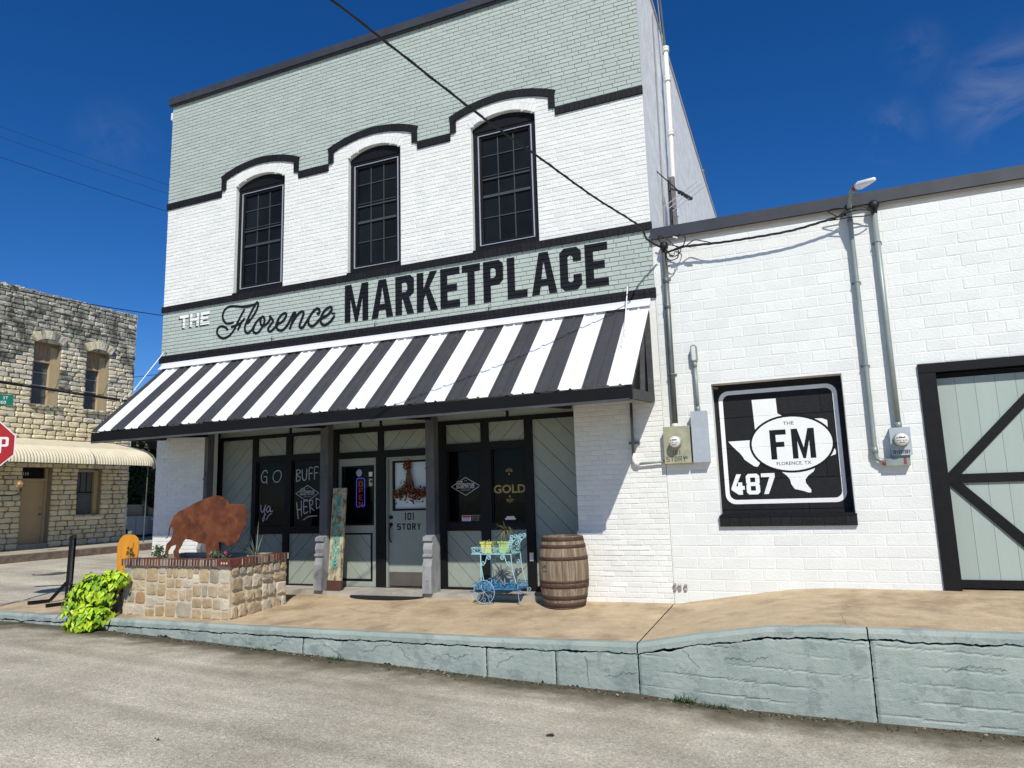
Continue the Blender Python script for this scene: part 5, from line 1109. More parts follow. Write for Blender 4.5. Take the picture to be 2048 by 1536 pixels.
# ---- wrought iron plant cart
ct = thing('plant_cart', (-4.1, -.30, .14), 'turquoise and blue scrolled wrought iron plant cart with two wheels', 'plant stand')
M_turq = mat('turquoise_cart_paint', (.34, .62, .66), .45, var=.05, scale=20); M_blue = mat('blue_cart_paint', (.055, .27, .52), .45, col2=(.03, .15, .34), scale=14, var=.08); M_pale = mat('pale_blue_cart_paint', (.24, .38, .50), .5, var=.08, scale=20)
gz = zslab(-4.1, -.3)
def spiral(cx, cz, y, r0, turns, a0, dirn=1, n=22, r1=.008): return [(cx + (r0 + (r1 - r0) * i / n) * cos(a0 + dirn * turns * 2 * pi * i / n), y, cz + (r0 + (r1 - r0) * i / n) * sin(a0 + dirn * turns * 2 * pi * i / n)) for i in range(n + 1)]
def tray(name, x0, x1, y0, y1, z, h, m_, n):
    k = MB(); k.box(x0, x1, y0, y1, z - .006, z)
    for zz_ in (z + .004, z + h): k.tube([(x0, y0, zz_), (x1, y0, zz_), (x1, y1, zz_), (x0, y1, zz_), (x0, y0, zz_)], .006, 6)
    k.build(name, m_, ct)
    k = MB()
    for j in range(n):
        cx = x0 + (x1 - x0) * (j + .5) / n; s_ = 1 if j % 2 else -1
        for y_ in (y0, y1): k.tube(spiral(cx + s_ * .012, z + h / 2 + s_ * .01, y_, h * .34, 1.3, pi / 2 * s_, s_, 14, .006), .0035, 5); k.tube([(cx - .05 * s_, y_, z + .01), (cx - .01, y_, z + h * .5), (cx + .05 * s_, y_, z + h - .01)], .0035, 5)
    k.build('scrollwork', m_, ct, kind='stuff'); k = MB()
    for j in range(4):
        cy = y0 + (y1 - y0) * (j + .5) / 4
        for x in (x0, x1): k.tube([(x, cy + h * .3 * cos(a), z + h / 2 + h * .3 * sin(a)) for a in [i * pi / 5 for i in range(9)]], .0035, 5)
    k.build('scrollwork', m_, ct, kind='stuff')
tray('upper_tray', -4.43, -3.83, -.40, -.06, .80, .085, M_turq, 6)
tray('lower_tray', -4.38, -3.74, -.42, -.04, .335, .085, M_blue, 7)
for y_ in (-.40, -.06):
    k = MB(); k.tube([(-4.29, y_, .80), (-4.29, y_, .34)], .007, 6); k.tube([(-4.28, y_, .62), (-4.245, y_, .42)], .0055, 6); k.tube([(-3.835, y_, .80), (-3.82, y_, .60), (-3.765, y_, .40)], .007, 6)
    k.tube(spiral(-4.26, .68, y_, .035, 1.4, pi, 1), .0055, 6); k.tube([(-4.225, y_, .675), (-4.205, y_, .74), (-4.195, y_, .78), (-4.17, y_, .79)], .0055, 6); k.tube(spiral(-4.165, .757, y_, .033, 1.4, pi / 2, -1), .0055, 6)
    k.tube(spiral(-3.865, .68, y_, .035, 1.4, 0, -1), .0055, 6); k.tube([(-3.90, y_, .675), (-3.92, y_, .74), (-3.93, y_, .78), (-3.955, y_, .79)], .0055, 6); k.tube(spiral(-3.96, .757, y_, .033, 1.4, pi / 2, 1), .0055, 6)
    k.build('upright', M_turq, ct)
    k = MB(); k.tube([(-3.75, y_, .40), (-3.745, y_, .30), (-3.735, y_, .20), (-3.72, y_, gz + .02), (-3.70, y_, gz + .006)], .006, 6); k.tube(spiral(-3.715, .30, y_, .03, 1.2, pi, -1), .005, 6); k.build('leg', M_pale, ct)
    k = MB(); cx, cz, R = -4.24, gz + .16, .155
    k.tube([(cx + R * cos(2 * pi * i / 28), y_ - .02, cz + R * sin(2 * pi * i / 28)) for i in range(29)], .007, 6, cap=False)
    for j in range(6):
        a = j * pi / 3; k.tube([(cx, y_ - .02, cz), (cx + R * .5 * cos(a + .3), y_ - .02, cz + R * .5 * sin(a + .3)), (cx + R * cos(a), y_ - .02, cz + R * sin(a))], .004, 5); k.tube(spiral(cx + R * .66 * cos(a + .5), cz + R * .66 * sin(a + .5), y_ - .02, .030, 1.2, a, 1, 12), .0035, 5)
    k.build('wheel', M_pale, ct)
k = MB()
for y_ in (-.38, -.08):
    k.tube([(-3.85, y_, .88), (-3.82, y_, .95), (-3.77, y_, 1.0)], .007, 6); k.tube(spiral(-3.875, .925, y_, .034, 1.4, 0, 1), .006, 6); k.tube(spiral(-3.835, .975, y_, .03, 1.4, 0, 1), .006, 6); k.tube(spiral(-3.765, 1.035, y_, .034, 1.4, -pi / 2, 1), .006, 6); k.tube(spiral(-3.82, 1.03, y_, .03, 1.4, -pi / 2, -1), .006, 6)
k.build('handle', M_turq, ct)
def potted(name, x, y, z, w, h, m_, label, cat='potted plant'):
    t_ = thing(name, (x, y, z), label, cat); k = MB(); a, b = w * .40, w * .5
    for (r0, z0), (r1, z1) in (((a, 0), (b * .94, h * .82)), ((b * 1.06, h * .82), (b * 1.1, h))):
        k.add([(x + sx_ * r_, y + sy_ * r_ * .8, z + zz_) for r_, zz_ in ((r0, z0), (r1, z1)) for sx_, sy_ in ((-1, -1), (1, -1), (1, 1), (-1, 1))], [(0, 1, 5, 4), (1, 2, 6, 5), (2, 3, 7, 6), (3, 0, 4, 7), (3, 2, 1, 0)])
    k.build('pot', m_, t_); k = MB(); k.box(x - b, x + b, y - b * .8, y + b * .8, z + h * .86, z + h * .92); k.build('soil', M_soil, t_); return t_
def blade(k, base, d, L_, w, droop, n=6, mi=0):
    base = Vector(base); d = Vector(d).normalized(); up = Vector((0, 0, 1)); side = d.cross(up)
    if side.length < .01: side = Vector((1, 0, 0))
    side.normalize(); v = []
    for i in range(n + 1):
        t = i / n; p = base + d * L_ * t + Vector((0, 0, -droop * t * t)); ww = w * (1 - t ** 2) * (.6 + .4 * min(1, t * 4)) + .0006; v += [tuple(p - side * ww / 2), tuple(p + side * ww / 2 + Vector((0, 0, .0)))]
    k.add(v, [(2 * i, 2 * i + 1, 2 * i + 3, 2 * i + 2) for i in range(n)], mi)
M_potY = mat('yellow_pot_plastic', (.68, .62, .16), .45, var=.05, scale=5, dirt=((.5, .5, .2), 8, .55, .8, .4)); M_potG = mat('lime_pot_plastic', (.45, .58, .18), .45, var=.05, scale=5)
M_leafD = mat('dark_strap_leaf', (.10, .13, .05), .5, col2=(.19, .17, .08), scale=9, var=.25); M_leafS = mat('succulent_leaf', (.20, .27, .15), .5, var=.2, scale=9); M_leafG = mat('grey_agave_leaf', (.13, .17, .14), .55, col2=(.20, .22, .17), scale=8, var=.2)
p1_ = potted('potted_plant', -4.25, -.24, .808, .17, .155, M_potY, 'yellow square pot with trailing succulent on the left of the cart')
k = MB(); r_ = random.Random(4)
for i in range(22): a = r_.uniform(0, 2 * pi); blade(k, (-4.25 + .05 * cos(a), -.24 + .04 * sin(a), .95), (cos(a), .8 * sin(a), r_.uniform(.3, 1.2)), r_.uniform(.10, .24), .016, r_.uniform(.10, .26))
k.build('foliage', M_leafS, p1_)
p2_ = potted('potted_plant', -3.985, -.22, .808, .175, .16, M_potG, 'lime green square pot with a spiky dark dracaena on the right of the cart')
k = MB(); k.tube([(-3.985, -.22, .95), (-3.985, -.22, 1.12)], .010, 6, mi=1)
for i in range(34): a = r_.uniform(0, 2 * pi); blade(k, (-3.985, -.22, 1.06 + r_.uniform(0, .08)), (cos(a), sin(a), r_.uniform(.3, 1.9)), r_.uniform(.16, .30), .017, r_.uniform(.05, .24))
k.build('foliage', [M_leafD, M_leafD], p2_)
p3_ = thing('cart_plants', (-3.98, -.24, .34), 'spiky grey plants growing in the lower tray of the cart', 'plant')
k = MB()
for c in (-4.0, -3.85, -4.15):
    for i in range(13): a = r_.uniform(0, 2 * pi); blade(k, (c, -.24, .345), (cos(a) * .8, sin(a) * .5, r_.uniform(.5, 1.6)), r_.uniform(.12, .28), .016, r_.uniform(.02, .12))
k.build('foliage', M_leafG, p3_)

# ---- half-round door mat
k = MB(); n_ = 24; P = [(-6.02 + .64 * cos(a), -.078 - .27 * sin(a)) for a in [pi * i / n_ for i in range(n_ + 1)]]
vs = [(p[0], p[1], zslab(*p) + .014) for p in P] + [(p[0], p[1], zslab(*p)) for p in P]; k.add(vs, [tuple(range(n_, -1, -1))] + [(i, i + 1, n_ + 2 + i, n_ + 1 + i) for i in range(n_)])
k.build('door_mat', mat('black_rubber_mat', (.010, .010, .010), .85, var=.3, scale=60, bump=.8), None, label='black half-round rubber mat in front of the entrance step', cat='door mat')
# ---- welcome board
wb = thing('welcome_board', (-6.99, .02, .21), 'tall weathered board with turquoise stacked WELCOME letters leaning by the door', 'sign')
Mw = Matrix.Translation((-7.0, -.045, .214)) @ Matrix.Rotation(radians(-4.2), 4, 'X') @ Matrix.Rotation(radians(.3), 4, 'Y')
def bw(k, nm, m_): k.v = [tuple(Mw @ Vector(v)) for v in k.v]; k.build(nm, m_, wb)
k = MB(); k.box(-.135, .12, 0, .03, .02, 1.58); bw(k, 'plank', mat('crackled_board', (.50, .44, .28), .85, col2=(.13, .095, .06), scale=16, fac=(.38, .55), var=.05, bump=.8, bscale=30, stretch=(1, 1, .5), dirt=((.12, .16, .12), 5, .55, .7, .5)))
k = MB(); k.box(-.145, .13, -.012, .04, 0, .145); k.box(-.15, .135, -.03, .045, -.012, .012); bw(k, 'base_block', mat('brown_base_wood', (.085, .040, .030), .7, var=.1, scale=6))
k = MB(); y_ = -.0015
for i, ch_ in enumerate('WELCOME'): letters(k, ch_, -.07, 1.345 - i * .168, .12, .135, .030, 0, y_)
bw(k, 'lettering', mat('turquoise_sign_paint', (.07, .42, .36), .7, var=.15, scale=30, dirt=((.05, .12, .09), 25, .55, .7, .6)))
# ---- neon sign
ns = thing('neon_sign', (-6.845, .42, 1.47), 'unlit-looking vertical OPEN neon with blue outline behind the left door glass', 'neon sign')
k = MB(); k.tube([(p[0], .425, p[1]) for p in rrect(-6.925, -6.765, 1.475, 1.945, .04)] + [(-6.765, .425, 1.515)], .0055, 6); k.build('blue_tube', mat('blue_neon', (.1, .1, .6), .4, emis=((.10, .09, .75), .75)), ns)
k = MB()
for i, ch_ in enumerate('OPEN'):
    z = 1.885 - i * .108; x0_, x1_ = -6.875, -6.815
    S_ = {'O': [[(x0_, z), (x1_, z), (x1_, z - .07), (x0_, z - .07), (x0_, z)]], 'P': [[(x0_, z - .075), (x0_, z), (x1_, z), (x1_, z - .04), (x0_, z - .04)]], 'E': [[(x1_, z), (x0_, z), (x0_, z - .075), (x1_, z - .075)], [(x0_, z - .037), (x1_ - .01, z - .037)]], 'N': [[(x0_, z - .075), (x0_, z), (x1_, z - .075), (x1_, z)]]}[ch_]
    for s_ in S_: k.tube([(p[0], .43, p[1]) for p in s_], .005, 5)
k.build('red_tube', mat('red_neon', (.4, .08, .06), .4, emis=((.45, .07, .05), .45)), ns)
k = MB(); k.box(-6.94, -6.75, .44, .45, 1.46, 1.96); k.build('backing', M_darkhole, ns)
# ---- autumn decoration
ad_ = thing('door_swag', (-5.93, .40, 1.55), 'autumn swag of husks and red and orange leaves hanging on the entrance door', 'decoration')
r_ = random.Random(8); k = MB()
for i in range(26): t = i / 25; x = -5.93; a = r_.uniform(-1, 1); k.tube([(x + a * .012, .425, 2.14), (x + a * .05 + .01, .415 - abs(a) * .0, 1.92), (x + .02 + a * .10, .42, 1.72 + r_.uniform(-.03, .05))], .006, 5)
k.build('husk', mat('dry_husk', (.20, .11, .05), .9, var=.3, scale=15), ad_)
M_au = [mat('autumn_red', (.22, .018, .014), .8, var=.3), mat('autumn_orange', (.38, .10, .02), .8, var=.3), mat('autumn_brown', (.075, .028, .015), .8, var=.3), mat('autumn_tan', (.34, .21, .09), .8, var=.3)]
def flake(k, c, s, r_, mi):
    u = Vector((r_.uniform(-1, 1), r_.uniform(-1, 1), r_.uniform(-1, 1))).normalized(); v = u.orthogonal().normalized(); c = Vector(c)
    k.add([c - u * s, c + v * s * .55, c + u * s, c - v * s * .55], [(0, 1, 2, 3)], mi)
k = MB()
for i in range(760):
    q = r_.random()
    if q < .15: c = (r_.gauss(-5.935, .035), r_.uniform(.38, .43), r_.gauss(2.11, .045))
    else:
        u = r_.uniform(-1, 1); x = -5.88 + .30 * u; c = (x, r_.uniform(.34, .43), 1.66 + .05 * u * 0 + r_.gauss(0, .055 * (1.2 - abs(u) * .5)) + (.06 if -.5 < u < .1 else 0))
    flake(k, c, r_.uniform(.012, .032), r_, r_.choice([0, 0, 1, 1, 2, 2, 3]))
k.build('leaves', M_au, ad_)

# ================================================================== THE PLANTER AND WHAT GROWS IN IT
pl = thing('stone_planter', (-8.3, -1.3, .06), 'stone planter box with a brick rim on the pavement corner', 'planter')
PX0, PX1, PY0, PY1, PT = -9.33, -7.34, -1.87, -.76, .755
M_mort = mat('cream_mortar', (.62, .53, .40), .9, var=.12, scale=10, bump=.6, bscale=40, fine=.1); 
def stone(nm, c, c2): return mat(nm, c, .85, col2=c2, scale=5, fac=(.35, .65), var=.16, bump=.9, bscale=26, fine=.1)
M_st = [stone('tan_stone', (.50, .41, .27), (.34, .26, .16)), stone('grey_stone', (.45, .40, .315), (.31, .27, .20)), stone('gold_stone', (.52, .41, .24), (.37, .27, .15)), stone('rust_stone', (.44, .27, .14), (.33, .20, .11)), stone('cream_stone', (.60, .54, .42), (.46, .40, .30))]
def stone_mesh(w, h, seed, f, depth=.03, rough=.25):
    """lumpy block face in local (u, v, n), mapped by f"""
    r = random.Random(seed); n = 12; k = MB(); ring = []
    rx, rz = w / 2, h / 2; e = 8.0
    for i in range(n):
        a = 2 * pi * (i + .5) / n; c, s = cos(a), sin(a); q = (abs(c) ** e + abs(s) ** e) ** (-1 / e); ring.append((rx + rx * c * q * r.uniform(1 - rough * .6, 1), rz + rz * s * q * r.uniform(1 - rough * .6, 1)))
    k.v = [f(u, v, -.01) for u, v in ring] + [f(u, v, depth * r.uniform(.35, .7)) for u, v in ring]
    k.v += [f(rx + (u - rx) * .88, rz + (v - rz) * .84, depth * r.uniform(.75, 1.15)) for u, v in ring] + [f(rx + r.uniform(-.2, .2) * w, rz + r.uniform(-.15, .15) * h, depth * r.uniform(.9, 1.4))]
    for i in range(n): j = (i + 1) % n; k.f += [(i, j, n + j, n + i), (n + i, n + j, 2 * n + j, 2 * n + i), (2 * n + i, 2 * n + j, 3 * n)]
    k.m = [0] * len(k.f); return k
def split(a, b, c, d, r, mn, out):
    w, h = b - a, d - c
    if w > .85 and h > .4 or w > .30 and h < .26 or (w > mn * 2 and r.random() < .5 and w > h * 1.3): t = r.uniform(.38, .62); split(a, a + w * t, c, d, r, mn, out); split(a + w * t, b, c, d, r, mn, out)
    elif h > .24 or (h > mn * 1.9 and r.random() < .45): t = r.uniform(.4, .6); split(a, b, c, c + h * t, r, mn, out); split(a, b, c + h * t, d, r, mn, out)
    else: out.append((a, b, c, d))
k = MB(); k.box(PX0 - .02, PX1 - .002, PY0 + .002, PY1, -.02, PT); k.build('planter_core', M_mort, pl)
r_ = random.Random(21)
bands = [(.045, .75)]
for c, d in bands:
    o = []; split(PX0 - .04, PX1, c, d, r_, .10, o)
    for i, (a, b, c_, d_) in enumerate(o):
        g_ = r_.uniform(.003, .010); mi = r_.choices(range(5), [5, 1.6, 4 if d_ < .45 else 2, .3, 2.5])[0]
        s_ = stone_mesh(b - a - 2 * g_, d_ - c_ - 2 * g_, r_.random(), lambda u, v, n_, a=a, c_=c_, g_=g_: (a + g_ + u, PY0 + .004 - n_, c_ + g_ + v), .014); s_.build('stone', M_st[mi], pl)
    o = []; split(PY0, PY1, c, d, r_, .11, o)
    for a, b, c_, d_ in o:
        g_ = r_.uniform(.004, .008); mi = r_.choices(range(5), [4, 5, 1, .2, 3])[0]
        s_ = stone_mesh(b - a - 2 * g_, d_ - c_ - 2 * g_, r_.random(), lambda u, v, n_, a=a, c_=c_, g_=g_: (PX1 - .005 + n_, a + g_ + u, c_ + g_ + v), .034, .5); s_.build('stone', M_st[mi], pl)
M_bk = [mat('red_rim_brick', (.20, .065, .042), .8, col2=(.13, .04, .03), scale=14, var=.2, bump=.5), mat('dark_rim_brick', (.10, .045, .038), .8, var=.2, scale=14, bump=.5), mat('sooty_rim_brick', (.15, .085, .065), .8, col2=(.24, .19, .15), scale=16, var=.2, bump=.5)]
k = MB(); k.prism([[(PX0 - .04, PT + .002), (PX1 + .035, PT + .002), (PX1 + .035, PT + .088), (PX0 - .04, PT + .088)]], PY0 - .041, PY0 + .17); k.box(PX1 - .17, PX1 + .040, PY0 + .172, PY1, PT + .002, PT + .088); k.box(PX0 - .04, PX0 + .15, PY0 + .172, PY1, PT + .002, PT + .088); k.box(PX0 + .151, PX1 - .171, PY1 - .18, PY1, PT + .002, PT + .088); k.build('rim_mortar', M_mort, pl)
x = PX0 - .043
while x < PX1 - .21:
    w = r_.uniform(.050, .064); k = MB(); k.box(x + .0065, x + w - .0065, PY0 - .045 + r_.uniform(-.002, .002), PY0 + .165, PT - .004, PT + .094 + r_.uniform(-.003, .003)); k.build('brick', r_.choice(M_bk), pl); x += w
k = MB(); k.box(PX1 - .205, PX1 + .038, PY0 - .046, PY0 + .165, PT - .004, PT + .095); 
cb = k.build('brick', M_bk[0], pl, label='corner brick with three mortar-filled holes')
k = MB()
for i in range(3): k.lathe([(.014, 0), (.014, -.002)], (PX1 - .115 + i * .045, PY0 - .0462, PT + .045), 10, ax='y')
o_ = obj('hole', k.mesh('hole', mat('white_hole_filling', (.70, .62, .52), .9)), cb, local=True)
y_ = PY0 + .175
while y_ < PY1 - .03:
    w = r_.uniform(.055, .068); k = MB(); k.box(PX1 - .165, PX1 + .045 + r_.uniform(-.002, .002), y_ + .0065, y_ + w - .0065, PT - .004, PT + .094 + r_.uniform(-.003, .003)); k.build('brick', r_.choice(M_bk), pl); y_ += w
k = MB(); k.box(PX0 + .15, PX1 - .17, PY0 + .17, PY1 - .18, PT - .01, PT + .03); k.build('soil', M_soil, pl)
# low brick shelf at the planter's left foot, where the vine pot stands
lp = thing('low_planter', (-9.6, -1.6, .05), 'low brick-topped step at the left foot of the stone planter under the vine', 'planter')
k = MB(); k.box(-10.1, -9.42, -1.75, -.9, .0, .36); k.build('planter_core', M_mort, lp)
for i in range(10): k = MB(); k.box(-10.12 + i * .07, -10.06 + i * .07, -1.79, -1.5, .362, .44); k.build('brick', r_.choice(M_bk), lp)
for c, d in ((.03, .19), (.19, .355)):
    o = []; split(-10.1, -9.42, c, d, r_, .11, o)
    for a, b, c_, d_ in o: stone_mesh(b - a - .016, d_ - c_ - .016, r_.random(), lambda u, v, n_, a=a, c_=c_: (a + .008 + u, -1.75 - n_, c_ + .008 + v), .03).build('stone', r_.choice(M_st[:3]), lp)

# ---- bison
BI = [(-9.276,1.089),(-9.212,1.132),(-9.206,1.248),(-9.171,1.324),(-9.111,1.430),(-9.022,1.496),(-8.880,1.541),(-8.702,1.614),(-8.537,1.667),(-8.374,1.710),(-8.300,1.724),(-8.224,1.721),(-8.165,1.708),(-8.122,1.690),(-8.052,1.646),(-8.026,1.612),(-8.010,1.588),(-7.933,1.592),(-7.799,1.583),(-7.735,1.577),(-7.701,1.563),(-7.676,1.526),(-7.670,1.452),(-7.655,1.360),(-7.690,1.260),(-7.747,1.179),(-7.792,1.088),(-7.814,1.042),(-7.850,1.03),(-7.910,1.024),(-7.944,0.969),(-7.992,0.960),(-8.036,0.988),(-8.068,1.024),(-8.168,1.043),(-8.185,1.015),(-8.175,0.923),(-8.147,0.850),(-8.157,0.775),(-8.269,0.775),(-8.284,0.877),(-8.302,0.775),(-8.400,0.775),(-8.422,0.895),(-8.453,1.007),(-8.594,1.030),(-8.750,1.073),(-8.854,1.083),(-8.892,1.054),(-8.939,0.969),(-8.988,0.912),(-8.956,0.775),(-9.047,0.775),(-9.092,0.893),(-9.043,0.960),(-9.046,1.003),(-9.149,0.969),(-9.198,0.902),(-9.206,0.775),(-9.265,0.775),(-9.259,0.912),(-9.238,1.008),(-9.156,1.074),(-9.121,1.151),(-9.111,1.218),(-9.149,1.285),(-9.180,1.247),(-9.200,1.151),(-9.237,1.099)]
bi = thing('bison_sculpture', (-8.4, -1.25, .77), 'rusted steel bison silhouette standing in the stone planter', 'sculpture')
k = MB(); k.prism([BI[::-1], [(-7.862, 1.435), (-7.835, 1.452), (-7.812, 1.43), (-7.83, 1.395), (-7.858, 1.40)]], -1.256, -1.246); k.build('steel_plate', M_rust, bi)
k = MB()
for Pq in ([(-8.36, 1.62), (-8.10, 1.50), (-8.02, 1.30), (-8.12, 1.12), (-8.18, 1.04)], [(-8.02, 1.55), (-7.93, 1.50), (-7.88, 1.36), (-7.90, 1.22), (-7.97, 1.10)], [(-8.42, .95), (-8.38, 1.05), (-8.30, 1.10)], [(-8.92, 1.06), (-8.86, 1.16), (-8.87, 1.28)], [(-7.845, 1.52), (-7.835, 1.46)]): k.ribbon(Pq, .008, -1.2572)
k.build('weld_bead', mat('dark_weld_rust', (.16, .045, .02), .8), bi)
# ---- plants
def bush(name, c, rad, n, leaf, m_, label, cat='shrub', stems=6, stemc=None, seed=1, jz=1.):
    r_ = random.Random(seed); t_ = thing(name, (c[0], c[1], c[2] - rad[2]), label, cat); k = MB()
    for i in range(n):
        d = Vector((r_.gauss(0, 1), r_.gauss(0, 1), r_.gauss(0, 1))).normalized(); q = r_.random() ** .45; p = Vector(c) + Vector((d.x * rad[0], d.y * rad[1], d.z * rad[2])) * q; flake(k, p, leaf * r_.uniform(.6, 1.25), r_, r_.randrange(len(m_)))
    k.build('foliage', m_, t_); k = MB()
    for i in range(stems): a = r_.uniform(0, 2 * pi); k.tube([(c[0], c[1], c[2] - rad[2]), (c[0] + .3 * rad[0] * cos(a), c[1] + .3 * rad[1] * sin(a), c[2]), (c[0] + .8 * rad[0] * cos(a), c[1] + .8 * rad[1] * sin(a), c[2] + rad[2] * .7)], .006 * max(1, rad[0] * 2), 5)
    k.build('stem', M_leafD, t_); return t_
M_gr = [mat('mid_green_leaf', (.085, .15, .05), .6, var=.3, scale=9), mat('dark_green_leaf', (.035, .075, .03), .6, var=.3, scale=9)]
bush('garden_plant', (-9.22, -1.42, .90), (.10, .09, .13), 170, .022, M_gr, 'leafy green plant at the left end of the planter', 'plant')
bush('garden_plant', (-8.98, -1.50, .83), (.10, .05, .07), 60, .018, M_gr, 'small low sprig by the hind legs of the bison', 'plant', seed=3)
bush('garden_plant', (-7.98, -1.50, .86), (.13, .07, .10), 130, .018, [M_leafG, M_gr[1]], 'grey-leaved plant under the nose of the bison', 'plant', seed=5)
fl = bush('flowering_plant', (-7.66, -1.62, .85), (.10, .05, .05), 80, .018, M_gr, 'low green plant with a pink flower at the planter corner', 'flower', seed=6)
k = MB()
for i in range(5): a = 2 * pi * i / 5; c = Vector((-7.60, -1.70, .925)); k.add([c, c + Vector((.012 * cos(a - .5), -.008, .012 * sin(a - .5))) * 1.6, c + Vector((cos(a), -.15, sin(a))) * .034, c + Vector((.012 * cos(a + .5), -.008, .012 * sin(a + .5))) * 1.6], [(0, 1, 2, 3)])
k.build('petal', mat('pink_petal', (.62, .04, .14), .6), fl)
ag = thing('spiky_plant', (-8.0, -1.05, .78), 'thin spiky agave-like plant behind the head of the bison', 'plant'); k = MB(); r_ = random.Random(12)
for i in range(26): a = r_.uniform(-1.2, 1.2); blade(k, (-7.72, -.98, .79), (sin(a), r_.uniform(-.4, .4), cos(a) * .9 + .1), r_.uniform(.35, .68), .016, r_.uniform(.0, .16), 8)
k.build('foliage', M_leafG, ag)
# ---- lime vine: every leaf a heart-shaped blade
vn = thing('lime_vine', (-9.9, -2.0, .1), 'bright lime sweet potato vine spilling over the kerb beside the planter', 'plant')
M_lime = [mat('lime_leaf', (.50, .66, .03), .5, col2=(.36, .56, .02), scale=12, var=.18), mat('green_lime_leaf', (.24, .44, .02), .5, var=.2, scale=12), mat('yellow_lime_leaf', (.64, .72, .10), .5, var=.12, scale=12)]
for m_ in M_lime:
    b = m_.node_tree.nodes['Principled BSDF']; b.inputs['Transmission Weight'].default_value = 0; b.inputs['Subsurface Weight'].default_value = .0
def leaf_mesh(m_, s):
    r = random.Random(s); k = MB(); P = [(0, 0), (.30, -.22), (.52, .02), (.46, .38), (.20, .72), (0, 1.05), (-.20, .72), (-.46, .38), (-.52, .02), (-.30, -.22)]
    k.v = [(x, y, .10 * abs(x) + .10 * sin(3 * y + s) - .12 * y * y) for x, y in P] + [(0, .35, -.03)]; k.f = [(i, (i + 1) % 10, 10) for i in range(10)]; k.m = [0] * 10; return k
LM = [[leaf_mesh(m_, s).mesh('leaf', m_) for s in range(3)] for m_ in M_lime]; stv = MB(); r_ = random.Random(14); cand = []
blobs = [((-9.86, -2.10, .24), (.30, .24, .30), 5), ((-9.58, -2.12, .42), (.36, .22, .28), 5), ((-9.48, -2.22, .08), (.26, .20, .22), 4), ((-9.50, -2.42, .03), (.22, .10, .15), 2.2), ((-9.34, -2.02, .58), (.22, .13, .14), 3), ((-9.72, -2.24, -.04), (.28, .16, .14), 2.2), ((-9.84, -2.0, .44), (.24, .2, .14), 2)]
for i in range(1500):
    c, rd, _ = r_.choices(blobs, [b_[2] for b_ in blobs])[0]; d = Vector((r_.gauss(0, 1), r_.gauss(-.5, 1), r_.gauss(.15, 1))).normalized(); q = r_.uniform(.45, 1.05)
    p = Vector(c) + Vector((d.x * rd[0], d.y * rd[1], d.z * rd[2])) * q
    if p.z < zroad(p.x, min(p.y, -2.16)) + .03 or (p.y > -2.16 and p.z < .08): continue
    nrm_ = (d + Vector((r_.uniform(-.5, .5), r_.uniform(-.8, .2), r_.uniform(.0, .9)))).normalized(); dn_ = Vector((r_.uniform(-.6, .6), r_.uniform(-.5, .2), -1)); ydir = (dn_ - dn_.dot(nrm_) * nrm_).normalized(); xdir = ydir.cross(nrm_).normalized(); sc_ = r_.choice((r_.uniform(.035, .06), r_.uniform(.055, .09), r_.uniform(.06, .105)))
    cand.append((p, Matrix((( xdir.x, ydir.x, nrm_.x, p.x), (xdir.y, ydir.y, nrm_.y, p.y), (xdir.z, ydir.z, nrm_.z, p.z), (0, 0, 0, 1))), sc_, r_.choices((0, 1, 2), (5, 4, .7))[0] if q > .72 else 1))  # inner leaves always the darker green: depth shading put into the colour
cand.sort(key=lambda c: c[0].y)
for i, (p, Mx, s_, mi) in enumerate(cand):
    if i < 290:
        o = bpy.data.objects.new('leaf', LM[mi][i % 3]); COL.objects.link(o); o.parent = vn; M2 = Mx.copy(); M2.translation = p - ABS[vn.name]; o.matrix_local = M2 @ Matrix.Scale(s_, 4)
    else:
        src_ = leaf_mesh(None, i % 3); MM = Mx @ Matrix.Scale(s_, 4); stv.add([tuple(MM @ Vector(v)) for v in src_.v], src_.f, mi)
stv.build('foliage', M_lime, vn, kind='stuff')
k = MB()
for i in range(26): a = r_.uniform(-10.3, -9.2); k.tube([(-9.6 + r_.uniform(-.1, .1), -2.0, .35), ((a - 9.6) / 2, -2.12, .35), (a, -2.22, r_.uniform(.0, .4))], .005, 5)
k.build('stem', M_gr[0], vn)
vp = thing('vine_pot', (-9.56, -2.33, -.15), 'grey galvanised pot standing on the road under the lime vine', 'pot')
k = MB(); k.lathe([(.11, 0), (.135, .20), (.142, .21), (.142, .225), (.125, .225), (.115, .20)], (-9.50, -2.36, zroad(-9.56, -2.36)), 20); k.build('pot', M_galv, vp, True)

# ---- wooden pumpkin
pk = thing('pumpkin_sign', (-10.5, -.9, .1), 'orange painted wooden pumpkin cut-out standing behind the planter', 'decoration')
PU = [(-10.72,.10),(-10.745,.70),(-10.75,.926),(-10.735,1.0),(-10.695,1.07),(-10.620,1.127),(-10.56,1.14),(-10.509,1.137),(-10.44,1.14),(-10.366,1.125),(-10.30,1.081),(-10.262,1.0),(-10.262,.90),(-10.28,.78),(-10.32,.62),(-10.36,.10)]
k = MB(); k.prism([PU[::-1]], -.905, -.885); k.build('board', mat('orange_pumpkin_paint', (.72, .33, .03), .6, col2=(.64, .26, .02), scale=5, var=.0, fac=(.4, .65), stretch=(2.5, 1, .5)), pk)
k = MB(); k.prism([[(-10.50, 1.138), (-10.46, 1.138), (-10.43, 1.18), (-10.425, 1.20), (-10.46, 1.195), (-10.49, 1.20), (-10.52, 1.19), (-10.515, 1.15)]], -.908, -.888); k.build('stem', mat('green_stem', (.25, .30, .22), .7, var=.3, scale=30), pk)
k = MB(); r_ = random.Random(2)
for i in range(26): flake(k, (-10.42 + r_.gauss(0, .035), -.92, .84 + r_.gauss(0, .05)), .028, r_, r_.choice([0, 1, 2]))
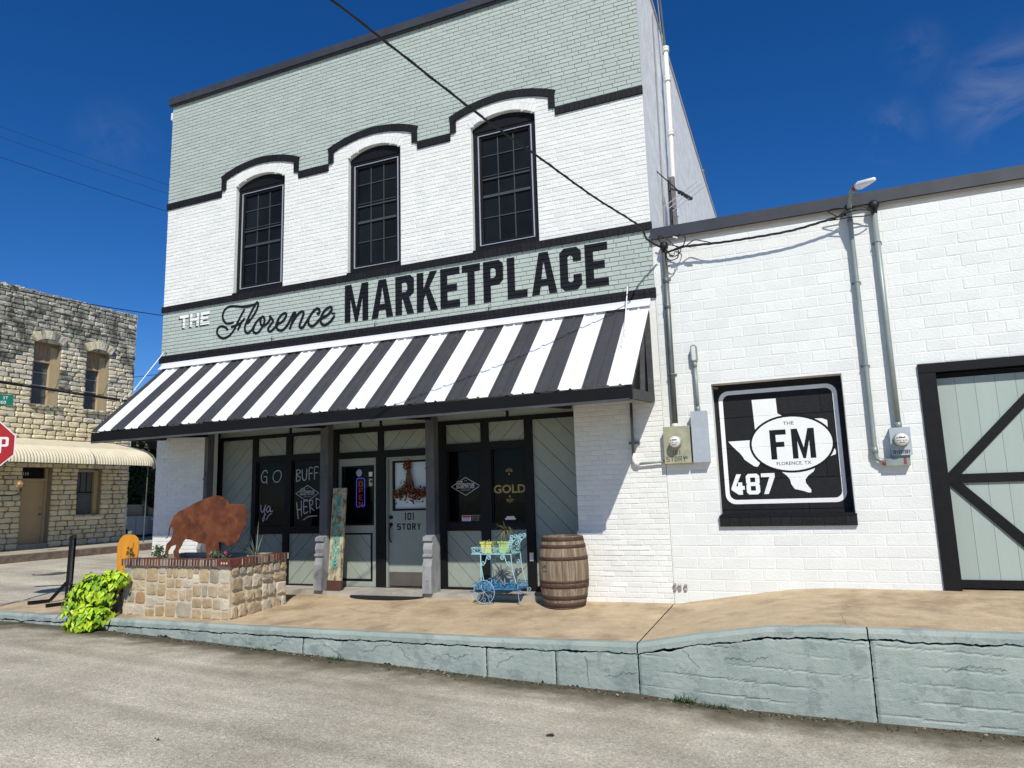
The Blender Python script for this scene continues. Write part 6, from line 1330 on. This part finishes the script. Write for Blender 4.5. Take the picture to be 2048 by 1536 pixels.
for Pq in ([(-10.46, .90), (-10.41, .91), (-10.38, .93)], [(-10.40, .86), (-10.38, .95), (-10.37, 1.0)]): k.ribbon(Pq, .012, -.912, 1)
k.build('leaf_bow', [M_au[2], mat('olive_leaf', (.16, .17, .06), .8), M_au[0]], pk)
# ---- black sign frame seen edge-on
sf = thing('sign_frame', (-11.75, -1.2, .06), 'black metal pavement sign frame seen edge-on beside the vine', 'sign')
def sfp(nm, *bars):
    k = MB()
    for a, b, w, h in bars: k.bar(a, b, w, h)
    k.build(nm, M_blacktrim, sf)
z0_ = .065
d_ = Vector((-11.78, 8.3, 0)).normalized(); s_ = Vector((d_.y, -d_.x, 0)); B0 = Vector((-11.66, -1.0, z0_))
def F(a, b, z): return tuple(B0 + d_ * a + s_ * b + Vector((0, 0, z)))
sfp('post', (F(0, -.075, .04), F(0, -.060, 1.03), .045, .045)); sfp('post', (F(.6, -.01, .04), F(.6, .005, 1.04), .05, .05))
sfp('crossbar', (F(0, -.06, 1.035), F(.6, .005, 1.045), .05, .05)); sfp('crossbar', (F(0, -.07, .25), F(.6, -.005, .25), .04, .04))
sfp('foot', (F(-.1, -.60, .03), F(-.02, -.30, .03), .05, .05), (F(-.02, -.30, .03), F(0, -.08, .30), .05, .05)); sfp('foot', (F(-.72, -.34, .03), F(-.62, -.06, .03), .05, .05), (F(-.62, -.06, .03), F(-.1, .04, .22), .05, .05))
k = MB(); k.bar(F(.02, -.055, .62), F(.55, -.012, .62), .012, .74); k.build('sign_panel', mat('grey_scuffed_panel', (.16, .18, .20), .6, col2=(.05, .05, .06), scale=12, fac=(.4, .6)), sf)

# ---- stop sign and street name blades at the corner
ss = thing('stop_sign', (-12.1, -2.27, 0), 'red octagonal stop sign at the left edge with a white border', 'stop sign')
SC_ = Vector((-12.085, -2.29, 2.64)); nn_ = Vector((.80, -.60, 0)); uu = Vector((.60, .80, 0))
MSs = Matrix(((uu.x, -nn_.x, 0, SC_.x), (uu.y, -nn_.y, 0, SC_.y), (0, 0, 1, SC_.z), (0, 0, 0, 1))) @ Matrix.Scale(.834, 4)
def octo(r): return [(r / cos(pi / 8) * cos(pi / 8 + i * pi / 4), r / cos(pi / 8) * sin(pi / 8 + i * pi / 4)) for i in range(8)]
k = MB(); k.prism([octo(.457)], 0, .004, M=MSs); k.build('border', M_signwhite, ss)
k = MB(); k.prism([octo(.437)], -.003, 0 - .0005, M=MSs); k.build('sign_plate', M_stop, ss)
k = MB(); letters(k, 'STOP', -.345, -.155, .155, .31, .046, .024, -.0045); k.v = [tuple(MSs @ Vector(v)) for v in k.v]; k.build('lettering', M_signwhite, ss)
k = MB(); k.box(SC_.x - .055, SC_.x - .015, SC_.y + .02, SC_.y + .06, -.05, 3.62); k.build('post', M_galv, ss)
st_ = thing('street_name_sign', (-12.05, -2.22, 3.3), 'green street name blade reading ST 300 above the stop sign', 'street sign')
MSt = Matrix(((uu.x, -nn_.x, 0, SC_.x), (uu.y, -nn_.y, 0, SC_.y), (0, 0, 1, 3.32), (0, 0, 0, 1))) @ Matrix.Translation((-.14, 0, 0)) @ Matrix.Scale(.86, 4)
k = MB(); k.prism([[(-.75, 0), (.52, -.045), (.52, .165), (-.75, .21)]], 0, .004, M=MSt); k.build('blade', M_signgreen, st_)
k = MB(); puttext(k, 'ST', .36, .078, .075, -.001, M=MSt); puttext(k, '300', .29, -.012, .085, -.001, M=MSt); k.build('lettering', M_signwhite, st_)
k = MB(); k.prism([[(-.12, -.30), (.04, -.30), (.04, -.02), (-.12, -.02)]], -.03, -.026, M=MSt); k.build('cross_blade', M_signgreen, st_)

# ================================================================== THE STONE BUILDING ACROSS THE CROSS STREET
sb = thing('stone_building', (-21.1, 4, .46), 'two-storey rough limestone building with a corrugated awning across the side street', 'building')
SXF = -21.1; SY0, SY1, SZT = -6.0, 7.50, 8.10
opens = [(4.12, 4.93, 4.70, 6.62), (5.79, 6.57, 4.70, 6.60), (4.06, 4.93, .46, 2.85), (5.75, 6.55, 1.33, 2.87), (1.0, 1.8, 4.7, 6.6), (-1.6, -.8, 4.7, 6.6), (-4.2, -3.4, 4.7, 6.6), (1.2, 2.4, .46, 2.85), (-1.6, -.4, .9, 2.85)]
M_lm = [mat('warm_limestone', (.80, .72, .50), .9, col2=(.68, .60, .40), scale=2.5, fac=(.35, .65), var=.15, bump=1., bscale=14), mat('pale_limestone', (.74, .70, .56), .9, col2=(.58, .53, .40), scale=3, fac=(.35, .65), var=.2, bump=1., bscale=14), mat('mossy_limestone', (.58, .56, .46), .9, col2=(.10, .105, .085), scale=2.6, fac=(.38, .62), var=.25, bump=1., bscale=14)]
k = MB(); hp = [[(a, c), (a, d), (b, d), (b, c)] for a, b, c, d in opens if c > .5]
bot = [(SY0, .3)]
for a, b, c, d in sorted(o for o in opens if o[2] < .5): bot += [(a, .3), (a, d), (b, d), (b, .3)]
P0 = [bot + [(SY1, .3), (SY1, SZT), (SY0, SZT + .1)]] + hp
tmp = MB(); tmp.prism(P0, 0, .35); tmp.v = [(SXF - v[1], v[0], v[2]) for v in tmp.v]; tmp.f = [f_[::-1] for f_ in tmp.f]; tmp.f = [f_[::-1] for f_ in tmp.f]; tmp.build('wall_core', mat('dark_stone_joint', (.30, .26, .18), .95, var=.1, scale=6), sb)
r_ = random.Random(77); pcs = []
z = .30
while z < SZT - .05:
    h = r_.uniform(.105, .185); zt = min(z + h, SZT + .04); zm = (z + zt) / 2; fr_ = [(SY0, SY1)]
    for a, b, c, d in opens:
        if c < zm < d: 
            nf = []
            for p, q in fr_:
                if b <= p or a >= q: nf.append((p, q)); continue
                if a > p: nf.append((p, a))
                if b < q: nf.append((b, q))
            fr_ = nf
    for p, q in fr_:
        u = p
        while u < q - 1e-3:
            w = r_.uniform(.16, .46); v = q if u + w > q - .12 else u + w; pcs.append((u, v, z, zt)); u = v
    z = zt
def lmat(u, z): 
    q = (z - 5.2) / 1.8 + noise.noise(Vector((u * .9, z * .9, 0))) * 1.0
    return 2 if q > .55 else 1 if (q > -.1 and r_.random() < .7) or r_.random() < .2 else 0
sc = sorted([(px_area(Vector((SXF, (a + b) / 2, (c + d) / 2)), (b - a) * (d - c), Vector((1, 0, 0))), (a, b, c, d)) for a, b, c, d in pcs], key=lambda q: -q[0])
st = MB(); vis = 0
for i, (s_, (a, b, c, d)) in enumerate(sc):
    mi = lmat((a + b) / 2, (c + d) / 2); dep = r_.uniform(.02, .065)
    s2 = stone_mesh(b - a - .006, d - c - .006, r_.random(), lambda u, v, n_, a=a, c=c: (SXF + n_, a + .003 + u, c + .003 + v), dep, .30)
    if i < 296 and s_ > 0: s2.build('stone', M_lm[mi], sb)
    else: st.add(s2.v, s2.f, mi)
# rough top and the returning corner
for i in range(60): y_ = 1.5 + i * .10; hh = r_.uniform(.02, .10); q = stone_mesh(.11, .14, r_.random(), lambda u, v, n_, y_=y_, hh=hh: (SXF - .2 + n_ * 4, y_ + u, SZT - .05 + v * (.5 + hh * 5)), .05, .6); st.add(q.v, q.f, 2)
z = .3
while z < SZT: h = r_.uniform(.12, .18); w = r_.uniform(.2, .5); st.box(SXF - w, SXF + .02, SY1 - .02, SY1 + r_.uniform(.02, .06), z + .006, z + h - .006, 1 if z < 5.6 else 2); z += h
st.build('stonework', M_lm, sb, kind='stuff')
for a, b, c, d in opens[:2]:   # stone arches over the upper windows
    cx = (a + b) / 2; n_ = 9
    for i in range(n_):
        t0 = -.62 + 1.24 * i / n_; t1 = -.62 + 1.24 * (i + 1) / n_; R_ = (b - a) / 2 / sin(.62); zc = d + .10 - R_
        q = MB(); q.prism([[(cx + r1 * sin(t), zc + r1 * cos(t)) for r1, t in ((R_, t0 + .012), (R_, t1 - .012), (R_ + .25, t1 - .014), (R_ + .25, t0 + .014))]], 0, .09); q.v = [(SXF + .115 - v[1] + r_.uniform(-.01, .01), v[0], v[2]) for v in q.v]; q.build('stone', M_lm[r_.choice((0, 1, 2))], sb)
M_tanw = mat('tan_window_board', (.44, .31, .19), .7, col2=(.36, .25, .15), scale=4, var=.06); M_beige = mat('beige_trim_paint', (.52, .40, .24), .7, var=.05, scale=4); M_dglass = mat('dim_window_glass', (.075, .085, .085), .08, col2=(.12, .13, .12), scale=1.2, var=.1, spec=.6)
def yb(k, y0, y1, z0, z1, x0, x1, mi=0): k.box(SXF + x0, SXF + x1, y0, y1, z0, z1, mi)
for a, b, c, d in opens:
    if d > 4:
        w_ = MB(); yb(w_, a, a + .03, c, d - .1, -.30, -.02); yb(w_, b - .20, b, c, d - .1, -.30, -.16); yb(w_, a + .03, b - .2, 6.02, 6.07, -.26, -.16); wi = obj('window', w_.mesh('window', M_beige), sb); wi.location = -Vector(sb.location)
        for i in range(6):
            y_ = a + .03 + (b - a - .04) * i / 6; q = MB(); yb(q, y_ + .004, y_ + (b - a - .04) / 6 - .004, 6.075, d + .08, -.28, -.20); obj('board', q.mesh('board', M_tanw), wi, local=True)
        for z0_, z1_ in ((5.32, 6.015), (4.72, 5.30)): q = MB(); yb(q, a + .035, b - .205, z0_, z1_, -.27, -.255); obj('pane', q.mesh('pane', M_dglass), wi, local=True)
        q = MB(); yb(q, a + .035, b - .205, 5.70, 5.715, -.255, -.245); obj('muntin', q.mesh('muntin', M_alu), wi, local=True); q = MB(); yb(q, a + .035, b - .205, 5.295, 5.325, -.255, -.23); obj('sash_rail', q.mesh('sash_rail', M_alu), wi, local=True)
        for i in range(5): q = stone_mesh((b - a + .16) / 5, .09, r_.random(), lambda u, v, n_, i=i: (SXF + .03 + n_, a - .08 + i * (b - a + .16) / 5 + u, c - .085 + v), .10, .6); q.build('sill_stone', M_lm[2], sb)
    elif c < .5:
        w_ = MB(); yb(w_, a, a + .04, c, d - .03, -.30, -.18); yb(w_, b - .06, b, c, d - .03, -.30, -.18); yb(w_, a + .04, b - .06, 2.44, 2.50, -.30, -.18); wi = obj('door_frame', w_.mesh('door_frame', M_beige), sb); wi.location = -Vector(sb.location)
        q = MB(); yb(q, a + .045, b - .065, c + .15, 2.435, -.28, -.24); obj('door_leaf', q.mesh('door_leaf', M_beige), wi, local=True); q = MB(); q.lathe([(.03, 0), (.03, .05)], (SXF - .24, b - .14, 1.45), 8, ax='x'); q.lathe([(.02, 0), (.02, .03)], (SXF - .24, b - .14, 1.62), 8, ax='x'); obj('knob', q.mesh('knob', M_galvold), wi, local=True)
        q = MB(); yb(q, a + .045, b - .065, 2.505, d - .02, -.28, -.26); obj('transom_pane', q.mesh('transom_pane', M_darkhole), wi, local=True); q = MB(); yb(q, a, b, c - .15, c + .14, -.34, -.02); obj('threshold', q.mesh('threshold', M_farwalk), wi, local=True)
        tt = MB(); puttext(tt, '310', 0, 0, .13, 0); tt.v = [(SXF - .255, a + .16 + v[0], 2.60 + v[2]) for v in tt.v]; obj('number', tt.mesh('number', M_signwhite), wi, local=True)
    else:
        w_ = MB(); yb(w_, a, a + .05, c + .06, d - .10, -.26, -.14); yb(w_, b - .12, b, c + .06, d - .10, -.26, -.14); yb(w_, a + .05, b - .12, c, c + .06, -.26, -.06); yb(w_, a + .05, b - .12, d - .14, d - .08, -.26, -.14); wi = obj('window', w_.mesh('window', M_beige), sb); wi.location = -Vector(sb.location)
        for z0_, z1_ in ((c + .07, 2.07), (2.10, d - .145)): q = MB(); yb(q, a + .055, b - .125, z0_, z1_, -.24, -.225); obj('pane', q.mesh('pane', M_dglass), wi, local=True)
        q = MB(); yb(q, a + .055, b - .125, 2.068, 2.102, -.225, -.20); obj('sash_rail', q.mesh('sash_rail', M_blacktrim), wi, local=True); q = MB(); [yb(q, a + .055 + (b - a - .18) * t - .008, a + .055 + (b - a - .18) * t + .008, 2.103, d - .145, -.224, -.21) for t in (.33, .66)]; obj('muntin', q.mesh('muntin', M_blacktrim), wi, local=True)
        q = MB(); yb(q, a - .06, b + .06, c - .10, c - .002, -.05, .07); q.build('sill_stone', M_lm[0], sb)
k = MB(); k.box(SXF - 9, SXF - .36, SY1 - .3, SY1, .1, 8.0); k.box(SXF - 9, SXF - .36, SY0, SY0 + .3, .1, 8.0); k.box(SXF - 9, SXF - .36, SY0 + .3, SY1 - .3, 7.6, 7.7); k.build('rear_wall', M_lm[1], sb)
# corrugated awning
caw = thing('corrugated_awning', (-20.2, 3, 3.2), 'curved cream corrugated metal awning over the pavement of the stone building', 'awning')
prof = [(-21.05, 3.66), (-20.4, 3.52), (-19.85, 3.38), (-19.60, 3.28), (-19.42, 3.14), (-19.34, 2.99), (-19.32, 2.86)]
PP = catmull(prof, 3); k = MB(); ny = 0; y_ = -6.0; ys = []
while y_ < 7.25: ys.append(y_); y_ += .022
for y_ in ys:
    w = .010 * sin(2 * pi * y_ / .088)
    for i, (x, z) in enumerate(PP):
        e = max(0., (y_ - 6.75) / .5) ** 2; ww = w * (1 if i > 6 else .25); k.v.append((x + ww - .3 * e * (i / len(PP)) , y_, z + ww * .6 - .10 * e))
n_ = len(PP)
for i in range(len(ys) - 1):
    for j in range(n_ - 1): a = i * n_ + j; k.f.append((a, a + 1, a + n_ + 1, a + n_)); k.m.append(0)
k.build('corrugated_sheet', mat('cream_corrugated_metal', (.72, .66, .50), .6, col2=(.66, .59, .42), scale=3, var=.05, dirt=((.36, .24, .13), 4, .60, .72, .5)), caw)
for y_ in (-5, -2.5, 0, 2.5, 5, 7.1): k = MB(); k.tube([(x, y_, z - .03) for x, z in PP], .02, 6); k.build('support_rib', M_galvold, caw)
k = MB(); k.tube([(-19.40, -6, 2.88), (-19.40, 7.2, 2.86)], .018, 6); k.build('edge_rail', M_galvold, caw)
for y_ in (6.95,): k = MB(); k.tube([(-19.55, y_, .46), (-19.50, y_, 2.9)], .017, 8); k.build('support_post', M_galvold, caw)
gl_ = thing('wall_lantern', (-20.4, 2.9, 2.0), 'amber lamp on a curved black bracket beside the stone building door', 'lamp')
k = MB(); k.tube(catmull([(-19.3, 1.6, 1.96), (-19.0, 2.2, 1.97), (-18.9, 2.5, 1.98), (-18.88, 2.62, 2.06), (-18.88, 2.63, 2.2)], 5), .022, 6); k.build('bracket', M_rub, gl_); k = MB(); k.lathe([(.02, -.10), (.10, -.07), (.115, 0), (.09, .06), (.03, .10)], (-18.88, 2.60, 2.24), 12); k.build('lamp_shade', mat('amber_shade', (.40, .24, .09), .5, col2=(.10, .06, .03), scale=9), gl_)

# ================================================================== BEHIND: CAR, CANOPY, TREES
cr = thing('parked_car', (-26, 11.75, .12), 'silver-grey hatchback parked behind the stone building', 'car')
M_car = mat('silver_car_paint', (.30, .32, .36), .28, var=.02, metal=.3); M_tyre = mat('black_tyre', (.015, .015, .016), .85)
def cs(Pq, x0, x1, nm, m_, root=cr): k = MB(); n_ = len(Pq); k.v = [(x0, p[0] - 1.80, p[1]) for p in Pq] + [(x1, p[0] - 1.80, p[1]) for p in Pq]; tri = tessellate_polygon([[Vector((p[0], p[1], 0)) for p in Pq]]); k.f = [tuple(t) for t in tri] + [tuple(n_ + i for i in t[::-1]) for t in tri] + [(i, (i + 1) % n_, n_ + (i + 1) % n_, n_ + i) for i in range(n_)]; k.m = [0] * len(k.f); return k.build(nm, m_, root)
Z0c = .12
bodyP = [(11.35, .42), (11.32, .80), (11.42, 1.02), (12.0, 1.10), (14.6, 1.06), (15.5, .92), (15.62, .60), (15.55, .38), (15.0, .34), (14.95, .55), (14.72, .68), (14.45, .66), (14.28, .50), (14.25, .34), (12.75, .34), (12.72, .52), (12.52, .67), (12.25, .67), (12.05, .52), (12.02, .34), (11.5, .36)]
cs([(p[0], p[1] + Z0c) for p in bodyP], -26.9, -25.1, 'body', M_car)
cs([(p[0], p[1] + Z0c) for p in [(11.50, 1.075), (11.9, 1.40), (12.5, 1.50), (13.6, 1.50), (14.55, 1.09)]], -26.75, -25.25, 'cabin', M_dglass)
cs([(p[0], p[1] + Z0c) for p in [(11.85, 1.405), (12.5, 1.505), (13.65, 1.505), (13.60, 1.54), (12.5, 1.545), (11.80, 1.43)]], -26.74, -25.26, 'roof', M_car)
for y_ in (10.58, 12.80):
    for x in (-26.85, -25.15): k = MB(); k.lathe([(.31, -.1), (.33, -.08), (.33, .08), (.31, .1)], (x, y_, .33 + Z0c), 20, ax='x'); wh = k.build('wheel', M_tyre, cr, True); k = MB(); k.lathe([(.20, -.105), (.20, .105)], (x, y_, .33 + Z0c), 14, ax='x'); o_ = obj('rim', k.mesh('rim', M_alu), wh, local=True)
k = MB(); k.box(-25.095, -25.085, 9.56, 9.70, .86 + Z0c, .98 + Z0c); k.build('tail_light', M_stop, cr)
k = MB(); k.box(-25.098, -25.088, 11.9, 12.08, .90 + Z0c, 1.0 + Z0c); k.build('door_handle', M_alu, cr)
for y_ in (11.2, 12.2): k = MB(); k.box(-25.097, -25.092, y_, y_ + .01, .45, 1.15); k.build('door_gap', M_rub, cr)
cp = thing('carport', (-28, 14, .1), 'dark flat carport roof on thin posts behind the stone building', 'carport')
k = MB(); k.box(-33, -25.4, 8.2, 24, 3.95, 4.55); k.build('roof', M_fascia, cp)
for y_ in (12.0, 17.5, 23.5):
    for x in (-25.7, -32.5): k = MB(); k.box(x - .05, x + .05, y_ - .05, y_ + .05, .1, 3.95); k.build('post', M_galvold, cp)
k = MB(); k.box(-33.2, -33.0, 8.2, 24, .1, 3.95); k.box(-33, -25.4, 23.9, 24, .1, 3.95); k.build('rear_wall', M_fascia, cp)
r_ = random.Random(31); M_tr = [mat('tree_leaf_green', (.075, .125, .035), .6, var=.35, scale=2), mat('tree_leaf_dark', (.03, .06, .02), .6, var=.35, scale=2)]; M_bark = mat('dark_bark', (.06, .045, .035), .9, var=.3, scale=9)
for i, (x, y_, h, rad, lb) in enumerate(((-24.6, 12.3, 4.3, 1.5, 'green tree hanging over the parked car'), (-30.5, 27.5, 7, 3.6, 'dark tree behind the carport'), (-22.5, 22.5, 6.2, 2.6, 'bushy tree in the gap behind the brick building'))):
    t_ = thing('tree', (x, y_, .1), lb, 'tree', 'trees behind the carport'); k = MB(); k.tube([(x, y_, .05), (x + .1, y_ + .1, h * .35), (x - .1, y_, h * .7)], .17, 8, rf=lambda t: 1 - .6 * t)
    for j in range(6): a = j * 1.05; k.tube([(x, y_, h * (.3 + .05 * j)), (x + rad * .4 * cos(a), y_ + rad * .4 * sin(a), h * .6), (x + rad * .8 * cos(a), y_ + rad * .8 * sin(a), h * (.55 + .07 * j))], .06, 5, rf=lambda t: 1 - .7 * t)
    k.build('trunk', M_bark, t_); k = MB(); cl = [(x + r_.uniform(-.7, .7) * rad, y_ + r_.uniform(-.7, .7) * rad, h * r_.uniform(.42, .95), r_.uniform(.3, .5) * rad) for _ in range(16)]
    for _ in range(3800):
        c = r_.choice(cl); d = Vector((r_.gauss(0, 1), r_.gauss(0, 1), r_.gauss(0, 1))).normalized() * c[3] * r_.random() ** .4; flake(k, Vector(c[:3]) + d, r_.uniform(.04, .10), r_, 0 if r_.random() < .6 else 1)
    k.build('crown', M_tr, t_)

hd = bush('hedge', (-30.5, 14.5, 1.5), (1.0, 6.5, 1.7), 5000, .12, M_tr, 'tall dark hedge behind the parked car under the carport', 'hedge', seed=9)
# ================================================================== SMALL THINGS ON THE ROAD
r_ = random.Random(44); k = MB()
for i in range(1900):   # silt, grit and dead leaves caught along the kerb
    x = r_.uniform(-9, 7); y_ = -2.17 - abs(r_.gauss(0, .09)); dens = .5 + .5 * noise.noise(Vector((x * 1.1, 0, 7)))
    if r_.random() > dens + .25: continue
    s_ = r_.choice((.003, .004, .005, .007, .010)); mi = r_.choices((0, 1, 2), (8, 1.2, 1.2))[0]; z = zroad(x, y_); c = Vector((x, y_, z + s_ * .4)); a = Vector((r_.uniform(-1, 1), r_.uniform(-1, 1), r_.uniform(-.4, .4))).normalized() * s_ * 1.4; b = a.orthogonal().normalized() * s_ * .7; u_ = a.cross(b).normalized() * s_ * .5; k.obox(c, a, b, u_, mi)
k.build('gutter_grit', [mat('brown_silt', (.10, .075, .045), .95, var=.4), mat('pale_grit', (.42, .37, .29), .9, var=.3), mat('dead_leaf', (.13, .06, .03), .9, var=.3)], None, kind='stuff', label='grit and dead leaves caught along the foot of the kerb', cat='debris')
def weed(x, y_, n, h, lb, sd, spread=.12):
    r_ = random.Random(sd); z = zroad(x, y_); t_ = thing('weed', (x, y_, z), lb, 'weed'); k = MB()
    for i in range(n): a = r_.uniform(0, 2 * pi); blade(k, (x + r_.uniform(-spread, spread), y_ + r_.uniform(-.03, .02), z), (cos(a), sin(a), r_.uniform(.6, 2)), r_.uniform(.3, 1) * h, .008, r_.uniform(0, .05), 3, r_.randrange(2))
    k.build('foliage', M_gr, t_)
weed(-1.30, -2.21, 110, .13, 'largest green weed clump at the foot of the kerb ramp', 1, .10); weed(-1.02, -2.24, 130, .09, 'low weed patch just right of the largest clump at the kerb', 2, .14)
weed(-6.55, -2.22, 110, .07, 'flat weed patch at the kerb right of the planter', 3, .16); weed(-5.35, -2.22, 110, .09, 'weed patch at the chipped kerb below the door mat', 4, .12); weed(-3.75, -2.22, 60, .06, 'small weed patch at the kerb left of the joint', 5, .2); weed(-2.95, -2.23, 40, .05, 'thin weeds at the kerb below the barrel', 6, .16); weed(-.1, -2.24, 40, .05, 'sparse weeds at the foot of the board-marked kerb', 7, .2); weed(-4.6, -2.2, 50, .05, 'creeping weeds at the kerb below the cart', 8, .25)
for i, (x, y_, lb) in enumerate(((-2.09, -3.80, 'brown dead leaf lying on the road left of centre'), (.26, -3.50, 'brown dead leaf nearest the kerb on the right'), (.50, -3.72, 'small dark dead leaf on the road at the right'), (.86, -3.62, 'reddish dead leaf at the right edge of the road'), (-4.77, -5.20, 'dark flat leaf on the road at lower left'), (-1.15, -4.45, 'dead leaf at the bottom of the picture near the centre'))):
    k = MB(); r_ = random.Random(i); z = zroad(x, y_); n_ = 7; R_ = r_.uniform(.022, .036); vs = [(x + R_ * r_.uniform(.6, 1.3) * cos(2 * pi * j / n_), y_ + R_ * .7 * r_.uniform(.6, 1.3) * sin(2 * pi * j / n_), z + .006 + r_.uniform(0, .022)) for j in range(n_)] + [(x, y_, z + .010)]
    k.add(vs, [(j, (j + 1) % n_, n_) for j in range(n_)]); k.build('dead_leaf', mat('fallen_leaf', (.10, .045, .028), .85, var=.3), None, label=lb, cat='leaf', group='dead leaves on the road')
k = MB(); n_ = 20; k.lathe([(.33, 0), (.33, .012), (.28, .012), (.28, .006)], (-15.9, 1.5, zroad(-15.9, 1.5) - .002), n_); k.build('round_disc', M_galvold, None, label='round dark disc set in the cross street', cat='manhole cover')  # low round dark disc with a rim, set in the street surface
k = MB()   # joint line and gutter edge between the corner slab and the street
for i in range(30): y0_ = -1.7 + i * .5; k.box(-12.72, -12.605, y0_ + .004, y0_ + .496, -.2, .052 + .004 * (i % 2))
k.build('gutter', M_conc, None, kind='structure')
